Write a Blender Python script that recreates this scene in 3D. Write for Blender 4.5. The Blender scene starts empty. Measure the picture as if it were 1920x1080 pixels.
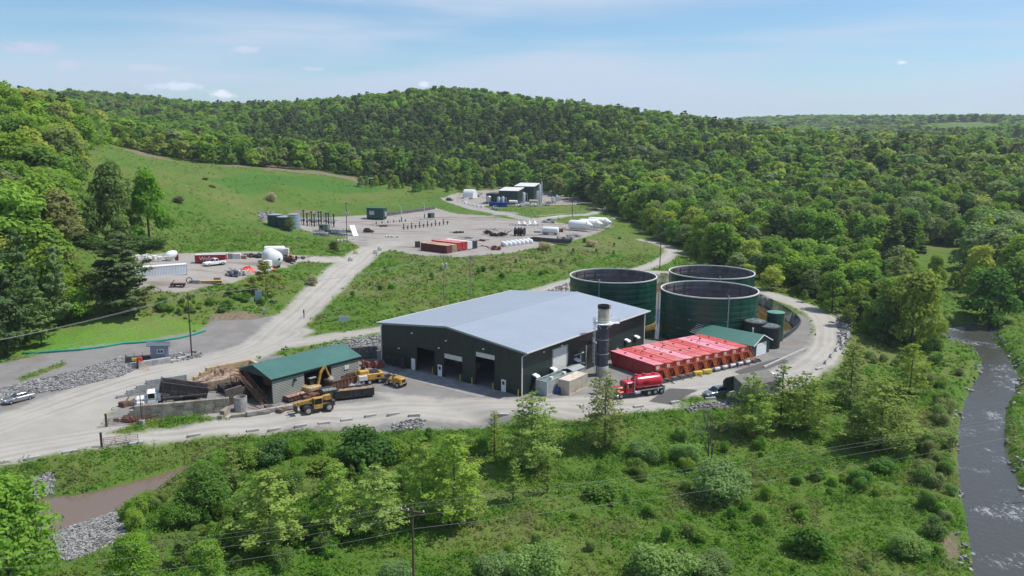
import bpy, math, random
import numpy as np
from mathutils import Vector, Matrix
SC = bpy.context.scene
COL = SC.collection
PI = math.pi
# ---------------------------------------------------------------- survey: drone camera and ground points
F, PITCH, ROLL, H = 1540.0, 0.1855, 0.0055, 45.0
CP, SP, CR, SR = math.cos(PITCH), math.sin(PITCH), math.cos(ROLL), math.sin(ROLL)
def ray(px, py):
    a = px - 960.0; b = py - 540.0
    x = CR*a + SR*b; y = -SR*a + CR*b
    return np.array([x, F*CP - y*SP, -F*SP - y*CP])
def U(px, py, z=0.0):
    d = ray(px, py); t = (z - H)/d[2]
    return (float(d[0]*t), float(d[1]*t))
def proj(x, y, z):
    z = z - H
    d = y*CP - z*SP; v = y*SP + z*CP
    a = F*x/d; b = -F*v/d
    return 960 + CR*a - SR*b, 540 + SR*a + CR*b
def W(px, D):
    return ((px - 960)/1540.0*D, D)
# ---------------------------------------------------------------- terrain heights
CTRL = [  # image point, ground height
 (-200,900,-.3),(0,855,-.2),(0,760,0),(100,800,0),(250,830,0),(400,800,0),(560,785,0),(750,768,0),(950,765,0),(1150,760,0),
 (1300,742,0),(1440,712,0),(1540,680,0),(1565,620,.2),(1545,590,.4),(1500,570,.7),(1430,550,1),(1330,528,1.3),(1235,517,1.5),
 (1120,520,1.6),(1030,545,1.8),(900,575,2),(800,602,2),(715,623,2),(620,633,1.7),(560,642,1.3),(480,658,1),(400,680,.8),(300,703,.5),
 (200,732,.2),(100,765,0),(620,720,0),(690,700,0),(800,720,0),(900,700,0),(480,720,0),(350,760,0),(1200,700,0),(1300,680,0),(1420,640,0),(1490,620,0),
 (1200,505,1.9),(1255,478,2.6),(1210,452,3.4),(1330,468,2.2),(1290,500,1.8),
 (560,592,2),(620,533,4),(660,492,5),(700,462,5.5),(760,470,5.5),(850,480,5.4),(960,474,5.5),(1000,466,5.5),(1100,443,5.5),(1140,424,5.5),
 (900,435,5.5),(780,440,5.5),(700,430,5.7),(620,440,6),(560,428,6.4),(490,406,8),(600,410,7.2),(700,402,7),(800,390,7),(860,402,6.6),(960,410,6.4),(1050,418,5.8),
 (620,580,2.5),(720,575,3),(820,540,3.2),(920,530,3),(1000,520,2.8),(1100,490,3.2),(800,500,4.6),(900,500,4.2),(1000,485,4.4),(1100,465,4.2),(1180,450,3.5),(1180,425,4.2),(1150,470,3.4),
 (640,486,6),(600,486,7),(560,486,8.2),(500,490,9.2),(400,500,9.5),(300,520,9.5),(420,535,8.6),(330,552,8),(500,520,7.4),(560,540,4.6),(480,560,4.6),(400,580,3.6),(520,575,2.8),(350,600,3),(300,600,3.6),(450,610,2),(250,600,4.2),(200,615,4.2),(120,640,3),(60,655,2),(380,625,1.6),(250,648,1.6),(100,670,1.8),(0,690,1.5),(150,700,1.6),(230,672,1.6),(300,680,1.2),(50,728,.8),(-100,760,.6),
 (200,580,6),(130,560,7.5),(240,560,6.5),(270,480,10.5),(500,474,9.8),(600,470,8.2),(660,462,6.6),(640,445,6.2),
 (300,460,11.5),(400,455,11),(500,455,10.2),(560,445,8.4),(400,400,16),(300,400,18),(480,400,11),(460,360,19),(350,350,24),(540,390,10.5),
 (150,480,12.5),(110,450,19),(600,385,9.8),(600,350,16.5),(700,382,8.6),(700,350,14),(540,345,20.5),(800,376,8.4),(760,360,11.6),(850,372,8.6),
 (870,362,8.8),(950,372,8.6),(1060,376,8.2),(990,396,8),(930,400,7.6),(1060,398,7),(1100,382,7.6),(1130,400,6),(1130,392,6.8),(1160,410,5),(1190,400,5),
 (1250,470,2.6),(1300,455,2.2),(1340,480,1.8),(1400,510,1),(1450,535,.8),(1540,562,.2),(1590,595,-.6),(1610,640,-1.4),(1590,690,-1.4),(1500,740,-1.4),
 (100,872,-.6),(100,890,-1.9),(0,905,-2.0),(300,845,-1.4),(300,862,-2.6),(500,815,-1),(500,835,-2.8),(700,800,-1),(700,820,-3),(900,792,-.8),(900,812,-3.2),(1100,785,-.7),(1100,805,-2.8),(1300,768,-.3),(1290,790,-2.6),(1420,752,-.5),(1420,775,-2.6),
 (500,930,-3.0),(500,1040,-3.4),(800,930,-3.8),(800,1040,-4),(1100,900,-3.8),(1100,1040,-4),(1400,1040,-4.2),(1400,850,-3.6),(1250,850,-3.6),(1600,850,-3.9),(1750,900,-4.3),(1700,760,-3.2),(1740,690,-3.2),(1640,690,-2),(1700,620,-2.6),(1770,1040,-4.6),(1600,1040,-4.3),
 (250,875,-2.5),(100,915,-2.7),(300,1000,-2.7),(150,1030,-2.9),(0,960,-3.0),(400,880,-2.4),(300,940,-2.6),
 (0,1200,-3.2),(500,1250,-3.6),(960,1250,-4.2),(1500,1250,-4.4),(2000,1250,-4.8),(1960,900,-4.4),(2000,750,-4),(1905,650,-3.8),(1880,600,-3.4),(1750,590,-2.6),(1920,580,-3),(2100,600,-3),
 (1650,560,-1.4),(1780,520,-2),(1800,460,-1.6),(1600,500,-.8),(1700,480,-.8)]
CW = [  # (image column, distance, height)
 (240,500,34),(300,471,30),(360,455,28),(480,457,26),(450,396,21),(600,505,22),(520,480,24.5),(700,490,16.5),(800,490,13.6),(870,532,12.5),(950,540,11.5),(200,440,33),(150,330,27),
 (100,190,7),(0,166,1),(0,200,20),(0,260,34),(0,320,45),(0,420,50),(60,230,20),(100,260,25),(100,350,43),(160,400,41),(200,470,40),(300,560,33),(400,600,30),(-300,170,16),(-300,260,42),(-600,200,35),(-300,420,58),(-900,400,60),
 (500,620,22),(600,620,20),(300,800,44),(200,1100,80),(300,1100,75),(400,1100,66),(100,900,65),(-300,900,80),(500,900,58),
 (900,560,12),(900,650,27),(900,750,50),(840,900,79),(840,1100,60),(700,620,20),(700,720,42),(700,860,66),(600,850,60),(560,720,36),(760,880,74),(900,870,74),(960,860,68),
 (1000,560,12),(1050,560,14),(1050,700,44),(1050,850,62),(1120,830,58),(1200,800,52),(1200,600,26),(1200,420,3.5),(1200,500,9),(1300,300,1.5),(1300,400,4.5),(1300,500,12),(1300,600,24),(1300,750,45),
 (1400,700,34),(1400,500,15),(1400,380,3),(1500,650,29),(1500,450,12),(1500,330,1),(1600,620,30),(1600,500,19),(1600,400,5),(1600,300,-.6),(1700,580,30),(1700,460,17),(1700,380,3),(1780,540,25),(1850,500,20),(1850,400,9),(1850,330,-1),(1920,480,18),(1920,380,9),(1920,300,-2),(2100,450,18),(2300,400,24),
 (1300,1000,30),(1500,1000,20),(1700,900,22),(1900,650,24),(1900,900,41),(2000,1050,48),(1000,1300,50),(600,1400,55),(1400,1400,30),(1800,1300,36),(1900,1400,44),
 (1400,2200,76),(1500,2200,81),(1600,2200,80),(1700,2100,78),(1750,1750,73),(1850,1750,73),(1920,1750,70),(2100,1750,70),(1780,1400,50),(2100,1300,40),(1650,1700,50),
 (960,2500,40),(400,2500,60),(-200,2000,90),(960,4000,20),(-500,4000,20),(2500,4000,20),(2600,1500,40),(-1500,1200,60)]
_p = [U(a, b, c) + (c,) for a, b, c in CTRL] + [W(a, b) + (c,) for a, b, c in CW]
_p = np.array(_p)
_K = np.sqrt(((_p[:, None, :2] - _p[None, :, :2])**2).sum(2) + 4.0)
_n = len(_p)
_A = np.zeros((_n+1, _n+1)); _A[:_n, :_n] = _K - np.eye(_n)*2.5; _A[:_n, _n] = 1; _A[_n, :_n] = 1
_w = np.linalg.solve(_A, np.append(_p[:, 2], 0))
def base_h(x, y):
    x = np.asarray(x, float).ravel(); y = np.asarray(y, float).ravel(); out = np.empty(len(x))
    for i in range(0, len(x), 20000):
        s = slice(i, i+20000)
        out[s] = np.sqrt((x[s, None]-_p[None, :, 0])**2 + (y[s, None]-_p[None, :, 1])**2 + 4.0) @ _w[:_n] + _w[_n]
    return out
def sdf(poly, x, y):     # signed distance, positive inside
    poly = np.array(poly, float); x = np.asarray(x, float).ravel(); y = np.asarray(y, float).ravel()
    d = np.full(len(x), 1e9); ins = np.zeros(len(x), bool); n = len(poly)
    for i in range(n):
        ax, ay = poly[i]; bx, by = poly[(i+1) % n]
        ex, ey = bx-ax, by-ay; L = ex*ex+ey*ey+1e-9
        t = np.clip(((x-ax)*ex+(y-ay)*ey)/L, 0, 1)
        d = np.minimum(d, np.hypot(x-ax-t*ex, y-ay-t*ey))
        c = (ay > y) != (by > y)
        with np.errstate(divide='ignore', invalid='ignore'):
            ins ^= c & (x < (bx-ax)*(y-ay)/(by-ay+1e-12)+ax)
    return np.where(ins, d, -d)
def lined(pts, x, y):    # distance to a polyline
    x = np.asarray(x, float).ravel(); y = np.asarray(y, float).ravel(); d = np.full(len(x), 1e9)
    for (ax, ay), (bx, by) in zip(pts[:-1], pts[1:]):
        ex, ey = bx-ax, by-ay; L = ex*ex+ey*ey+1e-9
        t = np.clip(((x-ax)*ex+(y-ay)*ey)/L, 0, 1)
        d = np.minimum(d, np.hypot(x-ax-t*ex, y-ay-t*ey))
    return d
def smooth(pts, k=3):
    for _ in range(k):
        q = [pts[0]]
        for a, b in zip(pts[:-1], pts[1:]):
            q += [(a[0]*.75+b[0]*.25, a[1]*.75+b[1]*.25), (a[0]*.25+b[0]*.75, a[1]*.25+b[1]*.75)]
        pts = q + [pts[-1]]
    return pts
def smoothc(pts, k=2):
    for _ in range(k):
        q = []
        for a, b in zip(pts, pts[1:]+pts[:1]):
            q += [(a[0]*.75+b[0]*.25, a[1]*.75+b[1]*.25), (a[0]*.25+b[0]*.75, a[1]*.25+b[1]*.75)]
        pts = q
    return pts
def sst(a, b, v):
    t = np.clip((v-a)/(b-a), 0, 1); return t*t*(3-2*t)
WL = -5.2; CL = -3.0
RIVER = smoothc([U(a, b, WL) for a, b in [(1830,1140),(1815,1000),(1798,920),(1793,850),(1798,785),(1815,735),(1843,690),(1835,662),(1800,655),(1768,640),(1762,622),(1790,608),(1850,606),(1878,622),(1858,636),(1882,655),(1905,690),(1915,720),(1888,760),(1883,830),(1900,880),(1925,930),(1960,1000),(2010,1140)]])
CREEK = smoothc([U(a, b, CL) for a, b in [(-160,960),(20,940),(90,932),(170,925),(240,905),(310,888),(345,872),(362,874),(325,896),(280,925),(215,962),(130,990),(70,1010),(-160,1060)]])
def ring(c, r, n=40): return [(c[0]+r*math.cos(2*PI*i/n), c[1]+r*math.sin(2*PI*i/n)) for i in range(n)]
TANKS = [((45.3, 185.2), 10.9), ((25.4, 203.2), 10.8), ((51.6, 209.6), 10.8)]
PIT = smoothc([U(a, b, .4) for a, b in [(1222,520),(1330,515),(1430,556),(1470,576),(1497,596),(1500,608),(1468,632),(1430,647),(1330,652),(1225,637),(1120,632),(1040,600),(1050,545),(1120,520)]])
PITZ = -1.9
_c, _s = math.cos(math.radians(52.5)), math.sin(math.radians(52.5))
YARD = [(1.8+a*_c-b*_s, 137.46+a*_s+b*_c) for a, b in [(-7,-7),(30,-7),(30,2),(2,4),(2,30),(-7,32)]]
def height(x, y):
    shp = np.shape(x)
    x = np.asarray(x, float).ravel(); y = np.asarray(y, float).ravel()
    z = base_h(x, y)
    for P_, wl, sl in ((RIVER, WL, 1.1), (CREEK, CL, 1.5)):
        s = sdf(P_, x, y)
        z = np.where(s > 0, wl-np.clip(s*.5, 0, 1.0), np.where(s > -3.2, np.maximum(wl+.02, np.minimum(z, wl+.05+np.clip(-s, 0, 99)*sl)), z))
    yd = sst(-5, 0, sdf(YARD, x, y)); z = z*(1-yd)
    p = sdf(PIT, x, y)
    t = sst(.1, 1.1, p)
    z = z*(1-t) + PITZ*t
    return z.reshape(shp)
_ts = np.geomspace(60, 2600, 260)
def G(px, py):
    """ground point under an image point"""
    d = ray(px, py); d = d/d[1]
    x = d[0]*_ts; y = _ts; z = H + d[2]*_ts
    h = height(x, y); below = np.nonzero(z < h)[0]
    if len(below) == 0: i = len(_ts)-1
    else: i = max(1, below[0])
    a = z[i-1]-h[i-1]; b = z[i]-h[i]; t = a/(a-b+1e-9); t = min(max(t, 0), 1)
    D = _ts[i-1]+(_ts[i]-_ts[i-1])*t
    X, Y = d[0]*D, D
    return Vector((X, Y, float(height(np.array([X]), np.array([Y]))[0])))
def gz(x, y): return float(height(np.array([x]), np.array([y]))[0])
# ---------------------------------------------------------------- materials
def mat(name, color, rough=.7, metal=0., nscale=0., namt=.15, bump=0., bscale=None, spec=None, stripes=None, dirt=None, seam=0.):
    m = bpy.data.materials.new(name); m.use_nodes = True
    nt = m.node_tree; N = nt.nodes; L = nt.links; b = N['Principled BSDF']
    b.inputs['Base Color'].default_value = (*color, 1); b.inputs['Roughness'].default_value = rough; b.inputs['Metallic'].default_value = metal
    if spec is not None: b.inputs['Specular IOR Level'].default_value = spec
    tc = N.new('ShaderNodeTexCoord'); src = tc.outputs['Object']
    col = None
    if nscale:
        n = N.new('ShaderNodeTexNoise'); n.inputs['Scale'].default_value = nscale; n.inputs['Detail'].default_value = 5; L.new(src, n.inputs['Vector'])
        r = N.new('ShaderNodeMapRange'); r.inputs[1].default_value = .3; r.inputs[2].default_value = .7; r.inputs[3].default_value = 1-namt; r.inputs[4].default_value = 1+namt
        L.new(n.outputs['Fac'], r.inputs[0])
        x = N.new('ShaderNodeVectorMath'); x.operation = 'SCALE'; x.inputs[0].default_value = color; L.new(r.outputs[0], x.inputs['Scale']); col = x.outputs[0]
    if dirt:
        dc, ds, da = dirt
        n = N.new('ShaderNodeTexNoise'); n.inputs['Scale'].default_value = ds; n.inputs['Detail'].default_value = 7; n.inputs['Roughness'].default_value = .65; L.new(src, n.inputs['Vector'])
        r = N.new('ShaderNodeMapRange'); r.inputs[1].default_value = .62-da*.3; r.inputs[2].default_value = .72; L.new(n.outputs['Fac'], r.inputs[0])
        mx = N.new('ShaderNodeMix'); mx.data_type = 'RGBA'; mx.inputs[6].default_value = (*color, 1); mx.inputs[7].default_value = (*dc, 1)
        if col: L.new(col, mx.inputs[6])
        L.new(r.outputs[0], mx.inputs[0]); col = mx.outputs[2]
    if col: L.new(col, b.inputs['Base Color'])
    h = None
    if stripes:   # (axis, period, height): ribs on metal sheet
        ax, per, amt = stripes
        sp = N.new('ShaderNodeSeparateXYZ'); L.new(src, sp.inputs[0])
        k = N.new('ShaderNodeMath'); k.operation = 'MULTIPLY'; k.inputs[1].default_value = 1/per
        if ax == 'xy':
            ad = N.new('ShaderNodeMath'); ad.operation = 'ADD'; L.new(sp.outputs[0], ad.inputs[0]); L.new(sp.outputs[1], ad.inputs[1]); L.new(ad.outputs[0], k.inputs[0])
        else: L.new(sp.outputs['xyz'.index(ax)], k.inputs[0])
        fr = N.new('ShaderNodeMath'); fr.operation = 'PINGPONG'; fr.inputs[1].default_value = .5; L.new(k.outputs[0], fr.inputs[0])
        rr = N.new('ShaderNodeMapRange'); rr.inputs[1].default_value = .12; rr.inputs[2].default_value = .28; L.new(fr.outputs[0], rr.inputs[0])
        if seam:
            sr = N.new('ShaderNodeMapRange'); sr.inputs[1].default_value = .0; sr.inputs[2].default_value = .13; sr.inputs[3].default_value = 1-seam; L.new(fr.outputs[0], sr.inputs[0])
            sv = N.new('ShaderNodeVectorMath'); sv.operation = 'SCALE'; sv.inputs[0].default_value = color; L.new(sr.outputs[0], sv.inputs['Scale'])
            if col: L.new(col, sv.inputs[0])
            L.new(sv.outputs[0], b.inputs['Base Color'])
        bp = N.new('ShaderNodeBump'); bp.inputs['Strength'].default_value = 1; bp.inputs['Distance'].default_value = amt; L.new(rr.outputs[0], bp.inputs['Height']); h = bp
    if bump:
        n = N.new('ShaderNodeTexNoise'); n.inputs['Scale'].default_value = bscale or 8; n.inputs['Detail'].default_value = 5; L.new(src, n.inputs['Vector'])
        bp = N.new('ShaderNodeBump'); bp.inputs['Strength'].default_value = .8; bp.inputs['Distance'].default_value = bump; L.new(n.outputs['Fac'], bp.inputs['Height'])
        if h: L.new(h.outputs[0], bp.inputs['Normal'])
        h = bp
    if h: L.new(h.outputs[0], b.inputs['Normal'])
    return m
_MC = {}
def M(key, *a, **k):
    if key not in _MC: _MC[key] = mat(key, *a, **k)
    return _MC[key]
# ---------------------------------------------------------------- mesh builder
class MB:
    def __init__(s): s.v = []; s.f = []
    def add(s, vs, fs, T=None):
        b = len(s.v)
        s.v += [tuple(T @ Vector(v)) for v in vs] if T is not None else [tuple(v) for v in vs]
        s.f += [tuple(b+i for i in f) for f in fs]; return s
    def box(s, x0, x1, y0, y1, z0, z1, T=None):
        vs = [(x0,y0,z0),(x1,y0,z0),(x1,y1,z0),(x0,y1,z0),(x0,y0,z1),(x1,y0,z1),(x1,y1,z1),(x0,y1,z1)]
        return s.add(vs, [(0,3,2,1),(4,5,6,7),(0,1,5,4),(1,2,6,5),(2,3,7,6),(3,0,4,7)], T)
    def bev(s, x0, x1, y0, y1, z0, z1, b=.05, T=None):   # box with chamfered edges (top and verticals)
        vs = []
        for z, i in ((z0,0),(z1-b,0),(z1,b)):
            for (x, y, sx, sy) in ((x0,y0,1,1),(x1,y0,-1,1),(x1,y1,-1,-1),(x0,y1,1,-1)):
                vs += [(x+sx*(b+i), y+sy*i, z), (x+sx*i, y+sy*(b+i), z)]
        fs = []
        o = [1,0,3,2,5,4,7,6]
        o = [1,0,2,3,5,4,6,7]
        r = [[k*8+j for j in (1,0,2,3,5,4,6,7)] for k in range(3)]
        # order round the outline: (x0,y0+b),(x0+b,y0),(x1-b,y0),(x1,y0+b),(x1,y1-b),(x1-b,y1),(x0+b,y1),(x0,y1-b)
        for k in range(2):
            for j in range(8):
                a, c = r[k][j], r[k][(j+1) % 8]
                fs.append((a, c, r[k+1][(j+1) % 8], r[k+1][j]))
        fs.append(tuple(r[2])); fs.append(tuple(reversed(r[0])))
        return s.add(vs, fs, T)
    def cyl(s, p0, p1, r0, r1=None, n=12, cap=True, T=None):
        r1 = r0 if r1 is None else r1
        p0 = Vector(p0); p1 = Vector(p1); d = (p1-p0)
        if d.length < 1e-6: return s
        q = d.to_track_quat('Z', 'Y'); vs = []
        for p, r in ((p0, r0), (p1, r1)):
            for i in range(n):
                a = 2*PI*i/n; vs.append(p + q @ Vector((r*math.cos(a), r*math.sin(a), 0)))
        fs = [(i, (i+1) % n, n+(i+1) % n, n+i) for i in range(n)]
        if cap: fs += [tuple(reversed(range(n))), tuple(range(n, 2*n))]
        return s.add(vs, fs, T)
    def tube(s, pts, r, n=6, T=None):
        for a, b in zip(pts[:-1], pts[1:]): s.cyl(a, b, r, r, n, True, T)
        return s
    def lathe(s, prof, n=24, T=None, cap0=True, cap1=True):   # (r,z) profile round z
        vs = []; fs = []; m = len(prof)
        for r, z in prof:
            for i in range(n):
                a = 2*PI*i/n; vs.append((r*math.cos(a), r*math.sin(a), z))
        for k in range(m-1):
            for i in range(n): fs.append((k*n+i, k*n+(i+1) % n, (k+1)*n+(i+1) % n, (k+1)*n+i))
        if cap0: fs.append(tuple(reversed(range(n))))
        if cap1: fs.append(tuple(range((m-1)*n, m*n)))
        return s.add(vs, fs, T)
    def prism(s, prof, x0, x1, T=None, axis='x'):   # outline (a,b) swept along x: points (x,a,b)
        n = len(prof); vs = []
        for x in (x0, x1):
            for a, b in prof: vs.append((x, a, b) if axis == 'x' else ((a, x, b) if axis == 'y' else (a, b, x)))
        fs = [(i, (i+1) % n, n+(i+1) % n, n+i) for i in range(n)] + [tuple(reversed(range(n))), tuple(range(n, 2*n))]
        return s.add(vs, fs, T)
    def build(s, name, m, parent=None, smooth=False, mods=None):
        me = bpy.data.meshes.new(name); me.from_pydata(s.v, [], s.f); me.update()
        bm_fix(me)
        if smooth:
            me.polygons.foreach_set('use_smooth', [True]*len(me.polygons))
            try: me.set_sharp_from_angle(angle=math.radians(40))
            except Exception: pass
        me.materials.append(m)
        o = bpy.data.objects.new(name, me); COL.objects.link(o)
        if parent is not None: o.parent = parent
        return o
def bm_fix(me):
    import bmesh
    bm = bmesh.new(); bm.from_mesh(me); bmesh.ops.recalc_face_normals(bm, faces=bm.faces); bm.to_mesh(me); bm.free()
def tag(o, label, cat, group=None, kind=None):
    if label: o['label'] = label
    if cat: o['category'] = cat
    if group: o['group'] = group
    if kind: o['kind'] = kind
    return o
def thing(name, label, cat, loc=(0,0,0), rz=0., group=None):
    o = bpy.data.objects.new(name, None); COL.objects.link(o); o.empty_display_size = .3
    o.location = loc; o.rotation_euler = (0, 0, rz); return tag(o, label, cat, group)
def solo(mb, name, m, label, cat, loc=(0,0,0), rz=0., group=None, smooth=False):
    o = mb.build(name, m, None, smooth); o.location = loc; o.rotation_euler = (0, 0, rz); return tag(o, label, cat, group)
def kids(o): return [c for c in bpy.data.objects if c.parent == o]
def dup(root, loc, rz=None, label=None, group=None, scale=None, _k=None):
    r = root.copy(); COL.objects.link(r); r.location = loc
    if rz is not None: r.rotation_euler = (0, 0, rz)
    if scale is not None: r.scale = (scale,)*3 if not hasattr(scale, '__len__') else scale
    if label: r['label'] = label
    if group: r['group'] = group
    for ch in (_k if _k is not None else [(c, kids(c)) for c in kids(root)]):
        c0, gs = ch
        c = c0.copy(); COL.objects.link(c); c.parent = r
        for g0 in gs:
            g = g0.copy(); COL.objects.link(g); g.parent = c
    return r
def yaw(a, b): return math.atan2(b[1]-a[1], b[0]-a[0])
# ---------------------------------------------------------------- zones of the ground, in world metres
def gp(l): return [tuple(G(a, b)[:2]) for a, b in l]
ROADS = [(smooth(gp(l), 2), w) for l, w in [
 ([(1440,722),(1500,700),(1540,672),(1556,640),(1555,612),(1540,590),(1500,570),(1450,555),(1400,543)], 3.6),
 ([(1400,543),(1330,527),(1235,517),(1180,512),(1120,518),(1060,532),(1010,547),(900,574),(800,600),(715,621),(620,632),(540,645)], 3.0),
 ([(1190,508),(1235,494),(1258,478),(1260,467),(1238,457),(1205,450)], 2.6),
 ([(1258,470),(1290,474),(1332,467)], 2.2),
 ([(500,640),(550,598),(600,550),(650,503),(690,470),(740,455)], 4.6),
 ([(650,488),(600,487),(560,484),(520,486)], 3.0),
 ([(-120,838),(0,800),(100,765),(200,730),(300,702),(400,680),(480,655),(540,625)], 5.4),
 ([(-120,875),(0,848),(150,822),(300,806),(450,792),(600,777),(800,764),(1000,762),(1150,755),(1300,737),(1420,722),(1500,697)], 4.0),
 ([(1000,412),(1050,406),(1100,402),(1132,395),(1125,386),(1085,378)], 2.4),
 ([(1010,414),(960,405),(910,396),(860,383),(835,372)], 3.0)]]
POLY_ROAD = [gp(l) for l in [[(-140,880),(-100,800),(100,765),(270,735),(210,770),(195,800),(100,835)],
  [(560,640),(520,605),(480,640),(440,670)], [(1180,770),(1000,775),(760,772),(700,735),(1010,760),(1160,752),(1300,690),(1460,700),(1420,735)]]]
PADS = {k: gp(l) for k, l in dict(
 yard=[(240,722),(190,806),(400,806),(1000,782),(1200,768),(1490,715),(1525,650),(1520,600),(1450,563),(1420,548),(1230,512),(1060,540),(980,550),(715,628),(690,660),(500,668),(440,690)],
 apron=[(-120,700),(60,668),(250,642),(370,620),(400,600),(470,600),(520,590),(560,600),(560,640),(480,668),(380,690),(300,706),(150,752),(-120,840)],
 pad=[(655,452),(640,436),(600,440),(560,428),(490,414),(484,402),(500,398),(600,408),(690,402),(760,397),(812,388),(860,402),(960,411),(1040,416),(1090,424),(1140,418),(1146,424),(1100,444),(1000,466),(960,474),(860,482),(800,480),(735,470),(690,474)],
 small=[(262,478),(300,475),(500,472),(560,479),(640,481),(640,493),(560,491),(540,500),(470,516),(430,532),(330,549),(250,540),(235,500)],
 station=[(828,373),(880,359),(1000,352),(1060,366),(1100,377),(1085,385),(1040,389),(1010,394),(960,404),(930,404),(880,392)]).items()}
STONE = [gp(l) for l in [[(-60,742),(60,716),(150,696),(236,668),(256,690),(225,705),(130,728),(65,737),(40,741),(0,750),(-60,765)],
 [(95,1000),(210,962),(240,1008),(130,1050),(60,1030)],[(62,898),(98,888),(96,926),(60,934)],[(600,652),(690,634),(716,630),(716,652),(690,664)],
 [(1572,584),(1594,600),(1592,635),(1574,655)],[(484,398),(500,395),(530,404),(520,414),(490,414)],[(738,796),(795,788),(790,802),(742,808)],[(1290,772),(1290,762),(1390,752),(1390,766)],
 [(1010,552),(1076,535),(1080,560),(1040,566)],[(310,668),(370,658),(380,668),(320,680)]]]
BROWN = [gp(l) for l in [[(400,590),(440,583),(500,590),(470,608),(420,622),(390,610)],[(470,308),(540,304),(572,316),(500,322)],[(560,392),(600,396),(610,404),(540,400)],[(870,372),(900,364),(912,376),(880,386)],[(1760,1010),(1790,990),(1800,1040),(1780,1060)]]]
BANK = gp([(830,500),(960,478),(1120,448),(1170,470),(1060,500),(900,520),(700,560),(640,545),(760,505)])
BRUSH = smooth([W(a, b) for a, b in [(228,498),(300,468),(420,452),(520,478),(620,500),(680,492)]], 1)
MOUND = gp([(20,660),(120,610),(230,590),(330,592),(385,612),(350,632),(200,652),(60,668)])
DARKG = gp([(385,335),(480,325),(600,335),(720,352),(700,362),(560,352),(440,358)])
GRASSY = [gp(l) for l in [[(205,812),(270,785),(370,778),(430,784),(330,802),(230,814)],[(600,648),(715,622),(715,634),(620,652)],[(905,386),(1000,384),(1085,384),(1060,396),(1000,402),(930,396)],[(1420,556),(1480,574),(1510,590),(1490,590),(1450,574)],[(1235,524),(1252,524),(1252,533),(1235,533)],[(30,710),(120,678),(125,684),(40,716)],[(1240,752),(1330,742),(1370,748),(1300,760)]]]
ISL = gp([(1205,505),(1240,478),(1250,500),(1240,512)])
def zones(x, y):
    road = np.full(len(x), -99.)
    for pts, w in ROADS: road = np.maximum(road, w - lined(pts, x, y))
    for p in POLY_ROAD: road = np.maximum(road, sdf(p, x, y))
    pad = np.full(len(x), -99.)
    for p in PADS.values(): pad = np.maximum(pad, sdf(p, x, y))
    for p in GRASSY:
        g = sdf(p, x, y); pad = np.minimum(pad, -g); road = np.minimum(road, np.where(g > -1.5, -g, 99))
    st = np.full(len(x), -99.)
    for p in STONE: st = np.maximum(st, sdf(p, x, y))
    rv = np.maximum(sdf(RIVER, x, y), sdf(CREEK, x, y))
    st = np.maximum(st, np.where(rv > -4, -.4+rv, -99))
    br = np.full(len(x), -99.)
    for p in BROWN: br = np.maximum(br, sdf(p, x, y))
    br = np.maximum(br, 6 - lined(BRUSH, x, y))
    bank = sdf(BANK, x, y); mnd = sdf(MOUND, x, y)
    return road, pad, st, br, bank, mnd
ASPH = [[U(a, b, 0) for a, b in l] for l in [[(1215,748),(1255,728),(1312,730),(1262,751)],[(1375,698),(1462,671),(1480,677),(1398,707)],[(560,790),(700,770),(720,774),(580,795)],[(560,790),(700,770),(720,774),(580,795)]]]
def fbm(x, y, s, seed=0, oct=4):
    r = np.random.RandomState(seed); v = np.zeros(len(x)); a = 1.
    for o in range(oct):
        for _ in range(3):
            th = r.rand()*6.28; k = 6.28/s*(1.9**o)*(.8+.4*r.rand()); ph = r.rand()*6.28
            v += a*np.sin(k*(x*math.cos(th)+y*math.sin(th))+ph+1.7*np.sin(k*.6*(x*math.sin(th)-y*math.cos(th))+ph*2))/3
        a *= .55
    return v
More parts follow.
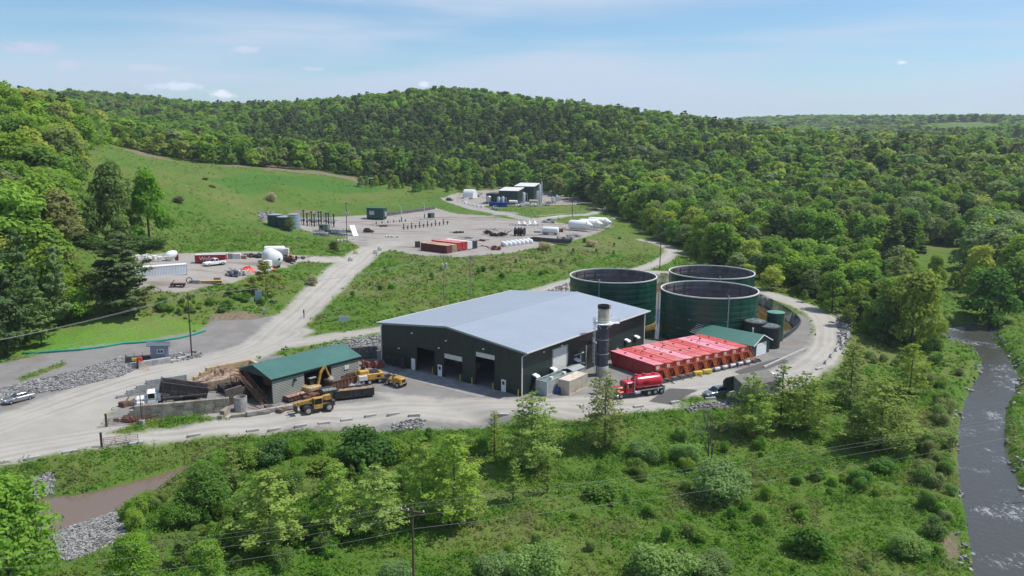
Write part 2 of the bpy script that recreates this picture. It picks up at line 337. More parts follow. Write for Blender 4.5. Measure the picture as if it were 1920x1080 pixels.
def grid(x0, x1, y0, y1, r, hole=None, name='ground'):
    xs = np.arange(x0, x1+r*.5, r); ys = np.arange(y0, y1+r*.5, r); nx, ny = len(xs), len(ys)
    X, Y = np.meshgrid(xs, ys); X = X.ravel(); Y = Y.ravel(); Z = height(X, Y)
    road, pad, st, br, bank, mnd = zones(X, Y)
    hard = np.maximum(road, pad)
    pit = sdf(PIT, X, Y)
    soft = 1-sst(-1.2, .4, np.maximum(hard, pit))
    amp = .16 if r < 2 else (.5 if r < 5 else 2.5)
    Z = Z + fbm(X, Y, 9 if r < 2 else 40, 3)*amp*soft*np.where(np.maximum(sdf(RIVER, X, Y), sdf(CREEK, X, Y)) > -1.5, .3, 1)
    if hole: Z = Z - np.where((X > hole[0]+.1) & (X < hole[1]-.1) & (Y > hole[2]+.1) & (Y < hole[3]-.1), 1. if r < 5 else 5., 0)
    I = np.arange((nx-1)*(ny-1)); i = I % (nx-1); j = I // (nx-1)
    Q = np.stack([j*nx+i, j*nx+i+1, (j+1)*nx+i+1, (j+1)*nx+i], 1)
    cx = X[Q].mean(1); cy = Y[Q].mean(1)
    keep = np.ones(len(Q), bool)
    if hole: keep &= ~((cx > hole[0]+r*1.2) & (cx < hole[1]-r*1.2) & (cy > hole[2]+r*1.2) & (cy < hole[3]-r*1.2))
    rd = road[Q].mean(1) > 0; pd = (pad[Q].mean(1) > 0) & ~rd; pt = pit[Q].mean(1) > .6
    sets = {'ground': keep & ~rd & ~pd | (keep & pt), 'gravel_road': keep & rd & ~pt, 'gravel_yard': keep & pd & ~pt}
    for nm, k in sets.items():
        if k.sum() < 4: continue
        q = Q[k]; used, inv = np.unique(q.ravel(), return_inverse=True)
        me = bpy.data.meshes.new(nm)
        me.vertices.add(len(used)); me.vertices.foreach_set('co', np.stack([X[used], Y[used], Z[used]], 1).ravel())
        me.loops.add(len(inv)); me.loops.foreach_set('vertex_index', inv.astype(np.int32))
        me.polygons.add(len(q)); me.polygons.foreach_set('loop_start', np.arange(0, len(inv), 4)); me.polygons.foreach_set('loop_total', np.full(len(q), 4))
        me.update(calc_edges=True); me.polygons.foreach_set('use_smooth', np.ones(len(q), bool))
        for an, av in (('road', road), ('pad', pad), ('stone', st), ('brown', br), ('bank', bank), ('lush', mnd), ('pit', pit), ('darkg', sdf(DARKG, X, Y)), ('rut', np.min([lined(p_, X, Y) for p_, w_ in ROADS], 0)), ('asph', np.maximum(np.maximum(sdf(ASPH[0], X, Y), sdf(ASPH[1], X, Y)), np.maximum(sdf(ASPH[2], X, Y), sdf(ASPH[3], X, Y))-.9) if r < 2 else pit)):
            at = me.attributes.new('z_'+an, 'FLOAT', 'POINT'); at.data.foreach_set('value', np.clip(av[used], -8, 8).astype(np.float32))
        me.materials.append(GM)
        o = bpy.data.objects.new(nm, me); COL.objects.link(o); o['kind'] = 'structure'
def ground_material():
    m = bpy.data.materials.new('ground_material'); m.use_nodes = True; nt = m.node_tree; N = nt.nodes; L = nt.links; b = N['Principled BSDF']
    b.inputs['Roughness'].default_value = .95; b.inputs['Specular IOR Level'].default_value = .15
    geo = N.new('ShaderNodeNewGeometry'); pos = geo.outputs['Position']
    def noise(s, d=4, r=.55):
        n = N.new('ShaderNodeTexNoise'); n.inputs['Scale'].default_value = s; n.inputs['Detail'].default_value = d; n.inputs['Roughness'].default_value = r; L.new(pos, n.inputs['Vector']); return n.outputs['Fac']
    def mr(v, a, b_, c=0., d=1.):
        n = N.new('ShaderNodeMapRange'); n.inputs[1].default_value = a; n.inputs[2].default_value = b_; n.inputs[3].default_value = c; n.inputs[4].default_value = d; L.new(v, n.inputs[0]); return n.outputs[0]
    def mix(f, a, c, bt='MIX'):
        n = N.new('ShaderNodeMix'); n.data_type = 'RGBA'; n.blend_type = bt
        for s, v in ((0, f), (6, a), (7, c)):
            if isinstance(v, tuple): n.inputs[s].default_value = (*v, 1)
            elif isinstance(v, float): n.inputs[s].default_value = v
            else: L.new(v, n.inputs[s])
        return n.outputs[2]
    def math_(op, a, c):
        n = N.new('ShaderNodeMath'); n.operation = op
        for s, v in ((0, a), (1, c)):
            if isinstance(v, (int, float)): n.inputs[s].default_value = v
            else: L.new(v, n.inputs[s])
        return n.outputs[0]
    def attr(n_):
        n = N.new('ShaderNodeAttribute'); n.attribute_name = 'z_'+n_; return n.outputs['Fac']
    def mask(n_, amp, sc, w=.5, off=0.):
        v = math_('ADD', attr(n_), math_('MULTIPLY', math_('SUBTRACT', noise(sc, 5, .65), .5), amp)); return mr(v, -w+off, w+off)
    n1, n2, n3, n4 = noise(.035, 5), noise(.25, 5, .6), noise(1.3, 5, .65), noise(4.5, 4, .6)
    g = mix(mr(n1, .38, .62), (.085, .165, .022), (.12, .18, .035))
    g = mix(mr(n2, .42, .66), g, (.060, .135, .017))
    g = mix(mr(n3, .50, .72, 0, .65), g, (.16, .18, .055))
    g = mix(mr(n4, .40, .66, 0, .3), g, (.055, .11, .018))
    g = mix(mask('lush', 3, .2, 1.5), g, mix(mr(n3, .4, .7), (.095, .25, .025), (.13, .28, .03)))
    g = mix(math_('MULTIPLY', mr(noise(.018, 4, .6), .47, .62), mr(n2, .3, .6, .15, .75)), g, (.17, .17, .06))
    dry = mix(mr(n3, .38, .66), (.20, .165, .085), (.10, .14, .04))
    g = mix(math_('MULTIPLY', mask('bank', 14, .09, 3., 1.), mr(n2, .36, .62)), g, dry)
    g = mix(mask('darkg', 7, .12, 2.5), g, mix(mr(n3, .35, .7), (.055, .14, .022), (.075, .165, .028)))
    g = mix(mask('brown', 3, .4, .8), g, mix(mr(n3, .35, .65), (.24, .19, .13), (.15, .12, .085)))
    # stones
    vo = N.new('ShaderNodeTexVoronoi'); vo.inputs['Scale'].default_value = 4.2; L.new(pos, vo.inputs['Vector'])
    st = mix(mr(vo.outputs['Distance'], .12, .62), (.25, .24, .235), (.07, .068, .065))
    g = mix(mask('stone', 2.0, .7, .35), g, st)
    # gravel
    gc = mix(mr(n2, .3, .7), (.185, .18, .172), (.255, .247, .235))
    gc = mix(mr(n4, .4, .75, 0, .5), gc, (.13, .12, .115))
    rust = mix(mr(noise(.12, 5, .6), .56, .66, 0, .55), gc, (.21, .16, .125))
    sz = N.new('ShaderNodeSeparateXYZ'); L.new(pos, sz.inputs[0])
    up = mix(mr(n2, .3, .7), (.285, .262, .235), (.345, .32, .29)); mp_ = N.new('ShaderNodeMapping'); mp_.inputs['Scale'].default_value = (.05, .22, .1); L.new(pos, mp_.inputs[0])
    sn = N.new('ShaderNodeTexNoise'); sn.inputs['Scale'].default_value = 1; sn.inputs['Detail'].default_value = 5; L.new(mp_.outputs[0], sn.inputs['Vector'])
    up = mix(mr(sn.outputs['Fac'], .56, .66, 0, .75), up, (.17, .13, .11)); up = mix(mr(n4, .4, .75, 0, .35), up, (.2, .18, .17))
    rust = mix(mr(sz.outputs[2], 3.2, 4.6), rust, up)
    padm = mask('pad', 3.2, .9, .45)
    g = mix(padm, g, rust)
    rc = mix(mr(n2, .3, .7), (.315, .298, .262), (.395, .375, .335))
    rc = mix(mr(noise(.5, 6, .7), .52, .70, 0, .5), rc, (.27, .25, .235))
    rc = mix(mr(n4, .45, .8, 0, .3), rc, (.25, .23, .21))
    # wheel-worn streaks in the fines
    rs = math_('SINE', math_('MULTIPLY', math_('ADD', attr('rut'), math_('MULTIPLY', noise(.09, 3), 1.6)), 3.3), 0)
    rw_ = mr(attr('rut'), 2.6, 4.2, 1., .0)
    rc = mix(math_('MULTIPLY', math_('MULTIPLY', mr(rs, .0, 1.), rw_), mr(noise(.06, 4, .6), .40, .62, .05, .5)), rc, (.25, .23, .205))
    rc = mix(math_('MULTIPLY', mr(noise(.045, 5, .65), .52, .66), .55), rc, (.26, .24, .22))
    rc = mix(math_('MULTIPLY', math_('MULTIPLY', mr(rs, -.3, -.9), rw_), .25), rc, (.46, .43, .39))
    g = mix(mask('road', 3.0, .5, .8), g, rc)
    g = mix(mask('asph', .5, .8, .15), g, (.105, .10, .098))
    g = mix(mr(attr('pit'), .8, 1.2), g, mix(mr(n2, .4, .6), (.012, .012, .013), (.03, .028, .022)))
    L.new(g, b.inputs['Base Color'])
    hard = math_('MAXIMUM', padm, mask('road', 2.2, .35, .7))
    bp = N.new('ShaderNodeBump'); bp.inputs['Distance'].default_value = .35
    hh = math_('ADD', math_('MULTIPLY', n3, 1.), math_('MULTIPLY', n4, .45))
    L.new(hh, bp.inputs['Height']); L.new(mr(hard, 0, 1, 1., .12), bp.inputs['Strength'])
    L.new(bp.outputs[0], b.inputs['Normal'])
    return m
GM = ground_material()
grid(-165, 165, 66, 336, .75)
grid(-480, 495, 3, 690, 3.75, hole=(-165, 165, 66, 336))
grid(-2505, 2495, -297, 4003, 25, hole=(-480, 495, 3, 690))
# ---------------------------------------------------------------- water
def water_mat(name, col, sc, amt, rough, foam=False):
    m = bpy.data.materials.new(name); m.use_nodes = True; nt = m.node_tree; N = nt.nodes; L = nt.links; b = N['Principled BSDF']
    b.inputs['Base Color'].default_value = (*col, 1); b.inputs['Roughness'].default_value = rough; b.inputs['IOR'].default_value = 1.33
    g = N.new('ShaderNodeNewGeometry')
    n = N.new('ShaderNodeTexNoise'); n.inputs['Scale'].default_value = sc; n.inputs['Detail'].default_value = 4; n.inputs['Distortion'].default_value = .6; L.new(g.outputs['Position'], n.inputs['Vector'])
    bp = N.new('ShaderNodeBump'); bp.inputs['Distance'].default_value = amt; L.new(n.outputs['Fac'], bp.inputs['Height']); L.new(bp.outputs[0], b.inputs['Normal'])
    if foam:
        a = N.new('ShaderNodeTexNoise'); a.inputs['Scale'].default_value = 2.4; a.inputs['Detail'].default_value = 7; a.inputs['Roughness'].default_value = .75; mp_ = N.new('ShaderNodeMapping'); mp_.inputs['Scale'].default_value = (1, .45, 1); L.new(g.outputs['Position'], mp_.inputs[0]); L.new(mp_.outputs[0], a.inputs['Vector'])
        c = N.new('ShaderNodeTexNoise'); c.inputs['Scale'].default_value = .12; L.new(g.outputs['Position'], c.inputs['Vector'])
        mm = N.new('ShaderNodeMath'); mm.operation = 'MULTIPLY'; L.new(a.outputs['Fac'], mm.inputs[0]); L.new(c.outputs['Fac'], mm.inputs[1])
        r = N.new('ShaderNodeMapRange'); r.inputs[1].default_value = .325; r.inputs[2].default_value = .40; L.new(mm.outputs[0], r.inputs[0])
        mx = N.new('ShaderNodeMix'); mx.data_type = 'RGBA'; mx.inputs[6].default_value = (*col, 1); mx.inputs[7].default_value = (.34, .35, .37, 1); L.new(r.outputs[0], mx.inputs[0]); L.new(mx.outputs[2], b.inputs['Base Color'])
    return m
def sheet(poly, z, m, name):
    me = bpy.data.meshes.new(name); me.from_pydata([(x, y, z) for x, y in poly], [], [tuple(range(len(poly)))]); me.update(); bm_fix(me)
    if me.polygons[0].normal.z < 0: me.flip_normals()
    me.materials.append(m); o = bpy.data.objects.new(name, me); COL.objects.link(o); o['kind'] = 'structure'; return o
sheet(RIVER, WL, water_mat('river_water', (.062, .060, .054), 1.3, .10, .22, True), 'river')
sheet(CREEK, CL, water_mat('creek_water', (.15, .108, .08), .9, .015, .02), 'creek')
sheet(PIT, PITZ+.25, water_mat('basin_water', (.07, .045, .015), .6, .006, .04), 'basin_water')
# ---------------------------------------------------------------- light, sky, camera
SUN = Vector((4.7, .6, 7.8)).normalized()
sd = bpy.data.lights.new('sun', 'SUN'); sd.energy = 4.7; sd.angle = math.radians(.53); sd.color = (1, .955, .89)
so = bpy.data.objects.new('sun', sd); COL.objects.link(so); so.rotation_euler = SUN.to_track_quat('Z', 'Y').to_euler(); so.location = (100, 50, 200)
w = bpy.data.worlds.new('World'); SC.world = w; w.use_nodes = True; nt = w.node_tree; N = nt.nodes; L = nt.links
bg = N['Background']; bg.inputs['Strength'].default_value = .125
sk = N.new('ShaderNodeTexSky'); sk.sky_type = 'NISHITA'; sk.sun_disc = False; sk.sun_elevation = math.asin(SUN.z); sk.sun_rotation = math.atan2(SUN.x, SUN.y)
sk.altitude = 300; sk.air_density = 1.0; sk.dust_density = .35; sk.ozone_density = 1.5
tc = N.new('ShaderNodeTexCoord')
mp = N.new('ShaderNodeMapping'); mp.inputs['Scale'].default_value = (1.2, 1.2, 11); mp.inputs['Rotation'].default_value = (.06, -.10, .2); L.new(tc.outputs['Generated'], mp.inputs[0])
n1 = N.new('ShaderNodeTexNoise'); n1.inputs['Scale'].default_value = 1.5; n1.inputs['Detail'].default_value = 6; n1.inputs['Roughness'].default_value = .48; n1.inputs['Distortion'].default_value = .4; L.new(mp.outputs[0], n1.inputs['Vector'])
r1 = N.new('ShaderNodeMapRange'); r1.interpolation_type = 'SMOOTHSTEP'; r1.inputs[1].default_value = .40; r1.inputs[2].default_value = .66; r1.inputs[3].default_value = .05; r1.inputs[4].default_value = .9; L.new(n1.outputs['Fac'], r1.inputs[0])
mx = N.new('ShaderNodeMix'); mx.data_type = 'RGBA'; tn = N.new('ShaderNodeVectorMath'); tn.operation = 'MULTIPLY'; tn.inputs[1].default_value = (.66, .86, 1.0); L.new(sk.outputs[0], tn.inputs[0]); L.new(r1.outputs[0], mx.inputs[0]); L.new(tn.outputs[0], mx.inputs[6]); mx.inputs[7].default_value = (4.6, 5.4, 6.6, 1)
# small cumulus low in the sky to the left
def cloud(prev, px, py, wd, ht, seed, lo, bright):
    d = ray(px, py); d = d/np.linalg.norm(d)
    s = N.new('ShaderNodeVectorMath'); s.operation = 'SUBTRACT'; L.new(tc.outputs['Generated'], s.inputs[0]); s.inputs[1].default_value = tuple(d)
    k = N.new('ShaderNodeVectorMath'); k.operation = 'MULTIPLY'; k.inputs[1].default_value = (1/wd, 1/wd, 1/ht); L.new(s.outputs[0], k.inputs[0])
    ln = N.new('ShaderNodeVectorMath'); ln.operation = 'LENGTH'; L.new(k.outputs[0], ln.inputs[0])
    mp = N.new('ShaderNodeMapping'); mp.inputs['Scale'].default_value = (60, 60, 150); mp.inputs['Location'].default_value = (seed, seed, seed); L.new(tc.outputs['Generated'], mp.inputs[0])
    n = N.new('ShaderNodeTexNoise'); n.inputs['Scale'].default_value = 1; n.inputs['Detail'].default_value = 6; n.inputs['Roughness'].default_value = .6; L.new(mp.outputs[0], n.inputs['Vector'])
    a = N.new('ShaderNodeMath'); a.operation = 'MULTIPLY_ADD'; L.new(ln.outputs['Value'], a.inputs[0]); a.inputs[1].default_value = -.55; L.new(n.outputs['Fac'], a.inputs[2])
    r = N.new('ShaderNodeMapRange'); r.interpolation_type = 'SMOOTHSTEP'; r.inputs[1].default_value = lo; r.inputs[2].default_value = lo+.32; r.inputs[4].default_value = .9; L.new(a.outputs[0], r.inputs[0])
    m = N.new('ShaderNodeMix'); m.data_type = 'RGBA'; L.new(r.outputs[0], m.inputs[0]); L.new(prev, m.inputs[6]); m.inputs[7].default_value = (*bright, 1); return m.outputs[2]
c = mx.outputs[2]
for a in [(330,162,.050,.009,3.1,.12,(6.2,6.9,8.0)),(415,176,.026,.008,7.3,.08,(7.6,8.0,8.6)),(290,128,.05,.008,1.7,.12,(4.9,5.5,6.8)),(60,92,.05,.010,5.2,.05,(4.6,5.2,6.6)),(125,122,.016,.008,8.1,.02,(4.8,5.4,6.8)),(795,157,.011,.006,2.2,.1,(6.6,7.1,8.2)),(1692,117,.009,.004,4.4,.1,(6.6,7.2,8.4)),(460,92,.03,.008,9.4,.12,(5,5.6,6.9)),(590,130,.02,.006,6.4,.12,(5,5.6,6.9))]: c = cloud(c, *a)
L.new(c, bg.inputs['Color'])
cd = bpy.data.cameras.new('camera'); cam = bpy.data.objects.new('camera', cd); COL.objects.link(cam); SC.camera = cam
cd.sensor_width = 36; cd.lens = 36*F/1920; cd.clip_start = 1; cd.clip_end = 9000
fw = Vector((0, CP, -SP)); up0 = Vector((0, SP, CP)); rt0 = Vector((1, 0, 0))
rt = rt0*CR + up0*SR; up = -rt0*SR + up0*CR
cam.matrix_world = Matrix(((rt.x, up.x, -fw.x, 0), (rt.y, up.y, -fw.y, 0), (rt.z, up.z, -fw.z, H), (0, 0, 0, 1)))
SC.view_settings.view_transform = 'Standard'; SC.view_settings.look = 'None'; SC.view_settings.exposure = .08; SC.view_settings.gamma = 1
SC.cycles.max_bounces = 6; SC.cycles.transparent_max_bounces = 6
SC.cycles.use_adaptive_sampling = True; SC.cycles.adaptive_threshold = .02
# ---------------------------------------------------------------- foliage
def leaf_cloud(R, pts, nrm, size, asp=.75, up=.35):
    """quads at pts; facing mixes nrm with randomness; returns (verts(n,4,3), tint(n))"""
    n = len(pts)
    d = nrm + R.normal(size=(n, 3))*.45 + np.array([0, 0, up]); d /= np.linalg.norm(d, axis=1, keepdims=True)+1e-9
    t = np.cross(d, R.normal(size=(n, 3))); t /= np.linalg.norm(t, axis=1, keepdims=True)+1e-9
    b = np.cross(d, t); s = size*(.6+.8*R.rand(n, 1))
    sk = R.uniform(-.35, .35, (n, 4, 1))
    c = [(-1, -asp*.5), (.2, -asp), (1, asp*.4), (-.3, asp)]
    v = np.stack([pts + t*s*.5*(a+sk[:, i]) + b*s*.5*(q-sk[:, i]) for i, (a, q) in enumerate(c)], 1)
    return v
def blobs(R, bl, n, size, inner=.25, up=.35, low=-.55):
    """leaves near the surface of ellipsoid lobes (cx,cy,cz,rx,ry,rz)"""
    bl = np.array(bl, float); w = (bl[:, 3]*bl[:, 5]); w /= w.sum(); k = R.choice(len(bl), n, p=w)
    d = R.normal(size=(n, 3)); d /= np.linalg.norm(d, axis=1, keepdims=True)
    d[:, 2] = np.where(d[:, 2] < low, -d[:, 2]*.6, d[:, 2])
    r = (1-inner*R.rand(n)**1.5)*(1+.10*R.normal(size=n)); r = np.where(R.rand(n) < .12, r*R.rand(n), r)
    p = bl[k, :3] + d*bl[k, 3:6]*r[:, None]
    t = R.normal(size=len(bl))[k]*.6 + R.normal(size=n)*.5
    return leaf_cloud(R, p, d, size, up=up), t
def crown_round(R, h, rad, n, size, nb=14, flat=.8, base=.28):
    """lobed broadleaf crown: top of lobes higher in the middle"""
    bl = [(0, 0, h*.6, rad*.55, rad*.55, h*.3)]
    for i in range(nb):
        a = 2*PI*(i*.618+R.rand()*.2); u = (i+.5)/nb; rr = rad*.68*math.sqrt(u)*(.8+.4*R.rand())
        zz = h*(base+.12) + (h*.80-h*(base+.12))*(1-u**1.3)*(.75+.35*R.rand()) + R.uniform(-.04, .06)*h
        s = rad*R.uniform(.30, .46)
        bl.append((rr*math.cos(a), rr*math.sin(a), zz, s, s, s*flat*R.uniform(.85, 1.2)))
    return blobs(R, bl, n, size)
def crown_layers(R, h, rad, n, size, z0=.15, layers=16, droop=-.1, dens=1., pw=.75, vj=.28):
    """conical crown of separate whorls: pin oaks and larches in young leaf, pines"""
    P = []; D = []; br = []
    for i in range(layers):
        u = (i+.5+(R.uniform(-.4, .4) if vj > .4 else 0))/layers; z = h*(z0+(1-z0)*u); L = rad*((1-u)**pw)*(.8+.35*R.rand())+.15
        L *= min(1, .55+u*3)
        nb = R.randint(4, 7)
        for j in range(nb):
            a = 2*PI*(j/nb)+R.rand()*1.1+i*2.4; l = L*(.6+.5*R.rand()); dz = l*(droop+.18*R.rand()); m = max(3, int(n*dens*l/(rad*layers*nb*.42)))
            t = .18+.82*R.rand(m)**.7; w = .24*l*(1.15-t)[:, None]*R.normal(size=(m, 3))*np.array([1, 1, vj])
            q = np.stack([np.cos(a)*l*t, np.sin(a)*l*t, z+dz*t-.1*l*t*t*(1 if droop < 0 else 0)], 1)+w
            P.append(q); D.append(np.stack([np.cos(a)+0*t, np.sin(a)+0*t, 1.2+0*t], 1)*.7)
            br.append(((0, 0, z-.03*h), (math.cos(a)*l*.8, math.sin(a)*l*.8, z+dz*.8)))
    P = np.concatenate(P); D = np.concatenate(D)
    return (leaf_cloud(R, P, D, size, up=.25), R.normal(size=len(P))*.8), br
def leaf_mesh(name, q, tint, m, col=None):
    n = len(q); me = bpy.data.meshes.new(name)
    me.vertices.add(n*4); me.vertices.foreach_set('co', q.reshape(-1).astype(np.float32))
    me.loops.add(n*4); me.loops.foreach_set('vertex_index', np.arange(n*4, dtype=np.int32))
    me.polygons.add(n); me.polygons.foreach_set('loop_start', np.arange(0, n*4, 4, dtype=np.int32)); me.polygons.foreach_set('loop_total', np.full(n, 4, np.int32))
    me.update(calc_edges=True)
    a = me.attributes.new('tint', 'FLOAT', 'FACE'); a.data.foreach_set('value', np.asarray(tint, np.float32))
    if col is not None:
        a = me.attributes.new('leafcol', 'FLOAT_COLOR', 'FACE'); a.data.foreach_set('color', np.concatenate([col, np.ones((n, 1))], 1).astype(np.float32).ravel())
    me.materials.append(m); return me
def leaf_mat(name, stuff):
    m = bpy.data.materials.new(name); m.use_nodes = True; nt = m.node_tree; N = nt.nodes; L = nt.links
    for n in list(N):
        if n.type != 'OUTPUT_MATERIAL': N.remove(n)
    out = [n for n in N if n.type == 'OUTPUT_MATERIAL'][0]
    at = N.new('ShaderNodeAttribute'); at.attribute_name = 'tint'
    if stuff: c = N.new('ShaderNodeAttribute'); c.attribute_name = 'leafcol'; cs = c.outputs['Color']
    else: c = N.new('ShaderNodeObjectInfo'); cs = c.outputs['Color']
    mr = N.new('ShaderNodeMapRange'); mr.inputs[1].default_value = -2; mr.inputs[2].default_value = 2; mr.inputs[3].default_value = .75; mr.inputs[4].default_value = 1.25; L.new(at.outputs['Fac'], mr.inputs[0])
    v = N.new('ShaderNodeVectorMath'); v.operation = 'SCALE'; L.new(cs, v.inputs[0]); L.new(mr.outputs[0], v.inputs['Scale'])
    d = N.new('ShaderNodeBsdfDiffuse'); t = N.new('ShaderNodeBsdfTranslucent'); mx = N.new('ShaderNodeMixShader'); mx.inputs[0].default_value = .5
    L.new(v.outputs[0], d.inputs[0])
    y = N.new('ShaderNodeVectorMath'); y.operation = 'MULTIPLY'; y.inputs[1].default_value = (1.15, 1.2, .6); L.new(v.outputs[0], y.inputs[0]); L.new(y.outputs[0], t.inputs[0])
    L.new(d.outputs[0], mx.inputs[1]); L.new(t.outputs[0], mx.inputs[2]); L.new(mx.outputs[0], out.inputs[0]); return m
LM = leaf_mat('leaf', False); LS = leaf_mat('leaf_mass', True)
BARK = mat('bark', (.085, .068, .052), .95, nscale=3, namt=.3); GREYBARK = mat('pale_bark', (.17, .155, .14), .95, nscale=3, namt=.3)
def limbs(mb, R, h, rad, r0, n=7, top=.85, base=.25, fork=True):
    x, y = R.uniform(-.03, .03, 2)*h; seg = [(0, 0, -.6), (x*.3, y*.3, h*.25), (x*.7, y*.7, h*.5), (x, y, h*top)]
    for i in range(3): mb.cyl(seg[i], seg[i+1], r0*(1-.28*i), r0*(1-.28*(i+1)), 7)
    for i in range(n):
        a = 2.4*i+R.rand(); u = base+(top-base)*(i+.5)/n*.9; l = rad*R.uniform(.55, .85)*(1.1-u*.6)
        p = Vector((x*u, y*u, h*u)); q = p+Vector((math.cos(a)*l*.5, math.sin(a)*l*.5, l*.35)); e = p+Vector((math.cos(a)*l, math.sin(a)*l, l*.8))
        mb.cyl(p, q, r0*.42*(1.1-u), r0*.28*(1.1-u), 5, False); mb.cyl(q, e, r0*.28*(1.1-u), r0*.08, 5, False)
VAR = {}
def variant(key, n, fn):
    VAR[key] = []
    for i in range(n):
        R = np.random.RandomState(hash_(key)+i*17); (q, t), mb, bm_ = fn(R, i)
        cm = leaf_mesh(key+'_crown', q, t, LM); tr = None
        if mb is not None:
            tm = bpy.data.meshes.new(key+'_trunk'); tm.from_pydata(mb.v, [], mb.f); tm.update(); tm.polygons.foreach_set('use_smooth', [True]*len(tm.polygons)); tm.materials.append(bm_); tr = tm
        VAR[key].append((cm, tr, q, t))
def hash_(s): return sum(ord(c)*(i+3) for i, c in enumerate(s)) % 9973
# every variant has unit-ish size: height 10 m
def f_round(ns, size, nb=16, rad=3.6, base=.0, trunk=True, bark=BARK, r0=.2):
    def g(R, i):
        rr = rad*R.uniform(.88, 1.12); c = crown_round(R, 10, rr, ns, size, nb, base=base)
        mb = None
        if trunk: mb = MB(); limbs(mb, R, 10, rr, r0, 8)
        return c, mb, bark
    return g
def f_cone(ns, size, rad=2.6, z0=.15, layers=15, droop=-.1, pw=.75, bark=BARK, r0=.14, vj=.28):
    def g(R, i):
        c, br = crown_layers(R, 10, rad*R.uniform(.9, 1.1), ns, size, z0, layers, droop, pw=pw, vj=vj)
        mb = MB(); mb.cyl((0, 0, -.6), (0, 0, 5), r0, r0*.6, 7); mb.cyl((0, 0, 5), (0, 0, 9.6), r0*.6, .02, 6)
        for a, b in br[::2]: mb.cyl(a, b, r0*.22, .008, 4, False)
        return c, mb, bark
    return g
def f_open(ns, size, rad=3.2, bark=GREYBARK, r0=.13):
    """open crown with visible limbs: leaves gathered at limb ends"""
    def g(R, i):
        mb = MB(); limbs(mb, R, 10, rad, r0, 14, top=.92, base=.18); bl = []
        for k in range(26):
            a = 2.4*k+R.rand(); u = .2+.76*(k+.5)/26; l = rad*R.uniform(.3, 1)*math.sin(PI*min(.97, u*.8+.22))
            s = R.uniform(.5, .95); bl.append((math.cos(a)*l, math.sin(a)*l, 10*u+l*.25, s*1.1, s*1.1, s*.65))
        return blobs(R, bl, ns, size, inner=.8, low=-2), mb, bark
    return g
def f_shrub(ns, size, rad=4.6, hh=7):   # wide, touching the ground; unit height 10 -> used with small scales
    def g(R, i):
        bl = [(0, 0, 3.2, rad*.8, rad*.8, 4.4)]
        for k in range(11):
            a = 2.4*k+R.rand(); l = rad*R.uniform(.3, .75); s = rad*R.uniform(.32, .5)
            bl.append((math.cos(a)*l, math.sin(a)*l, R.uniform(2.2, 6.8), s, s, s*.9))
        mb = MB()
        for k in range(6):
            a = k*1.05; mb.cyl((0, 0, -.5), (math.cos(a)*rad*.5, math.sin(a)*rad*.5, 6), .22, .06, 4, False)
        return blobs(R, bl, ns, size, inner=.35, low=-.9, up=.5), mb, BARK
    return g
variant('broad', 6, f_round(3600, .46)); variant('mid', 6, f_round(2600, .50)); variant('far', 7, f_round(420, 1.1, 10, trunk=False)); variant('vfar', 4, f_round(70, 2.9, 5, trunk=False))
variant('open', 4, f_open(2600, .36)); variant('pin', 5, f_cone(4000, .19, 2.8, .08, 17, .16, .48, vj=.7, r0=.13, bark=GREYBARK)); variant('slim', 3, f_cone(1500, .19, 1.6, .25, 14, .2, .5, vj=.7))
variant('pine', 4, f_cone(6500, .30, 3.2, .08, 14, .16, .5, vj=.5)); variant('pinemid', 4, f_cone(1700, .58, 2.8, .06, 14, .05, .55)); variant('pinefar', 5, f_cone(380, 1.1, 2.7, .06, 9, .05, .5))
variant('shrub', 5, f_shrub(3000, .62)); variant('fineshrub', 4, f_shrub(5200, .42)); variant('lush', 5, f_round(7000, .30, 20, rad=3.8, base=.1))
LC = {k: (v[0]*2.25, v[1]*2.1, v[2]*3.0) for k, v in dict(green=(.085,.150,.022), bright=(.115,.185,.022), yellow=(.165,.205,.035), olive=(.10,.14,.038), dark=(.045,.085,.020), pine=(.055,.086,.024), pinel=(.09,.125,.035), grey=(.11,.16,.055), rust=(.115,.135,.04), lime=(.15,.22,.03), deep=(.036,.062,.018), blossom=(.26,.25,.17)).items()}
def jit(R, c, a=.12):
    f = 1+R.uniform(-a, a); return (c[0]*f*(1+R.uniform(-a, a)*.6), c[1]*f, c[2]*f*(1+R.uniform(-a, a)), 1)
RT = np.random.RandomState(11)
def tree(key, loc, h, colr, name, label, cat, group=None, wide=1., rz=None, sink=.1, single=False, vi=None):
    vs = VAR[key]; cm, tm, _, _ = vs[RT.randint(len(vs)) if vi is None else vi % len(vs)]; s = h/10.
    rz = RT.uniform(0, 6.28) if rz is None else rz; cc = jit(RT, LC[colr] if isinstance(colr, str) else (colr[0]*2.12, colr[1]*2.1, colr[2]*2.2))
    if single or tm is None:
        o = bpy.data.objects.new(name, cm); o.color = cc; COL.objects.link(o)
    else:
        o = bpy.data.objects.new(name, None); COL.objects.link(o)
        c = bpy.data.objects.new('crown', cm); c.color = cc; c.parent = o; COL.objects.link(c)
        t = bpy.data.objects.new('stems' if 'shrub' in name or 'bush' in name else 'trunk', tm); t.parent = o; COL.objects.link(t)
    o.location = (loc[0], loc[1], loc[2]-sink); o.rotation_euler = (0, 0, rz); o.scale = (s*wide, s*wide, s)
    return tag(o, label, cat, group)
def pxh(loc, dpx):  # metres spanned by dpx image rows at a point
    return dpx/F*math.hypot(loc[1], H-loc[2])*1.02
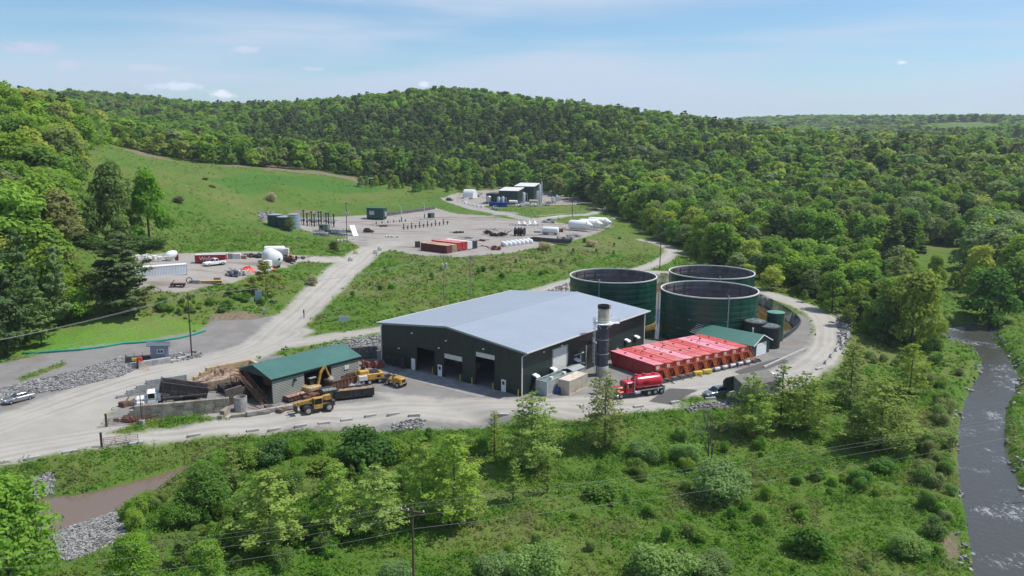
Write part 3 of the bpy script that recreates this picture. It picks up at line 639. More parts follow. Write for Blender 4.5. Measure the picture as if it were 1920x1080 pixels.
# ---------------------------------------------------------------- forest: 300 largest of each kind as trees, the rest one mass
DM = np.array([(-900,120),(-300,140),(-60,160),(0,166),(60,168),(110,188),(135,240),(165,330),(185,400),(200,440),(240,500),(480,462),(600,512),(640,508),(700,496),(760,492),(820,502),(900,530),(1000,522),(1060,480),(1110,440),(1180,395),(1230,340),(1290,292),(1350,268),(1400,247),(1450,232),(1500,220),(1560,212),(1600,196),(1640,180),(1700,180),(1750,200),(1765,235),(1830,240),(1900,235),(1960,215),(2300,180),(2900,150)], float)
def forest_ok(px, D, R):
    m = D > np.interp(px, DM[:, 0], DM[:, 1])
    m &= ~((px > 1712) & (px < 1835) & (D > 200) & (D < 345))
    m &= ~((px > 1650) & (px < 1712) & (D > 225) & (D < 330) & (R.rand(len(px)) < .6))
    m &= ~((px > 1735) & (px < 1860) & (D > 1380) & (D < 1765)); m &= ~((px > 1865) & (D > 700) & (D < 1080))
    return m
def scatter(d0, d1, sp, seed, w0=-.78, w1=.78):
    R = np.random.RandomState(seed); ys = np.arange(d0, d1, sp); P = []
    for y in ys:
        xs = np.arange(w0*y, w1*y, sp); P.append(np.stack([xs+R.uniform(-.42, .42, len(xs))*sp, y+R.uniform(-.42, .42, len(xs))*sp], 1))
    P = np.concatenate(P); px = P[:, 0]/P[:, 1]*1540+960
    return P[forest_ok(px, P[:, 1], R)]
RF = np.random.RandomState(5)
bands = [(110, 420, 7.2, 1.0), (420, 700, 7.8, 1.0), (700, 1250, 9.0, 1.1), (1250, 2350, 15., 1.)]
T = []
for k, (a, b, sp, hs) in enumerate(bands):
    P = scatter(a, b, sp, 20+k); T.append(np.concatenate([P, np.full((len(P), 1), k), np.full((len(P), 1), hs)], 1))
T = np.concatenate(T); TX, TY = T[:, 0], T[:, 1]; TZ = height(TX, TY)
cn = fbm(TX, TY, 150, 9, 3); cn2 = fbm(TX, TY, 60, 31, 2); tpx = TX/TY*1540+960
con = (cn > .45) & (RF.rand(len(TX)) < .6) | (RF.rand(len(TX)) < .04)
hill = (tpx > 480) & (tpx < 1180) & (TY > 555) & (TY < 780) & (TZ < 52)
con |= hill & (RF.rand(len(TX)) < .62)
con &= ~((tpx < 260) & (TY < 260))
con &= ~((TZ > 62) & (RF.rand(len(TX)) < .8)); con &= ~((tpx > 1180) & (TY < 480) & (RF.rand(len(TX)) < .85)); con &= ~((tpx < 420) & (TY > 240) & (RF.rand(len(TX)) < .8))
hh = np.where(con, RF.uniform(15, 21, len(TX)), RF.uniform(10.5, 20.5, len(TX)))
low = (tpx > 1380) & (tpx < 1760) & (TY < 300); hh = np.where(low & ~con, RF.uniform(7.5, 13, len(TX)), hh)
edge = TY < np.interp(tpx, DM[:, 0], DM[:, 1])+14; hh = np.where(edge & (tpx > 230), hh*RF.uniform(.45, .95, len(TX)), hh)
wd = np.where(con, RF.uniform(.85, 1.1, len(TX)), RF.uniform(.85, 1.4, len(TX)))*np.where(low, 1.25, 1)*np.where(TY > 1250, 1.5, 1)
# leave out what stands wholly behind nearer crowns, or outside the frame
order = np.argsort(TY); cover = np.full(420, 9999.); keepi = []
topx, topy = proj(TX, TY, TZ+hh); bx, by = proj(TX, TY, TZ+hh*.45); hw = hh*.36*wd/TY*1540
for i in order:
    x0, x1 = topx[i]-hw[i], topx[i]+hw[i]
    if x1 < -60 or x0 > 1980 or topy[i] > 1150: continue
    a, b = max(0, int((x0+100)/5.2)), min(419, int((x1+100)/5.2)+1)
    if topy[i] < cover[a:b].max()+2 or TY[i] < 330: keepi.append(i)
    a2, b2 = max(0, int((x0+hw[i]*.45+100)/5.2)), min(419, int((x1-hw[i]*.45+100)/5.2)+1)
    cover[a2:b2] = np.minimum(cover[a2:b2], topy[i]*.55+by[i]*.45)
keepi = np.array(keepi); print('forest trees', len(TX), 'kept', len(keepi), 'conifers', con[keepi].sum())
def zone_of(px, D):
    if D > 1200: return 'on the far ridge under the sky'
    if px < 190 and D < 320: return 'on the wooded slope at the left edge above the pines'
    if px < 480 and D < 700: return 'in the wood along the top left of the green meadow'
    if px < 760 and D < 600: return 'in the tree line behind the top of the meadow'
    if px < 1180 and D < 610: return 'in the tree line behind the far compressor station'
    if px < 760: return 'on the forested hill left of the summit'
    if px < 1180: return 'on the forested hill below the summit'
    if D > 560: return 'on the long wooded ridge right of the summit'
    if D > 380: return 'on the wooded hillside above the valley floor'
    if px < 1480: return 'in the wood just behind the green tanks'
    if px < 1740: return 'in the wood between the ring road and the river'
    return 'on the far side of the river at the right edge'
def pick_col(i):
    r = RF.rand(); px, D = tpx[i], TY[i]
    if con[i]: return 'pine' if r < .7 else ('deep' if r < .9 else 'pinel')
    if px < 480 and D < 560: cs = [('bright', .38), ('green', .30), ('yellow', .14), ('olive', .10), ('rust', .02), ('dark', .06)]
    elif px > 1550 and 300 < D < 700: cs = [('olive', .34), ('green', .26), ('yellow', .08), ('grey', .16), ('rust', .07), ('dark', .09)]
    elif px > 1180: cs = [('green', .36), ('bright', .16), ('olive', .17), ('yellow', .08), ('grey', .12), ('dark', .11)]
    else: cs = [('green', .42), ('bright', .20), ('dark', .20), ('olive', .12), ('rust', .06)]
    if cn2[i] > .5: r = r*.6
    for k, p in cs:
        if r < p: return k
        r -= p
    return 'green'
CN = dict(green='Mid green', bright='Bright green', yellow='Yellow green', olive='Olive green', dark='Dark green', pine='Dark', deep='Very dark', pinel='Pale green', grey='Grey green', rust='Reddish brown')
app = hh*wd/TY; ks = keepi[np.argsort(-app[keepi])]
nb_ = nc_ = 0; rest = []
for i in ks:
    c = pick_col(i)
    if con[i] and nc_ < 300:
        nc_ += 1; far = TY[i] > 380; key = ('pine' if TY[i] < 230 else 'pinemid') if not far else 'pinefar'
        z = zone_of(tpx[i], TY[i])
        tree(key, (TX[i], TY[i], TZ[i]), hh[i], c, 'conifer_tree', CN[c]+' conifer '+z, 'tree', CN[c].lower()+' conifers '+z, wide=wd[i], single=far)
    elif not con[i] and nb_ < 300:
        nb_ += 1; key = 'broad' if TY[i] < 235 else ('mid' if TY[i] < 420 else 'far')
        if TY[i] < 420 and c in ('yellow', 'olive', 'grey', 'rust') and RF.rand() < .3: key = 'open'
        z = zone_of(tpx[i], TY[i])
        tree(key, (TX[i], TY[i], TZ[i]), hh[i], c, 'leafy_tree', CN[c]+' broadleaf tree '+z, 'tree', CN[c].lower()+' leafy trees '+z, wide=wd[i])
    else: rest.append((i, c))
Q = []; TT = []; CC = []
for i, c in rest:
    D = TY[i]
    key = ('pinefar' if con[i] else 'far') if D < 1250 else 'vfar'
    if D < 400: key = 'pinemid' if con[i] else 'mid'
    _, _, q, t = VAR[key][RF.randint(len(VAR[key]))]
    a = RF.uniform(0, 6.28); s = hh[i]/10; sw = s*wd[i]
    x = q[..., 0]*math.cos(a)-q[..., 1]*math.sin(a); y = q[..., 0]*math.sin(a)+q[..., 1]*math.cos(a)
    Q.append(np.stack([x*sw+TX[i], y*sw+TY[i], q[..., 2]*s+TZ[i]], -1)); TT.append(t)
    CC.append(np.tile(np.array(jit(RF, LC[c])[:3]), (len(q), 1)))
Q = np.concatenate(Q); print('forest mass quads', len(Q))
me = leaf_mesh('forest', Q, np.concatenate(TT), LS, np.concatenate(CC)); fo = bpy.data.objects.new('forest', me); COL.objects.link(fo)
tag(fo, 'dense green forest of many trees covering the hills behind the site', 'forest', None, 'stuff')
del Q, TT, CC
# ================================================================ warehouse
DG = M('dark_green_sheet', (.018, .030, .026), .45, nscale=.5, namt=.2, stripes=('xy', .3, .03)); DGf = M('dark_green_trim', (.02, .034, .029), .5)
ROOF = M('blue_grey_roof', (.45, .495, .555), .38, .42, nscale=.15, namt=.035, stripes=('x', .91, .05), seam=.3)
WHT = M('white_paint', (.74, .75, .75), .5, nscale=2, namt=.05); OFFW = M('off_white', (.60, .59, .56), .6, nscale=1.5, namt=.08)
BLK = M('black_matt', (.012, .012, .013), .7); GLASS = M('dark_glass', (.012, .015, .018), .06, spec=.8); STEEL = M('galvanised', (.42, .43, .44), .45, .5, nscale=2, namt=.12)
CONC = M('concrete', (.36, .345, .32), .9, nscale=1.2, namt=.15, dirt=((.20,.185,.165), .9, .6), bump=.02); CONCL = M('pale_concrete', (.40, .385, .36), .9, nscale=1.5, namt=.12, dirt=((.3,.28,.25), .8, .4), bump=.02)
YEL = M('machine_yellow', (.52, .29, .04), .55, nscale=1, namt=.2, dirt=((.17,.11,.06), 2.2, .8)); YELP = M('safety_yellow', (.52, .40, .05), .6); RUB = M('rubber', (.022, .021, .02), .85, nscale=6, namt=.3)
RUST = M('rusty_steel', (.16, .065, .04), .85, nscale=2.5, namt=.4, dirt=((.07,.04,.03), 1.5, .7)); SOIL = M('soil', (.20, .13, .08), .98, nscale=2, namt=.35, bump=.08, bscale=4)
SILV = M('silver_paint', (.50, .52, .55), .3, .4); LAMPW = M('lamp_lens', (.85, .85, .82), .3)
WO = (1.8, 137.46, 0); WR = math.radians(52.5); WA, WBd, WE, WRi = 43.8, 34.8, 7.85, 9.6
wh = thing('warehouse', 'large dark green metal warehouse with a low pale blue grey gable roof', 'warehouse', WO, WR)
def wallpl(mb, a, b, z1, holes, T):   # wall in plane: runs along local x from 0 to a; rectangular holes (x0,x1,z0,z1); top line z1(x)
    xs = sorted({0, a} | {h[0] for h in holes} | {h[1] for h in holes} | ({a/2} if callable(z1) else set()))
    zt = z1 if callable(z1) else (lambda x: z1)
    for x0, x1 in zip(xs[:-1], xs[1:]):
        hs = [h for h in holes if h[0] <= x0+1e-6 and h[1] >= x1-1e-6]
        z = 0.
        if hs: mb_quad(mb, x0, x1, 0, hs[0][2], hs[0][2], b, T) if hs[0][2] > 0.01 else None; z = hs[0][3]
        mb_quad(mb, x0, x1, z, zt(x0), zt(x1), b, T)
def mb_quad(mb, x0, x1, z0, za, zb, b, T):
    mb.add([(x0,0,z0),(x1,0,z0),(x1,0,zb),(x0,0,za),(x0,b,z0),(x1,b,z0),(x1,b,zb),(x0,b,za)], [(0,1,2,3),(7,6,5,4),(0,4,5,1),(3,2,6,7),(0,3,7,4),(1,5,6,2)], T)
BAYS = [(20.6, 25.2, 0, 4.7), (13.7, 18.2, 0, 4.7), (6.05, 10.5, 0, 6.3)]
TF = Matrix(((0,1,0,0),(1,0,0,0),(0,0,1,0),(0,0,0,1)))     # gable plane: along local y, thickness to +x
m = MB(); wallpl(m, WBd, .2, lambda y: WE+(WRi-WE)*(1-abs(y-WBd/2)/(WBd/2)), BAYS, TF); m.build('gable_wall', DG, wh)
m = MB(); wallpl(m, WBd, .2, lambda y: WE+(WRi-WE)*(1-abs(y-WBd/2)/(WBd/2)), [], Matrix.Translation((WA-.2,0,0)) @ TF); m.build('rear_wall', DG, wh)
m = MB(); wallpl(m, WA-.4, .2, WE, [(9.3, 14.1, .3, 6.3)], Matrix.Translation((.2,0,0))); m.build('side_wall', DG, wh)
m = MB(); wallpl(m, WA-.4, .2, WE, [], Matrix.Translation((.2,WBd-.2,0))); m.build('side_wall', DG, wh)
rf = None
for s in (0, 1):
    m = MB(); ye = -1.15 if s == 0 else WBd+1.15; zr = WRi+.18; ze = WE+.18-(WRi-WE)/(WBd/2)*1.15
    m.add([(-.25,ye,ze),(WA+.25,ye,ze),(WA+.25,WBd/2,zr),(-.25,WBd/2,zr),(-.25,ye,ze+.1),(WA+.25,ye,ze+.1),(WA+.25,WBd/2,zr+.1),(-.25,WBd/2,zr+.1)], [(0,1,2,3),(4,5,6,7),(0,4,5,1),(1,5,6,2),(2,6,7,3),(3,7,4,0)])
    r_ = m.build('roof', ROOF, wh)
    if s == 0:
        v = MB(); v.cyl((38, 5, 8.2), (38, 5, 9.5), .12, n=8); v.box(37.7,38.3,4.9,5.1,9.3,9.42); v.build('vent_pipe', STEEL, r_)
        rc = MB(); rc.prism([(WBd/2-.35, zr+.10), (WBd/2, zr+.16), (WBd/2+.35, zr+.10)], -.27, WA+.27); rc.build('ridge_cap', ROOF, r_)
m = MB()
for ye in (-1.15, WBd+1.15):
    s = -1 if ye < 0 else 1; m.box(-.3, WA+.3, min(ye, ye+s*.16), max(ye, ye+s*.16), ze-.06, ze+.14)
for x in (-.06, WA+.02):   # downpipes
    m.box(x-.1, x+.1, -.14, -.02, 0, WE-.7); m.cyl((x, -.08, WE-.75), (x, -1.1, WE-.15), .07, n=6)
m.box(-.2, .0, WBd+.02, WBd+.14, 0, WE-.5); m.build('gutter', OFFW, wh)
m = MB()
for k in (0, 1):
    y0, y1, za, zb = ((-1.15, WBd/2, ze-.22, zr-.12) if k == 0 else (WBd/2, WBd+1.15, zr-.12, ze-.22))
    m.add([(-.30,y0,za),(-.30,y1,zb),(-.30,y1,zb+.34),(-.30,y0,za+.34),(-.262,y0,za),(-.262,y1,zb),(-.262,y1,zb+.34),(-.262,y0,za+.34)], [(0,1,2,3),(7,6,5,4),(0,3,7,4),(1,5,6,2),(0,4,5,1),(3,2,6,7)])
m.build('fascia', M('grey_trim', (.26,.28,.29), .5), wh)
for i, (y0, y1, z0, z1) in enumerate(BAYS):
    m = MB(); m.box(-.04,.24,y0-.18,y0,0,z1+.18); m.box(-.04,.24,y1,y1+.18,0,z1+.18); m.box(-.04,.24,y0,y1,z1,z1+.18); fr = m.build('bay_opening', DGf, wh)
    if i: m = MB(); m.box(.08,.16,y0+.01,y1-.01,z1-(.95 if i == 1 else .9),z1-.01); m.build('roller_door', OFFW, fr)
m = MB(); m.box(9.31, 14.09, .06, .14, .31, 6.29); [m.box(9.31, 14.09, .04, .06, z, z+.03) for z in np.arange(.9, 6.2, .6)]; sd_ = m.build('side_door', OFFW, wh)
m = MB(); m.box(9.1,9.3,-.05,.2,0,6.5); m.box(14.1,14.3,-.05,.2,0,6.5); m.box(9.3,14.1,-.05,.2,6.3,6.5); m.build('door_frame', M('grey_trim'), sd_)
for y0, z0 in ((25.7, .25), (18.75, .25), (3.5, .12)):
    m = MB(); m.box(-.07,-.005,y0,y0+1.02,.02,2.25); d = m.build('personnel_door', WHT, wh)
    if y0 < 20: m = MB(); m.box(-.085,-.071,y0+.25,y0+.8,1.3,1.95); m.build('window', GLASS, d)
m = MB(); m.box(32.1,32.5,-.5,-.02,1.2,1.9); m.cyl((32.3,-.3,1.9),(32.3,-.3,2.3),.06); m.build('meter_box', OFFW, wh)
for x in (3.65, 9.05, 16.9, 36.0, 40.0):    # weather hoods over the louvres
    m = MB(); pr = [(-.03, 3.25)]+[(-.95*math.sin(t), 3.25-.12+.35*math.cos(t)-.35) for t in np.linspace(.15, 1.5, 7)]+[(-1.0, 2.7), (-.03, 2.95)]
    m.prism([(a, b) for a, b in pr], x-.55, x+.55); h_ = m.build('vent_hood', WHT, wh)
    m = MB(); m.box(x-.5, x+.5, -.12, -.01, 1.7, 2.85); m.build('louvre', BLK, h_)
for y, z in ((26.4, 7.2), (17.6, 7.1), (8.6, 7.0), (30.0, 3.6), (19.4, 5.4)):
    m = MB(); m.box(-.22,-.01,y-.17,y+.17,z,z+.16); m.build('wall_light', LAMPW, wh)
for x in (6.4, 12.2): m = MB(); m.box(x-.17,x+.17,-.22,-.01,6.55,6.72); m.build('wall_light', LAMPW, wh)
m = MB(); m.cyl((20.3,-.25,0),(20.3,-.25,5),.09); m.cyl((18.3,-.3,0.2),(18.3,-.3,3.6),.13); m.cyl((16.2,-.3,3.9),(19.4,-.3,3.9),.09); m.cyl((18.3,-.3,2.1),(18.3,-1.1,2.1),.2); m.build('pipework', OFFW, wh)
m = MB()
for j in range(5):
    z = .25+j*.42; m.tube([(-.5, 27.6, z), (-.5, 33.6-.3*j, z+.1), (-.75, 34.0-.3*j, z), (-.9, 33.4-.3*j, z), (-.9, 27.8, z-.05)], .06)
for y in (28.5, 31, 33): m.box(-1.0,-.2,y-.05,y+.05,0,2.3)
m.build('hose_rack', M('dark_hose', (.05,.05,.05), .6), wh)
m = MB(); m.box(-.1, WA+.1, -.1, WBd+.1, -.6, .03); m.build('floor_slab', M('slab', (.17,.165,.16), .9, nscale=.4, namt=.2), wh)
m = MB(); m.box(-5.2, -.12, 5, 27, -.5, .03); ap = m.build('concrete_apron', M('apron', (.27,.265,.26), .9, nscale=.6, namt=.15, dirt=((.17,.165,.16), .5, .6)), None); ap.location = WO; ap.rotation_euler = (0,0,WR); ap['kind'] = 'structure'
def WL_(x, y, z=0): v = Matrix.Rotation(WR, 4, 'Z') @ Vector((x, y, z)); return (v.x+WO[0], v.y+WO[1], v.z)
R0 = np.random.RandomState(3)
for (x, y) in ((5, 23), (8, 21.6), (5, 15), (9, 17), (6, 8), (10, 7)):   # pallets of goods just inside the doors
    m = MB()
    for k in range(4): m.bev(-.6+.62*(k % 2), -.02+.62*(k % 2), -.6+.62*(k//2), -.02+.62*(k//2), .15, .9+.5*R0.rand(), .04)
    b = m.build('goods', M('cardboard', (.22,.17,.11), .8, nscale=3, namt=.3)); t = thing('pallet_load', 'Dim pallet load standing inside an open warehouse bay', 'pallet', WL_(x, y, .03), WR+R0.uniform(-.3,.3), 'pallets inside the warehouse'); b.parent = t
    m = MB(); [m.box(-.62,.64,-.62+i*.3,-.5+i*.3,.1,.14) for i in range(5)]; [m.box(-.62+i*.57,-.5+i*.57,-.62,.64,0,.1) for i in range(3)]; m.build('pallet', M('pallet_wood', (.3,.2,.11), .9), t)
# bollards
bl = [(370,742,'beside the leftmost white warehouse door'),(513,782,'between the left and middle warehouse bays'),(668,822,'right of the middle warehouse bay'),(735,840,'left of the tallest warehouse bay'),(853,872,'right of the tallest warehouse bay'),(995,908,'just left of the near warehouse corner'),(1030,892,'just right of the near warehouse corner')]
for x, y, t in bl:
    g = G(640+x/3, 440+y/3); m = MB(); m.lathe([(.11,-.2),(.11,1.15),(.07,1.24),(.02,1.27)], 10); solo(m, 'bollard', YELP, 'Yellow steel bollard '+t, 'bollard', (g.x, g.y, max(g.z, .0)), 0, 'yellow bollards at the warehouse')
# ================================================================ exhaust stack
st = thing('exhaust_stack', 'tall dark blue and beige exhaust stack with a white railed platform beside the warehouse', 'chimney', (17.2, 150.6, 0))
m = MB(); m.lathe([(1.22,-.3),(1.22,1.7),(1.12,1.9)], 24); m.build('base', CONC, st, True)
m = MB(); m.lathe([(1.1,1.85),(1.1,10.2)], 28, cap0=False, cap1=False); sh = m.build('shell', M('stack_blue', (.035,.045,.075), .42, nscale=.7, namt=.2, dirt=((.09,.09,.09), .9, .4)), st, True)
m = MB(); [m.lathe([(1.11,z),(1.2,z),(1.2,z+.12),(1.11,z+.12)], 28, cap0=False, cap1=False) for z in (4.2, 7.0)]; m.build('ring', STEEL, sh)
m = MB(); m.lathe([(1.05,10.2),(1.05,13.3)], 28, cap0=False, cap1=False); m.lathe([(.97,10.3),(.97,13.3)], 28, cap1=False); m.build('top_section', M('stack_beige', (.40,.37,.30), .7, nscale=1, namt=.15, dirt=((.12,.11,.10), .7, .5)), st, True)
m = MB(); m.lathe([(.98,13.05),(1.12,13.0),(1.12,13.6),(1.0,13.62),(.96,13.1)], 28, cap0=False, cap1=False); m.build('rim', BLK, st, True)
def ringrail(mb, r, z, h=1.1, n=24, post=12, w=.03):
    for zz in (z+h, z+h*.55):
        pts = [(r*math.cos(2*PI*i/n), r*math.sin(2*PI*i/n), zz) for i in range(n+1)]; mb.tube(pts, w, 5)
    for i in range(post): a = 2*PI*i/post; mb.cyl((r*math.cos(a), r*math.sin(a), z), (r*math.cos(a), r*math.sin(a), z+h), w, n=5)
m = MB(); m.lathe([(1.06,10.1),(1.95,10.1),(1.95,10.22),(1.06,10.22)], 24, cap0=False, cap1=False)
for i in range(6): a = i*PI/3; m.cyl((1.1*math.cos(a),1.1*math.sin(a),9.2),(1.85*math.cos(a),1.85*math.sin(a),10.1),.05,n=5)
m.box(1.5,3.0,-.5,.6,10.1,10.2); pf = m.build('platform', WHT, st)
m = MB(); ringrail(m, 1.93, 10.2)
for x, y in ((3.0,-.5),(3.0,.6)): m.cyl((x,y,10.2),(x,y,11.3),.03,n=5)
for z in (10.8, 11.3): m.tube([(1.9,-.5,z),(3,-.5,z),(3,.6,z),(1.9,.6,z)], .03, 5)
m.build('railing', WHT, pf)
m = MB()
for y in (-.25, .25): m.cyl((-1.5,y-.2,.1),(-1.5,y-.2,11.3),.035,n=5)
for z in np.arange(.4, 11.2, .3): m.cyl((-1.5,-.45,z),(-1.5,.05,z),.02,n=4)
for z in np.arange(2.6, 11.2, .8): m.tube([(-1.5+.4*(-math.sin(t)), -.2-.42*math.cos(t), z) for t in np.linspace(0, PI, 7)], .022, 4)
for t in (.5, 1.57, 2.6): m.cyl((-1.5-.4*math.sin(t), -.2-.42*math.cos(t), 2.6), (-1.5-.4*math.sin(t), -.2-.42*math.cos(t), 11.1), .018, n=4)
m.build('ladder', WHT, st)
e = Vector(WL_(23.0, .0, 5.2))-Vector((17.2,150.6,0)); d0 = e.copy(); d0.z = 0; d0.normalize()
m = MB(); m.cyl(d0*1.0+Vector((0,0,5.2)), e, .42, n=14); m.cyl(e-Vector((0,0,0)), e+Vector((0,0,.9)), .42, n=14); m.build('duct', STEEL, st, True)
# ================================================================ big open tanks
TG = M('tank_green', (.006, .062, .04), .30, nscale=.3, namt=.25, dirt=((.02,.09,.065), .5, .5), stripes=('z', 1.3, .03), seam=.35); TIN = M('tank_inside', (.15, .14, .145), .6, nscale=.4, namt=.25, stripes=('z', 1.35, .05), dirt=((.05,.045,.045), .25, .7))
TL = ['large open dark green tank nearest the red tank row', 'large open dark green tank behind the far corner of the warehouse', 'large open dark green tank farthest back, partly behind another tank']
PXA = [(1335, 623), (1123, 600), (1331, 520)]
for k, ((c, r), lb) in enumerate(zip(TANKS, TL)):
    t = thing('storage_tank', lb, 'tank', (c[0], c[1], PITZ), 0, 'open green storage tanks'); hh_ = 10.2-PITZ
    m = MB(); m.lathe([(r,0),(r,hh_-.1)], 96, cap0=False, cap1=False); [m.box(-.05,.05,r-.01,r+.035,.1,hh_-.12, Matrix.Rotation(2*PI*q_/28,4,'Z')) for q_ in range(28)]; m.build('shell', TG, t, True)
    m = MB(); m.lathe([(r-.12,.3),(r-.12,hh_-.05)], 96, cap0=True, cap1=False)
    for i in range(20): a = 2*PI*i/20; m.box(-.05,.05,r-.28,r-.13,.3,hh_-.1, Matrix.Rotation(a,4,'Z'))
    m.build('lining', TIN, t, True)
    m = MB(); m.lathe([(r-.16,hh_-.12),(r+.12,hh_-.12),(r+.12,hh_+.12),(r-.16,hh_+.12),(r-.16,hh_-.12)], 96, cap0=False, cap1=False); m.build('rim', OFFW, t)
    for z in (2.4, 4.7, 7.0): m = MB(); m.lathe([(r,z-.04),(r+.07,z-.03),(r+.09,z+.05),(r,z+.06)], 96, cap0=False, cap1=False); m.build('hoop', M('tank_hoop', (.02,.09,.06), .3), t)
    m = MB(); m.lathe([(r+.005,-.1),(r+.14,-.1),(r+.14,.9),(r+.005,1.0)], 96, cap0=False, cap1=False); m.build('skirt', M('stained_skirt', (.22,.15,.05), .8, nscale=.5, namt=.3), t)
    a = {0: -1.42, 1: -2.0, 2: -1.62}[k]; m = MB(); x, y = (r+.2)*math.cos(a), (r+.2)*math.sin(a)
    m.cyl((x,y,.2),(x,y,hh_+.7),.09,n=8); m.cyl((x,y,hh_+.5),(x*.94,y*.94,hh_+.5),.09,n=8); [m.box(x-.15,x+.15,y-.1,y+.2,z,z+.1) for z in (3,6,9)]; m.build('fill_pipe', STEEL, t)
    m = MB(); a2 = a-.45; x, y = (r-.25)*math.cos(a2), (r-.25)*math.sin(a2); m.cyl((x,y,hh_-.6),(x,y,hh_+.7),.05,n=6); m.cyl((x,y,hh_+.6),(x-.5,y+.3,hh_+.9),.09,n=6); m.build('level_gauge', BLK, t)
    m = MB()
    for i in range(26):
        a3 = 2*PI*i/26; z = (2.4, 4.7, 7.0)[i % 3]; m.box(-.1,.1,-.1,.0,z-.12,z+.12, Matrix.Translation(((r+.18)*math.cos(a3),(r+.18)*math.sin(a3),0)) @ Matrix.Rotation(a3+PI/2,4,'Z'))
    m.build('hoop_lugs', STEEL, t)
# containment wall round the basin
m = MB(); P_ = PIT; n = len(P_); cx = sum(p[0] for p in P_)/n; cy = sum(p[1] for p in P_)/n
def off(p, d): v = Vector((p[0]-cx, p[1]-cy)); v = v*(1+d/v.length); return (v.x+cx, v.y+cy)
vs = []
for i, p in enumerate(P_):
    o, q = off(p, .35), off(p, -1.0); w_ = .06*math.sin(i*2.3)
    gz_ = .25+.18*math.sin(i*.9)*0+w_
    vs += [(o[0], o[1], -.4), (o[0], o[1], .75+w_), (p[0], p[1], .80+w_), (q[0], q[1], PITZ)]
fs = []
for i in range(n):
    j = (i+1) % n
    for k in range(3): fs.append((i*4+k, j*4+k, j*4+k+1, i*4+k+1))
m.add(vs, fs); solo(m, 'containment_wall', M('black_liner', (.014,.014,.016), .35, nscale=.8, namt=.3, bump=.05, bscale=1.5), 'black lined wall running round the basin of the three green tanks', 'wall')
# small tanks beside the shed
for px, py, r, h, col, lb in [(1408,647,2.45,5.3,'w','left of the two black wrapped round tanks behind the small green shed'),(1434,650,2.45,4.6,'w','right of the two black wrapped round tanks behind the small green shed'),(1447,640,1.9,6.2,'g','slim green round tank standing beside two black wrapped tanks')]:
    g = U(px, py, 0) if col == 'g' else U(px, py+4, 0); t = thing('round_tank', lb, 'tank', (g[0]+1.2, g[1]+2.0, 0), 0, 'small round tanks behind the green shed')
    if col == 'w':
        m = MB(); pr = []
        for k in range(14): z = h*k/13; pr.append((r+(.06 if k % 2 else -.03), z))
        m.lathe(pr+[(r*.9,h+.15)], 30, cap0=False); m.build('wrapped_shell', M('black_plastic', (.010,.011,.013), .5, bump=.06, bscale=2), t, True)
        m = MB(); m.lathe([(r*.88,h+.16),(r*.5,h+.4),(.3,h+.5)], 24); m.build('top', M('faded_cover', (.09,.11,.115), .6, nscale=2, namt=.8), t, True)
    else:
        m = MB(); m.lathe([(r,0),(r,h)], 30, cap0=False, cap1=False); m.build('shell', TG, t, True)
        m = MB(); m.lathe([(r+.04,h-.05),(r+.04,h+.06),(.2,h+.35)], 30); m.build('lid', M('pale_green', (.10,.26,.20), .5), t, True)
# small green shed with a white door
A, B = U(1410,672), U(1443,660); ya = yaw(A, B)
t = thing('pump_shed', 'small green shed with a green metal roof and a white garage door', 'shed', (*A, 0), ya)      # x along the door gable, y into the depth
W_, D_ = 7.0, 13.0; m = MB(); GRW = M('green_wall', (.012,.045,.034), .5, stripes=('xy', .25, .02))
m.add([(0,0,0),(W_,0,0),(W_,0,2.75),(W_/2,0,4.3),(0,0,2.75),(0,D_,0),(W_,D_,0),(W_,D_,2.75),(W_/2,D_,4.3),(0,D_,2.75)], [(0,1,2,3,4),(9,8,7,6,5),(0,4,9,5),(1,6,7,2)]); m.build('walls', GRW, t)
for s in (0, 1):
    m = MB(); xe = -.45 if s == 0 else W_+.45; m.add([(xe,-.5,2.62),(W_/2,-.5,4.38),(W_/2,D_+.5,4.38),(xe,D_+.5,2.62),(xe,-.5,2.74),(W_/2,-.5,4.5),(W_/2,D_+.5,4.5),(xe,D_+.5,2.74)], [(0,1,2,3),(4,5,6,7),(0,4,5,1),(2,6,7,3),(0,3,7,4),(1,5,6,2)])
    r_ = m.build('roof', M('teal_roof', (.018,.135,.105), .4, stripes=('y', .45, .04), nscale=.4, namt=.1), t)
    m = MB(); m.add([(xe,-.56,2.55),(W_/2,-.56,4.33),(W_/2,-.56,4.53),(xe,-.56,2.77),(xe,-.505,2.55),(W_/2,-.505,4.33),(W_/2,-.505,4.53),(xe,-.505,2.77)], [(0,1,2,3),(7,6,5,4),(0,4,5,1),(3,2,6,7),(0,3,7,4),(1,5,6,2)]); m.build('trim', WHT, r_)
m = MB(); m.box(1.5,5.6,-.07,-.01,.05,2.7); gd = m.build('garage_door', WHT, t); m = MB(); [m.box(1.5,5.6,-.085,-.071,z,z+.03) for z in (.7,1.35,2.0)]; m.build('panel_joint', M('joint_grey', (.45,.46,.46), .6), gd)
m = MB(); m.box(-.07,-.01,.9,1.6,1.5,2.1); m.build('window', WHT, t)
m = MB(); m.cyl((W_/2+.8,2.5,3.9),(W_/2+.8,2.5,5.1),.14,n=10); m.cyl((W_/2+.8,2.5,5.1),(W_/2+.8,2.5,5.3),.2,n=10); m.build('vent_pipe', OFFW, t)
m = MB()
for i in range(6): m.cyl((-.2+i*.55, D_+.4, 2.9+i*.25), (-.2+i*.55, D_+1.9, 3.1+i*.25), .06, n=6)
m.build('conduit', OFFW, t)
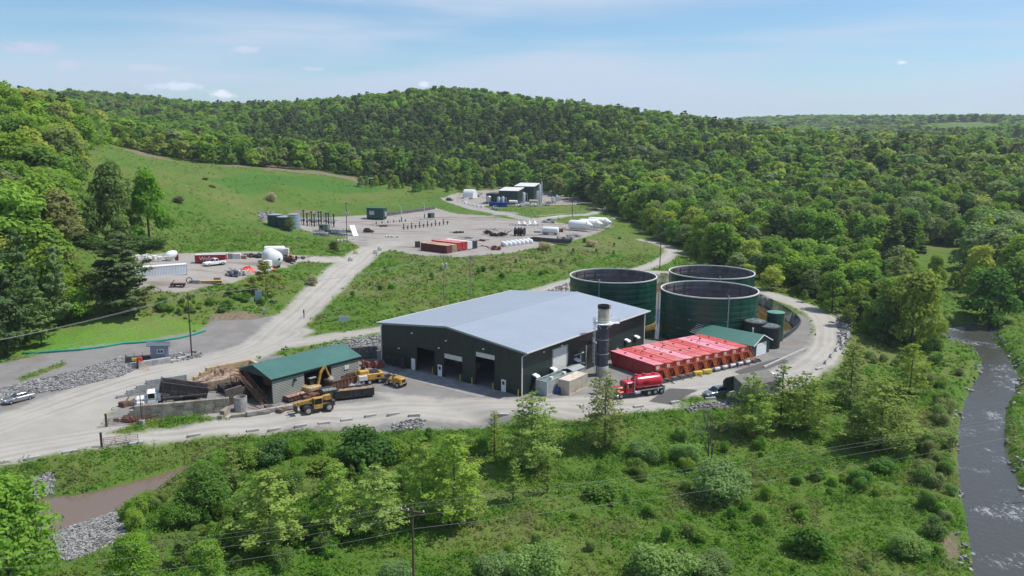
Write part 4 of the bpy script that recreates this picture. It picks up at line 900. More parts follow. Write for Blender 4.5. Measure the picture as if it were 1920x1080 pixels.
# ================================================================ red steel tanks in a row
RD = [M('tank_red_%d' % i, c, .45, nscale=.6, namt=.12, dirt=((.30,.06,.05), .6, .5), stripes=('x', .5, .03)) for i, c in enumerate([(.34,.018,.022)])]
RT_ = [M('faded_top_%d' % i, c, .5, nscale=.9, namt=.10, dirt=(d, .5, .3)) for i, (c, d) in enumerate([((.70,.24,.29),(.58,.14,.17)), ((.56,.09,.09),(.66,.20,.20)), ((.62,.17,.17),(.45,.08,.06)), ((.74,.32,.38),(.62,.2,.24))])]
ORG = M('orange_rail', (.55,.14,.03), .5, dirt=((.25,.06,.03), 2, .5)); DRED = M('tank_end_red', (.30,.04,.02), .5, dirt=((.12,.03,.02), 1.5, .6))
ay = math.radians(34.3); fy = ay-PI/2; A0 = Vector((19.5, 157.5, 0))
ordn = ['nearest the truck', 'second from the truck', 'third from the truck', 'fourth from the truck', 'fifth from the truck', 'sixth from the truck', 'fifth from the green shed', 'third from the green shed', 'second from the green shed', 'nearest the green shed']
ordn[6] = 'fourth from the green shed'
tops = [0, 1, 2, 3, 2, 2, 1, 3, 0, 1]
for i in range(10):
    p = A0 + Vector((math.cos(ay), math.sin(ay), 0))*2.62*i
    t = thing('frac_tank', 'Long red steel tank in the tight row, '+ordn[i], 'tank', p, fy, 'row of red steel tanks')
    y0, y1 = .12, 2.46; m = MB(); m.add([(0,y0,1.3),(.8,y0,.12),(12.4,y0,.12),(12.4,y0,2.85),(0,y0,2.85),(0,y1,1.3),(.8,y1,.12),(12.4,y1,.12),(12.4,y1,2.85),(0,y1,2.85)], [(0,1,2,3,4),(9,8,7,6,5),(0,5,6,1),(1,6,7,2),(2,7,8,3),(3,8,9,4),(4,9,5,0)]); m.build('body', RD[0], t)
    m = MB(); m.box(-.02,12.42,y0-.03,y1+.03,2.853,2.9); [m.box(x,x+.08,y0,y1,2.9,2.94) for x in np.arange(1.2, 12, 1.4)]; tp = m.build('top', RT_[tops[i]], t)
    m = MB(); m.lathe([(.28,0),(.28,.16),(.1,.2)], 10, Matrix.Translation((7.5, 1.3, 2.92))); m.lathe([(.2,0),(.2,.16),(.1,.2)], 10, Matrix.Translation((3.0, 1.3, 2.92))); m.build('hatch', RUST, tp)
    m = MB(); m.box(12.405,12.5,.2,2.4,.3,2.8); m.box(12.405,13.3,.15,2.45,2.0,2.06); ef = m.build('end_frame', DRED, t); m = MB(); m.box(12.51,12.54,.45,1.25,1.7,2.6); m.build('white_placard', WHT, ef)
    m = MB()
    for y in (.2, 2.4): m.cyl((13.25,y,2.05),(13.25,y,3.1),.04,n=5); m.cyl((12.5,y,2.05),(12.5,y,3.1),.04,n=5); m.tube([(12.5,y,3.08),(13.25,y,3.08)], .04, 5); m.cyl((13.25,y,.1),(13.25,y,2.05),.05,n=5)
    m.tube([(13.25,.2,3.08),(13.25,1.2,3.08)], .04, 5); m.tube([(13.25,.2,2.6),(13.25,1.2,2.6)], .03, 5)
    for y in (1.55, 2.3): m.tube([(13.3,y,2.05),(14.35,y,.1)], .06, 5); m.tube([(13.3,y,3.0),(14.4,y,1.0),(14.4,y,.1)], .035, 5)
    for k in range(7): m.box(13.35+k*.15,13.5+k*.15,1.55,2.3,1.85-k*.28,1.89-k*.28)
    m.build('stairs', ORG, t)
    if i in (1, 3, 7): m = MB(); m.cyl((5.2,1.3,2.9),(5.2,1.3,4.6),.035,n=5); m.cyl((5.2,1.3,3.7),(4.4,1.3,2.9),.03,n=5); m.cyl((5.2,1.3,3.7),(5.2,.5,2.9),.03,n=5); m.build('vent_mast', BLK, t)
# manifold pipes in front of the row
f0 = A0 + Vector((math.cos(fy), math.sin(fy), 0))*15.0
m = MB(); dv = Vector((math.cos(ay), math.sin(ay), 0))
for o, r in ((.0, .13), (.45, .1), (.9, .12)):
    q = f0-Vector((math.cos(fy), math.sin(fy), 0))*o*.6; m.cyl(q-dv*1+Vector((0,0,.35+o*.1)), q+dv*27+Vector((0,0,.35+o*.1)), r, n=8)
R1 = np.random.RandomState(8)
for i in range(14):
    q = f0+dv*(i*2+R1.rand()); w_ = Vector((math.cos(fy), math.sin(fy), 0)); m.tube([q-w_*1.2+Vector((0,0,.5)), q+Vector((0,0,.6)), q+w_*R1.uniform(.3,1.2)+dv*R1.uniform(-1,1)+Vector((0,0,.1))], .08, 6)
solo(m, 'pipe_manifold', M('black_pipe', (.02,.02,.022), .5), 'black pipes and hoses running along the stair ends of the red tank row', 'pipes')
m = MB()
for i in range(5): q = f0+dv*(14+i*2.2); m.cyl(q+Vector((-.4,-.4,.7)), q+Vector((.7,.3,.7)), .3, n=10); m.cyl(q+Vector((0,0,0)), q+Vector((0,0,.7)), .2, n=8)
solo(m, 'transfer_pump', M('pump_white', (.55,.56,.58), .5, dirt=((.12,.12,.13), 1.5, .6)), 'white and grey pumps by the pipes at the right half of the red tanks', 'pump')
# worn asphalt strips and concrete pad beside the row
m = MB(); q = U(1432,690); q2 = U(1510,655); L_ = math.hypot(q2[0]-q[0], q2[1]-q[1])
m.box(0, L_, -.2, .2, -.2, .35); solo(m, 'concrete_kerb', CONCL, 'long low pale concrete kerb in front of the small green shed', 'kerb', (*q, 0), yaw(q, q2))
# ================================================================ vehicles and containers
def block(px, py, L_, w_, h_, ang, mt, name, label, cat, group=None, dz=0):
    g = G(px, py); m = MB(); m.bev(-L_/2, L_/2, -w_/2, w_/2, -.15, h_, min(.05, h_*.2)); return solo(m, name, mt, label, cat, (g.x, g.y, g.z+dz), ang, group)
PK = [(9,'Yellow concrete block beside the pipes, left of two'),(0,'')]
for px, py, s in ((1307,785-4,'left'),(1325,776,'right')): pass
for (zx, zy), s in (((1073, 805), 'left'), ((1157, 788), 'right')):
    block(1090+zx/4.91, 540+zy/4.91, 1.9, .8, .85, math.radians(24), M('safety_yellow'), 'concrete_block', 'Yellow concrete block on the yard by the pipes, %s of two' % s, 'block', 'yellow concrete blocks')
def loft(mb, secs):
    n = len(secs[0][1]); b = len(mb.v)
    for x, pts in secs: mb.v += [(x, y, z) for y, z in pts]
    for k in range(len(secs)-1):
        for i in range(n): mb.f.append((b+k*n+i, b+k*n+(i+1) % n, b+(k+1)*n+(i+1) % n, b+(k+1)*n+i))
    mb.f.append(tuple(b+i for i in reversed(range(n)))); mb.f.append(tuple(b+(len(secs)-1)*n+i for i in range(n)))
def sec(w, z0, z1, c=.12): return [(-w+.03,z0),(w-.03,z0),(w,z0+.15),(w,z1-c),(w-c*1.1,z1),(-w+c*1.1,z1),(-w,z1-c),(-w,z0+.15)]
def wheel(t, x, y, r, w=.26, rimm=None, name='wheel'):
    m = MB(); T = Matrix.Translation((x, y, r)) @ Matrix.Rotation(PI/2, 4, 'X'); m.lathe([(r*.62,-w/2),(r*.93,-w/2),(r,-w/2+.04),(r,w/2-.04),(r*.93,w/2),(r*.62,w/2)], 20, T, False, False)
    wh_ = m.build(name, RUB, t); m = MB(); m.lathe([(r*.12,-w/2+.02),(r*.63,-w/2+.05),(r*.63,w/2-.05),(r*.12,w/2-.02)], 14, T); m.build('rim', rimm or SILV, wh_); return wh_
def car(t, L_, W_, Hh, paint, kind='suv'):
    """x forward; body, greenhouse, wheels, lights"""
    w = W_/2; hz = Hh*.56; a = L_/2; m = MB()
    if kind == 'sedan': S = [(-a,.8,.42,.80),(-a+.15,.93,.3,.92),(-a+.9,1,.22,.96),(0,1,.2,.93),(a-1.3,1,.22,.90),(a-.35,.95,.25,.76),(a,.78,.35,.62)]
    else: S = [(-a,.86,.5,1.0),(-a+.12,.95,.34,1.06),(-a+.9,1,.26,1.05),(0,1,.25,1.03),(a-1.15,1,.27,1.0),(a-.25,.95,.3,.88),(a,.82,.42,.72)]
    loft(m, [(x, sec(w*f, z0, z1)) for x, f, z0, z1 in S]); m.build('body', paint, t, True)
    m = MB(); hb = .93 if kind == 'sedan' else 1.02
    if kind == 'sedan': C = [(-a+.75,.80,hb),(-a+1.5,.68,Hh-.06),(.25,.66,Hh-.02),(a-1.55,.82,hb)]
    else: C = [(-a+.12,.82,hb),(-a+.55,.72,Hh-.08),(.1,.70,Hh-.02),(a-1.35,.84,hb)]
    def gs(x, f, z): return (x, [(-w*.86,hb-.05),(w*.86,hb-.05),(w*f,z),(-w*f,z)])
    loft(m, [gs(C[0][0], C[0][1], C[0][2]+.01), gs(*C[1]), gs(*C[2]), gs(C[3][0], C[3][1], C[3][2]+.01)]); m.build('windows', GLASS, t)
    m = MB(); x0, x1 = C[1][0]-.05, C[2][0]+.12; f = C[1][1]
    loft(m, [(x0, [(-w*f-.02,Hh-.12),(w*f+.02,Hh-.12),(w*f-.05,Hh-.03),(-w*f+.05,Hh-.03)]), ((x0+x1)/2, [(-w*f-.02,Hh-.09),(w*f+.02,Hh-.09),(w*f-.06,Hh+.01),(-w*f+.06,Hh+.01)]), (x1, [(-w*f-.02,Hh-.11),(w*f+.02,Hh-.11),(w*f-.05,Hh-.02),(-w*f+.05,Hh-.02)])])
    for s in (-1, 1):
        for xp, lean in ((C[0][0]+.03, .4 if kind == 'suv' else .7), (0-.35, 0), (C[3][0]-.03, -1.15)):
            m.cyl((xp, s*w*.87, hb-.05), (min(max(xp+lean, x0), x1), s*(w*f+.01), Hh-.08), .045, n=5)
    m.build('roof', paint, t)
    for x in (-L_*.30, L_*.31):
        for s in (-1, 1): wheel(t, x, s*(w-.10), Hh*.215, .24)
    for s in (-1, 1):
        m = MB(); m.bev(a-.22, a-.02, s*w*.70-.22, s*w*.70+.22, .64, .80, .03); m.build('headlight', LAMPW, t)
        m = MB(); m.bev(-a-.02, -a+.12, s*w*.72-.16, s*w*.72+.16, .78, .95, .03); m.build('tail_light', M('red_lens', (.35,.01,.01), .3), t)
        m = MB(); m.bev(C[3][0]-.35, C[3][0]-.17, s*(w+.08)-.1, s*(w+.08)+.1, hb-.02, hb+.14, .03); m.build('mirror', paint, t)
def pickup(t, paint, L_=6.2):
    a = L_/2; w = .98; m = MB()
    loft(m, [(x, sec(w*f, z0, z1)) for x, f, z0, z1 in [(a-2.55,1,.45,1.2),(a-1.2,1,.45,1.18),(a-.3,.97,.45,1.1),(a,.85,.5,.98)]]); m.build('hood', paint, t, True)
    m = MB(); m.bev(-a+2.2, a-2.5, -w, w, .45, 1.2, .06); m.build('cab', paint, t)
    m = MB(); loft(m, [(x, [(-.9,1.15),(.9,1.15),(f,z),(-f,z)]) for x, f, z in [(-a+2.25,.8,1.2),(-a+2.45,.74,1.88),(a-2.9,.74,1.9),(a-2.2,.84,1.2)]]); m.build('windows', GLASS, t)
    m = MB(); m.bev(-a+2.4, a-2.85, -.77, .77, 1.86, 1.94, .03)
    for s in (-1, 1):
        for xa, xb in ((-a+2.28,-a+2.5),(.1,.1),(a-2.25,a-2.9)): m.cyl((xa,s*.9,1.15),(xb,s*.75,1.9),.05,n=5)
    m.build('roof', paint, t)
    m = MB(); m.bev(-a, -a+2.18, -w, -w+.12, .55, 1.25, .03); m.bev(-a, -a+2.18, w-.12, w, .55, 1.25, .03); m.box(-a,-a+.1,-w+.12,w-.12,.55,1.24); m.box(-a+2.08,-a+2.18,-w+.12,w-.12,.55,1.24); m.build('bed_side', paint, t)
    m = MB(); m.box(-a+.1,-a+2.08,-w+.12,w-.12,.6,.72); m.build('bed_floor', BLK, t)
    for x in (-a+1.15, a-1.05):
        for s in (-1, 1): wheel(t, x, s*.86, .41, .28)
    for s in (-1, 1): m = MB(); m.bev(a-.2,a-.03,s*.72-.18,s*.72+.18,.8,.98,.03); m.build('headlight', LAMPW, t)
def veh(name, label, cat, p1, p2, grp=None, dz=0):   # p1 rear wheel line, p2 front wheel line (image points on the ground)
    a, b = G(*p1), G(*p2); return thing(name, label, cat, ((a.x+b.x)/2, (a.y+b.y)/2, (a.z+b.z)/2+dz), yaw(a, b), grp)
t = veh('parked_car', 'grey blue hatchback SUV parked next to the grey fabric shelter', 'car', (1358,740), (1325,744)); car(t, 4.7, 1.86, 1.68, M('grey_blue_paint', (.17,.22,.25), .28, .3))
t = veh('parked_car', 'silver and dark sedan parked at the far left beside the rock bank', 'car', (54,746), (16,757)); car(t, 4.9, 1.88, 1.42, M('gunmetal_paint', (.30,.32,.35), .25, .5), 'sedan')
t = veh('pickup_truck', 'white crew cab pickup on the small gravel lot in front of a red trailer', 'pickup', (417,496), (387,499)); pickup(t, WHT)
t = veh('pickup_truck', 'silver pickup parked at the gravel edge left of the white silos', 'pickup', (1036,418), (1022,417)); pickup(t, SILV)
t = veh('pickup_truck', 'grey blue pickup on the drive in front of the compressor station', 'pickup', (921,391), (936,395)); pickup(t, M('blue_grey', (.28,.31,.38), .35, .3))
t = veh('pickup_truck', 'white pickup half hidden by trees behind the fabric shelter', 'pickup', (1452,716), (1432,720)); pickup(t, WHT)
t = veh('utility_vehicle', 'black off road car on the gravel left of the white ramp', 'car', (683,436), (700,436)); car(t, 4.4, 1.85, 1.8, BLK)
t = veh('utility_vehicle', 'black utility vehicle beside the steps of the white dome tent', 'car', (838,376), (848,377)); car(t, 4.0, 1.8, 1.7, BLK)
# red tanker truck
TR = M('truck_red', (.50,.012,.03), .25, nscale=.5, namt=.06, spec=.6)
t = veh('tanker_truck', 'shiny red tanker truck with the number 001 on its side', 'truck', (1235,735), (1168,744))
m = MB(); m.box(-4.2,4.0,-.45,.45,.75,1.05); m.build('chassis', BLK, t)
m = MB(); m.lathe([(.3,-3.9),(.95,-3.78),(1.18,-3.5),(1.22,-3.2),(1.22,1.15),(1.18,1.45),(.95,1.72),(.3,1.85)], 32, Matrix.Translation((0,0,2.35)) @ Matrix.Rotation(PI/2,4,'Y')); tk = m.build('tank', TR, t, True)
m = MB(); m.box(-3.2,1.0,-.35,.35,3.52,3.6); m.lathe([(.35,0),(.35,.25),(.1,.3)], 14, Matrix.Translation((-.4,0,3.55))); m.lathe([(.3,0),(.3,.2)], 14, Matrix.Translation((-2.4,0,3.55))); m.lathe([(.3,0),(.3,.3)], 14, Matrix.Translation((1.1,0,3.5))); m.build('walkway', TR, tk)
m = MB(); m.box(-3.9,1.5,-1.2,-.75,1.05,1.2); m.box(-3.9,1.5,.75,1.2,1.05,1.2); m.box(-4.2,-3.9,-1.2,1.2,.6,1.5); m.build('side_rail', STEEL, t)
m = MB(); m.bev(2.0,3.7,-1.15,1.15,1.0,2.85,.15); cb = m.build('cab', TR, t)
m = MB(); m.box(3.70,3.73,-1.0,1.0,1.95,2.65); m.box(2.6,3.5,-1.17,-1.155,1.9,2.6); m.box(2.6,3.5,1.155,1.17,1.9,2.6); m.build('windows', GLASS, cb)
m = MB(); m.bev(3.7,5.4,-.75,.75,1.0,2.0,.15); m.build('hood', TR, t)
m = MB(); m.bev(4.0,5.3,-1.2,-.75,.9,1.35,.1); m.bev(4.0,5.3,.75,1.2,.9,1.35,.1); m.build('fender', TR, t)
m = MB(); m.box(5.41,5.48,-.55,.55,1.05,1.85); m.build('grille', SILV, t); m = MB(); m.bev(5.2,5.6,-1.2,1.2,.5,.85,.05); m.build('bumper', SILV, t)
for s in (-1,1): m = MB(); m.cyl((2.1,s*1.2,1),(2.1,s*1.2,3.4),.09,n=8); m.build('exhaust_pipe', SILV, t); m = MB(); m.cyl((.9,s*.95,.85),(1.9,s*.95,.85),.32,n=14); m.build('fuel_tank', SILV, t)
for s in (-1,1): m = MB(); m.bev(5.0,5.3,s*.95-.15,s*.95+.15,1.38,1.55,.03); m.build('headlight', LAMPW, t); m = MB(); m.box(3.5,3.6,s*1.4-.1,s*1.4+.1,1.9,2.5); m.cyl((3.5,s*1.1,2.2),(3.55,s*1.4,2.2),.03); m.build('mirror', SILV, t)
for x in (-3.6,-2.3,-1.0,4.6):
    for s in (-1,1): wheel(t, x, s*.95, .52, .42 if x < 0 else .3)
def text(parent, body, size, M_, mt, ext=.01, name='lettering'):
    cu = bpy.data.curves.new(name, 'FONT'); cu.body = body; cu.size = size; cu.extrude = ext; cu.align_x = 'CENTER'; cu.materials.append(mt)
    tmp = bpy.data.objects.new('tmp', cu); COL.objects.link(tmp); dg = bpy.context.evaluated_depsgraph_get(); me = bpy.data.meshes.new_from_object(tmp.evaluated_get(dg)); bpy.data.objects.remove(tmp)
    o = bpy.data.objects.new(name, me); COL.objects.link(o); o.parent = parent; o.matrix_local = M_; return o
TXS = lambda x, y, z, rz: Matrix.Translation((x, y, z)) @ Matrix.Rotation(rz, 4, 'Z') @ Matrix.Rotation(PI/2, 4, 'X')
text(tk, '001', .95, Matrix.Translation((-.3,1.255,2.15)) @ Matrix.Rotation(PI,4,'Z') @ Matrix.Rotation(PI/2,4,'X'), M('mark_dark', (.10,.01,.015), .6), .03)
# shipping containers
def container(t, L_, body, Wc=2.44, Hc=2.59, roof=None, door=None, opentop=False, x0=0):
    m = MB(); per = .36; n = int(L_/per)
    for y, s in ((0, 1), (Wc, -1)):    # corrugated sides
        pts = []
        for i in range(n):
            xa = x0+.12+i*(L_-.24)/n; d = (L_-.24)/n; pts += [(xa, .02), (xa+d*.3, .02), (xa+d*.5, .08), (xa+d*.8, .08)]
        pts.append((x0+L_-.12, .02)); vs = []; 
        for x, o_ in pts: vs += [(x, y+s*o_, .15), (x, y+s*o_, Hc-.1)]
        m.add(vs, [(2*i, 2*i+2, 2*i+3, 2*i+1) for i in range(len(pts)-1)])
    if not opentop: m.box(x0+.02, x0+L_-.02, .02, Wc-.02, Hc-.1, Hc-.03)
    m.box(x0+L_-.08, x0+L_-.02, .02, Wc-.02, .15, Hc-.1); m.box(x0+.02, x0+L_-.02, .02, Wc-.02, .1, .16); m.build('shell', body, t)
    m = MB()
    for x in (x0, x0+L_-.12):
        for y in (0, Wc-.12): m.box(x, x+.12, y-.004, y+.124, 0, Hc)
    for y in (-.004, Wc-.116): m.box(x0+.12, x0+L_-.12, y, y+.12, 0, .15); m.box(x0+.12, x0+L_-.12, y, y+.12, Hc-.1, Hc)
    for x in (x0-.004, x0+L_-.116): m.box(x, x+.12, .12, Wc-.12, 0, .15); m.box(x, x+.12, .12, Wc-.12, Hc-.1, Hc)
    m.build('frame', body, t)
    if roof: m = MB(); m.box(x0+.1, x0+L_-.1, .1, Wc-.1, Hc-.028, Hc+.015); m.build('roof', roof, t)
    m = MB(); m.box(x0+.0, x0+.05, .13, Wc/2-.02, .17, Hc-.12); m.box(x0+.0, x0+.05, Wc/2+.02, Wc-.13, .17, Hc-.12); dr = m.build('doors', door or body, t)
    m = MB(); [m.cyl((x0-.03, y, .1), (x0-.03, y, Hc-.08), .025, n=5) for y in (.45, .95, 1.5, 2.0)]; m.build('lock_bars', STEEL, dr)
CREAM = M('cream_paint', (.52,.46,.36), .6, nscale=1, namt=.08, dirt=((.3,.2,.12), .8, .4)); LG = M('light_grey_box', (.42,.44,.45), .55, nscale=1, namt=.1, dirt=((.22,.22,.22), .8, .5))
c0 = U(1067.7,741.7); yc = yaw(c0, U(1103,725)); t = thing('shipping_container', 'short cream shipping container in front of the warehouse side wall', 'container', (*c0, 0), yc); container(t, 6.2, CREAM, roof=M('cream_top', (.60,.54,.44), .6, dirt=((.35,.25,.15), .8, .5)))
q = U(1025.5,743); t = thing('shipping_container', 'long light grey open topped container between the cream container and the warehouse', 'container', (*q, 0), math.radians(52.5)); container(t, 12.2, LG, opentop=True)
m = MB(); m.box(.3,11.9,.3,2.14,2.1,2.2); m.build('cover', M('green_grey_sheet', (.16,.24,.22), .4), t); [MB().bev(x,x+.7,.2,.8,2.2,3.0,.05).build('filter_box', OFFW, t) for x in (1.6, 5.6)]
m = MB(); m.prism([(-.1,2.62),(1.2,2.95),(2.5,2.62),(2.5,2.58),(1.2,2.88),(-.1,2.58)], 8.2, 12.2); m.build('tarp', M('clear_tarp', (.35,.38,.40), .3), t)
m = MB(); loft(m, [(0,[(-.4,0),(.4,0),(.3,.8),(-.3,.8)]),(.7,[(-.4,0),(.5,0),(.2,1.3),(-.2,1.2)]),(1.2,[(-.3,0),(.3,0),(.2,.5),(-.2,.5)])]); q = U(1044,739); solo(m, 'blue_tarp', M('blue_tarp', (.02,.05,.25), .5), 'crumpled blue tarp between the grey and cream containers', 'tarp', (*q, 0), .8)
# fabric shelter
A, B = U(1366,742), U(1398,736); A = U(1393,751)
t = thing('fabric_shelter', 'grey tarpaulin hoop shelter beside the parked SUV', 'shelter', (*A, 0), math.radians(32)); TP = M('grey_tarp', (.15,.145,.125), .8, nscale=1, namt=.2, bump=.06, bscale=1)
pr = [(0,0),(0,2.3),(.6,3.0),(2.4,3.8),(4.2,3.0),(4.8,2.3),(4.8,0)]; m = MB(); pi_ = [(y*.98+.05, z*.98) for y, z in pr]
n = len(pr); vs = [(x, y, z) for x in (0, 8.5) for y, z in pr]; m.add(vs, [(i, i+1, n+i+1, n+i) for i in range(n-1)]+[tuple(range(n, 2*n))]); m.build('cover', TP, t)
m = MB(); [m.tube([(x, y*.97+.07, z*.97) for y, z in pr], .05, 5) for x in (.05, 2.9, 5.7, 8.4)]; m.build('hoops', STEEL, t)
m = MB(); m.add([(.02,.2,0),(.02,2.0,0),(.02,2.4,3.6),(.02,.7,2.9),(.02,.1,2.2)], [(0,1,2,3,4)]); m.build('door_flap', TP, t)
# containers and trailers on the upper pad
c1 = G(847,474); ang = yaw(G(799,468), c1)
rw = Vector((math.cos(ang+PI/2), math.sin(ang+PI/2), 0))
MAR = M('maroon', (.12,.015,.02), .6, nscale=.6, namt=.2, dirt=((.07,.03,.025), .7, .5)); TAN = M('tan_top', (.50,.36,.22), .7, dirt=((.35,.12,.10), .5, .6)); RD2 = M('bright_red', (.42,.02,.02), .5, nscale=.8, namt=.15); PNK = M('pink_top', (.62,.20,.19), .55, dirt=((.5,.35,.33), .6, .5)); TANB = M('tan_box', (.34,.25,.15), .7, dirt=((.2,.13,.08), .7, .5))
spec_ = [(MAR, TAN, MAR, 'Dark maroon container, leftmost of the row on the upper gravel pad', 12.2, 0), (TANB, TAN, TANB, 'Tan container between the maroon one and the red boxes on the upper pad', 12.2, 0), (RD2, PNK, RD2, 'Red open frame box with a pink roof beside the tan container on the upper pad', 12.2, .4), (RD2, PNK, RD2, 'Red box beside the white box on the upper pad', 12.2, .4), (WHT, OFFW, WHT, 'White box trailer, second from the right in the row on the upper pad', 11, .3), (BLK, BLK, BLK, 'Black box at the right end of the row on the upper pad', 11.5, 0)]
gq = G(847,474)
for i, (bd, rf_, dr, lb, L_, dz) in enumerate(spec_):
    p = Vector((gq.x, gq.y, 0)) + rw*2.62*i; z = gz(p.x-3, p.y+3)
    t = thing('shipping_container', lb, 'container', (p.x, p.y, z+dz), ang+PI, 'containers on the upper pad'); t.rotation_euler.z = ang+PI
    # doors at local x=0 facing the viewer; body runs back from it
    container(t, L_, bd, roof=rf_, door=M('maroon_door', (.16,.02,.03), .5) if i == 0 else bd)
    if dz:
        m = MB(); [m.bev(x, x+.9, y, y+.5, -dz-.1, .02, .04) for x in (.3, L_-1.5) for y in (.1, 1.8)]; m.build('support_blocks', OFFW, t)
p = Vector((gq.x, gq.y, 0)) + rw*7.5; m = MB(); m.cyl((0,0,-.2),(0,0,2.2),2.2,.05,16); solo(m, 'white_heap', WHT, 'pointed white covered heap behind the red boxes on the upper pad', 'heap', (p.x-9, p.y+13, gz(p.x-9, p.y+13)))
# white container, red trailer on the small lot
a = G(294,516); b = G(349,511.5); an = yaw(b, a)
bb = G(348,511.5); t = thing('shipping_container', 'long white corrugated container at the left of the small gravel lot', 'container', (bb.x, bb.y, bb.z), yaw(bb, G(286,517.5)));
WCT = M('white_container', (.62,.64,.68), .5, nscale=.5, namt=.06); container(t, 12.2, WCT, roof=WHT); 
for o in kids(t): pass
t.rotation_euler.z = math.radians(212); t.location = (bb.x, bb.y+.2, bb.z-.05)
ra = G(363,495.5); t = thing('box_trailer', 'red box trailer with white lettering behind the white pickup', 'trailer', (ra.x, ra.y+1.0, ra.z), math.radians(11)); L_ = 8.0
m = MB(); m.bev(0,L_,0,2.4,.35,2.3,.04); m.build('body', M('trailer_red', (.34,.012,.02), .45, dirt=((.2,.02,.03), 1, .4)), t)
m = MB(); m.bev(.05,L_-.05,.05,2.35,2.3,2.36,.02); m.box(1.6,L_+.3,.9,2.3,2.36,2.55); m.build('roof', OFFW, t)
m = MB(); m.box(.2,L_-.2,.3,2.1,.0,.33); m.build('skid', BLK, t); text(t, 'Wells', 1.5, TXS(2.9,-.02,.85,0), WHT, .01)
# ---- white tanks
g = G(515,501); t = thing('horizontal_tank', 'big white horizontal tank with domed ends on the small gravel lot', 'tank', (g.x, g.y, g.z), math.radians(-60))
m = MB(); m.lathe([(.3,-4.2),(1.5,-3.95),(2.15,-3.4),(2.3,-2.7),(2.3,2.7),(2.15,3.4),(1.5,3.95),(.3,4.2)], 28, Matrix.Translation((-2.4,0,2.45)) @ Matrix.Rotation(PI/2,4,'Y')); m.build('shell', WHT, t, True)
m = MB(); m.box(-4.6,-4.1,-1.6,1.6,-.2,.9); m.box(-.6,-.1,-1.6,1.6,-.2,.9); m.build('saddles', BLK, t); m = MB(); m.cyl((1.6,.9,2.4),(1.95,.9,2.4),.28,n=12); m.build('manway', BLK, t)
g = G(508,503); t = thing('vertical_tank', 'small upright white tank in front of the big horizontal white tank', 'tank', (g.x-.3, g.y-2.0, g.z)); m = MB(); m.lathe([(1.25,-.2),(1.25,2.4)], 24, cap1=False); m.build('shell', M('white_poly', (.78,.79,.80), .5), t, True); m = MB(); m.lathe([(1.28,2.4),(1.15,2.5),(.4,2.65),(.2,2.7)], 24, cap0=False); m.build('lid', OFFW, t, True)
g = G(512,486); t = thing('vacuum_trailer', 'white wheeled tank trailer behind the big horizontal white tank', 'trailer', (g.x, g.y+2, g.z), .1); m = MB(); m.lathe([(.3,-3),(.9,-2.8),(1.0,-2.5),(1.0,2.5),(.9,2.8),(.3,3)], 20, Matrix.Translation((0,0,2.6)) @ Matrix.Rotation(PI/2,4,'Y')); m.build('tank', WHT, t, True); m = MB(); m.box(-3,3.6,-.6,.6,1.0,1.3); m.box(2.4,4,-.9,.9,1.3,2.9); m.build('frame', OFFW, t); [wheel(t, x, s*.9, .5, .35) for x in (-2,-.8,3) for s in (-1,1)]
# three white silos lying on their frames
for i, (px, py) in enumerate(((1070,430),(1089,427.5),(1106,424))):
    g = G(px, py+1); t = thing('silo', 'White silo lying on its side on the pad edge, '+['leftmost','middle','rightmost'][i]+' of three', 'silo', (g.x, g.y, g.z), math.radians(-22), 'white silos lying on the upper pad')
    m = MB(); m.lathe([(.2,-1.0),(1.5,-.7),(1.95,0),(1.95,7.2),(.5,9.2),(.25,9.6)], 24, Matrix.Translation((0,0,2.3)) @ Matrix.Rotation(PI/2,4,'Y')); m.build('shell', WHT, t, True)
    m = MB()
    for s in (-1.7, 1.7): m.tube([(6.4,s,.2),(7.4,s,3.9),(10.8,s,3.9)], .09, 5); m.tube([(7.3,s,3.8),(9.6,s,.1)], .09, 5); m.tube([(4.2,s,.15),(10.6,s,.15)], .09, 5); m.tube([(9.4,s,.1),(10.8,s,3.9)], .07, 5)
    m.tube([(10.8,-1.7,3.9),(10.8,1.7,3.9)], .09, 5); m.tube([(7.4,-1.7,3.9),(7.4,1.7,3.9)], .09, 5); m.build('leg_frame', OFFW, t)
# row of white bulk bags
a, b = G(948,462), G(995,456)
for i in range(7):
    f = i/6; x, y = a.x+(b.x-a.x)*f, a.y+(b.y-a.y)*f; m = MB(); 
    for k in range(3): m.lathe([(.3,0),(.8,.1),(.92,.5),(.88,1.1),(.6,1.45),(.15,1.6)], 10, Matrix.Translation((-.2*k*0, k*1.5, 0)))
    o = solo(m, 'bulk_bags', M('bag_white', (.68,.69,.70), .8, nscale=3, namt=.1, bump=.08, bscale=3), 'White bulk bags beside the black pipe stack, %s' % ['leftmost stack','second from left','third from left','middle of seven','third from right','second from right','rightmost stack'][i], 'bags', (x, y, gz(x, y)-.05), .3, 'white bulk bags on the upper pad', True)
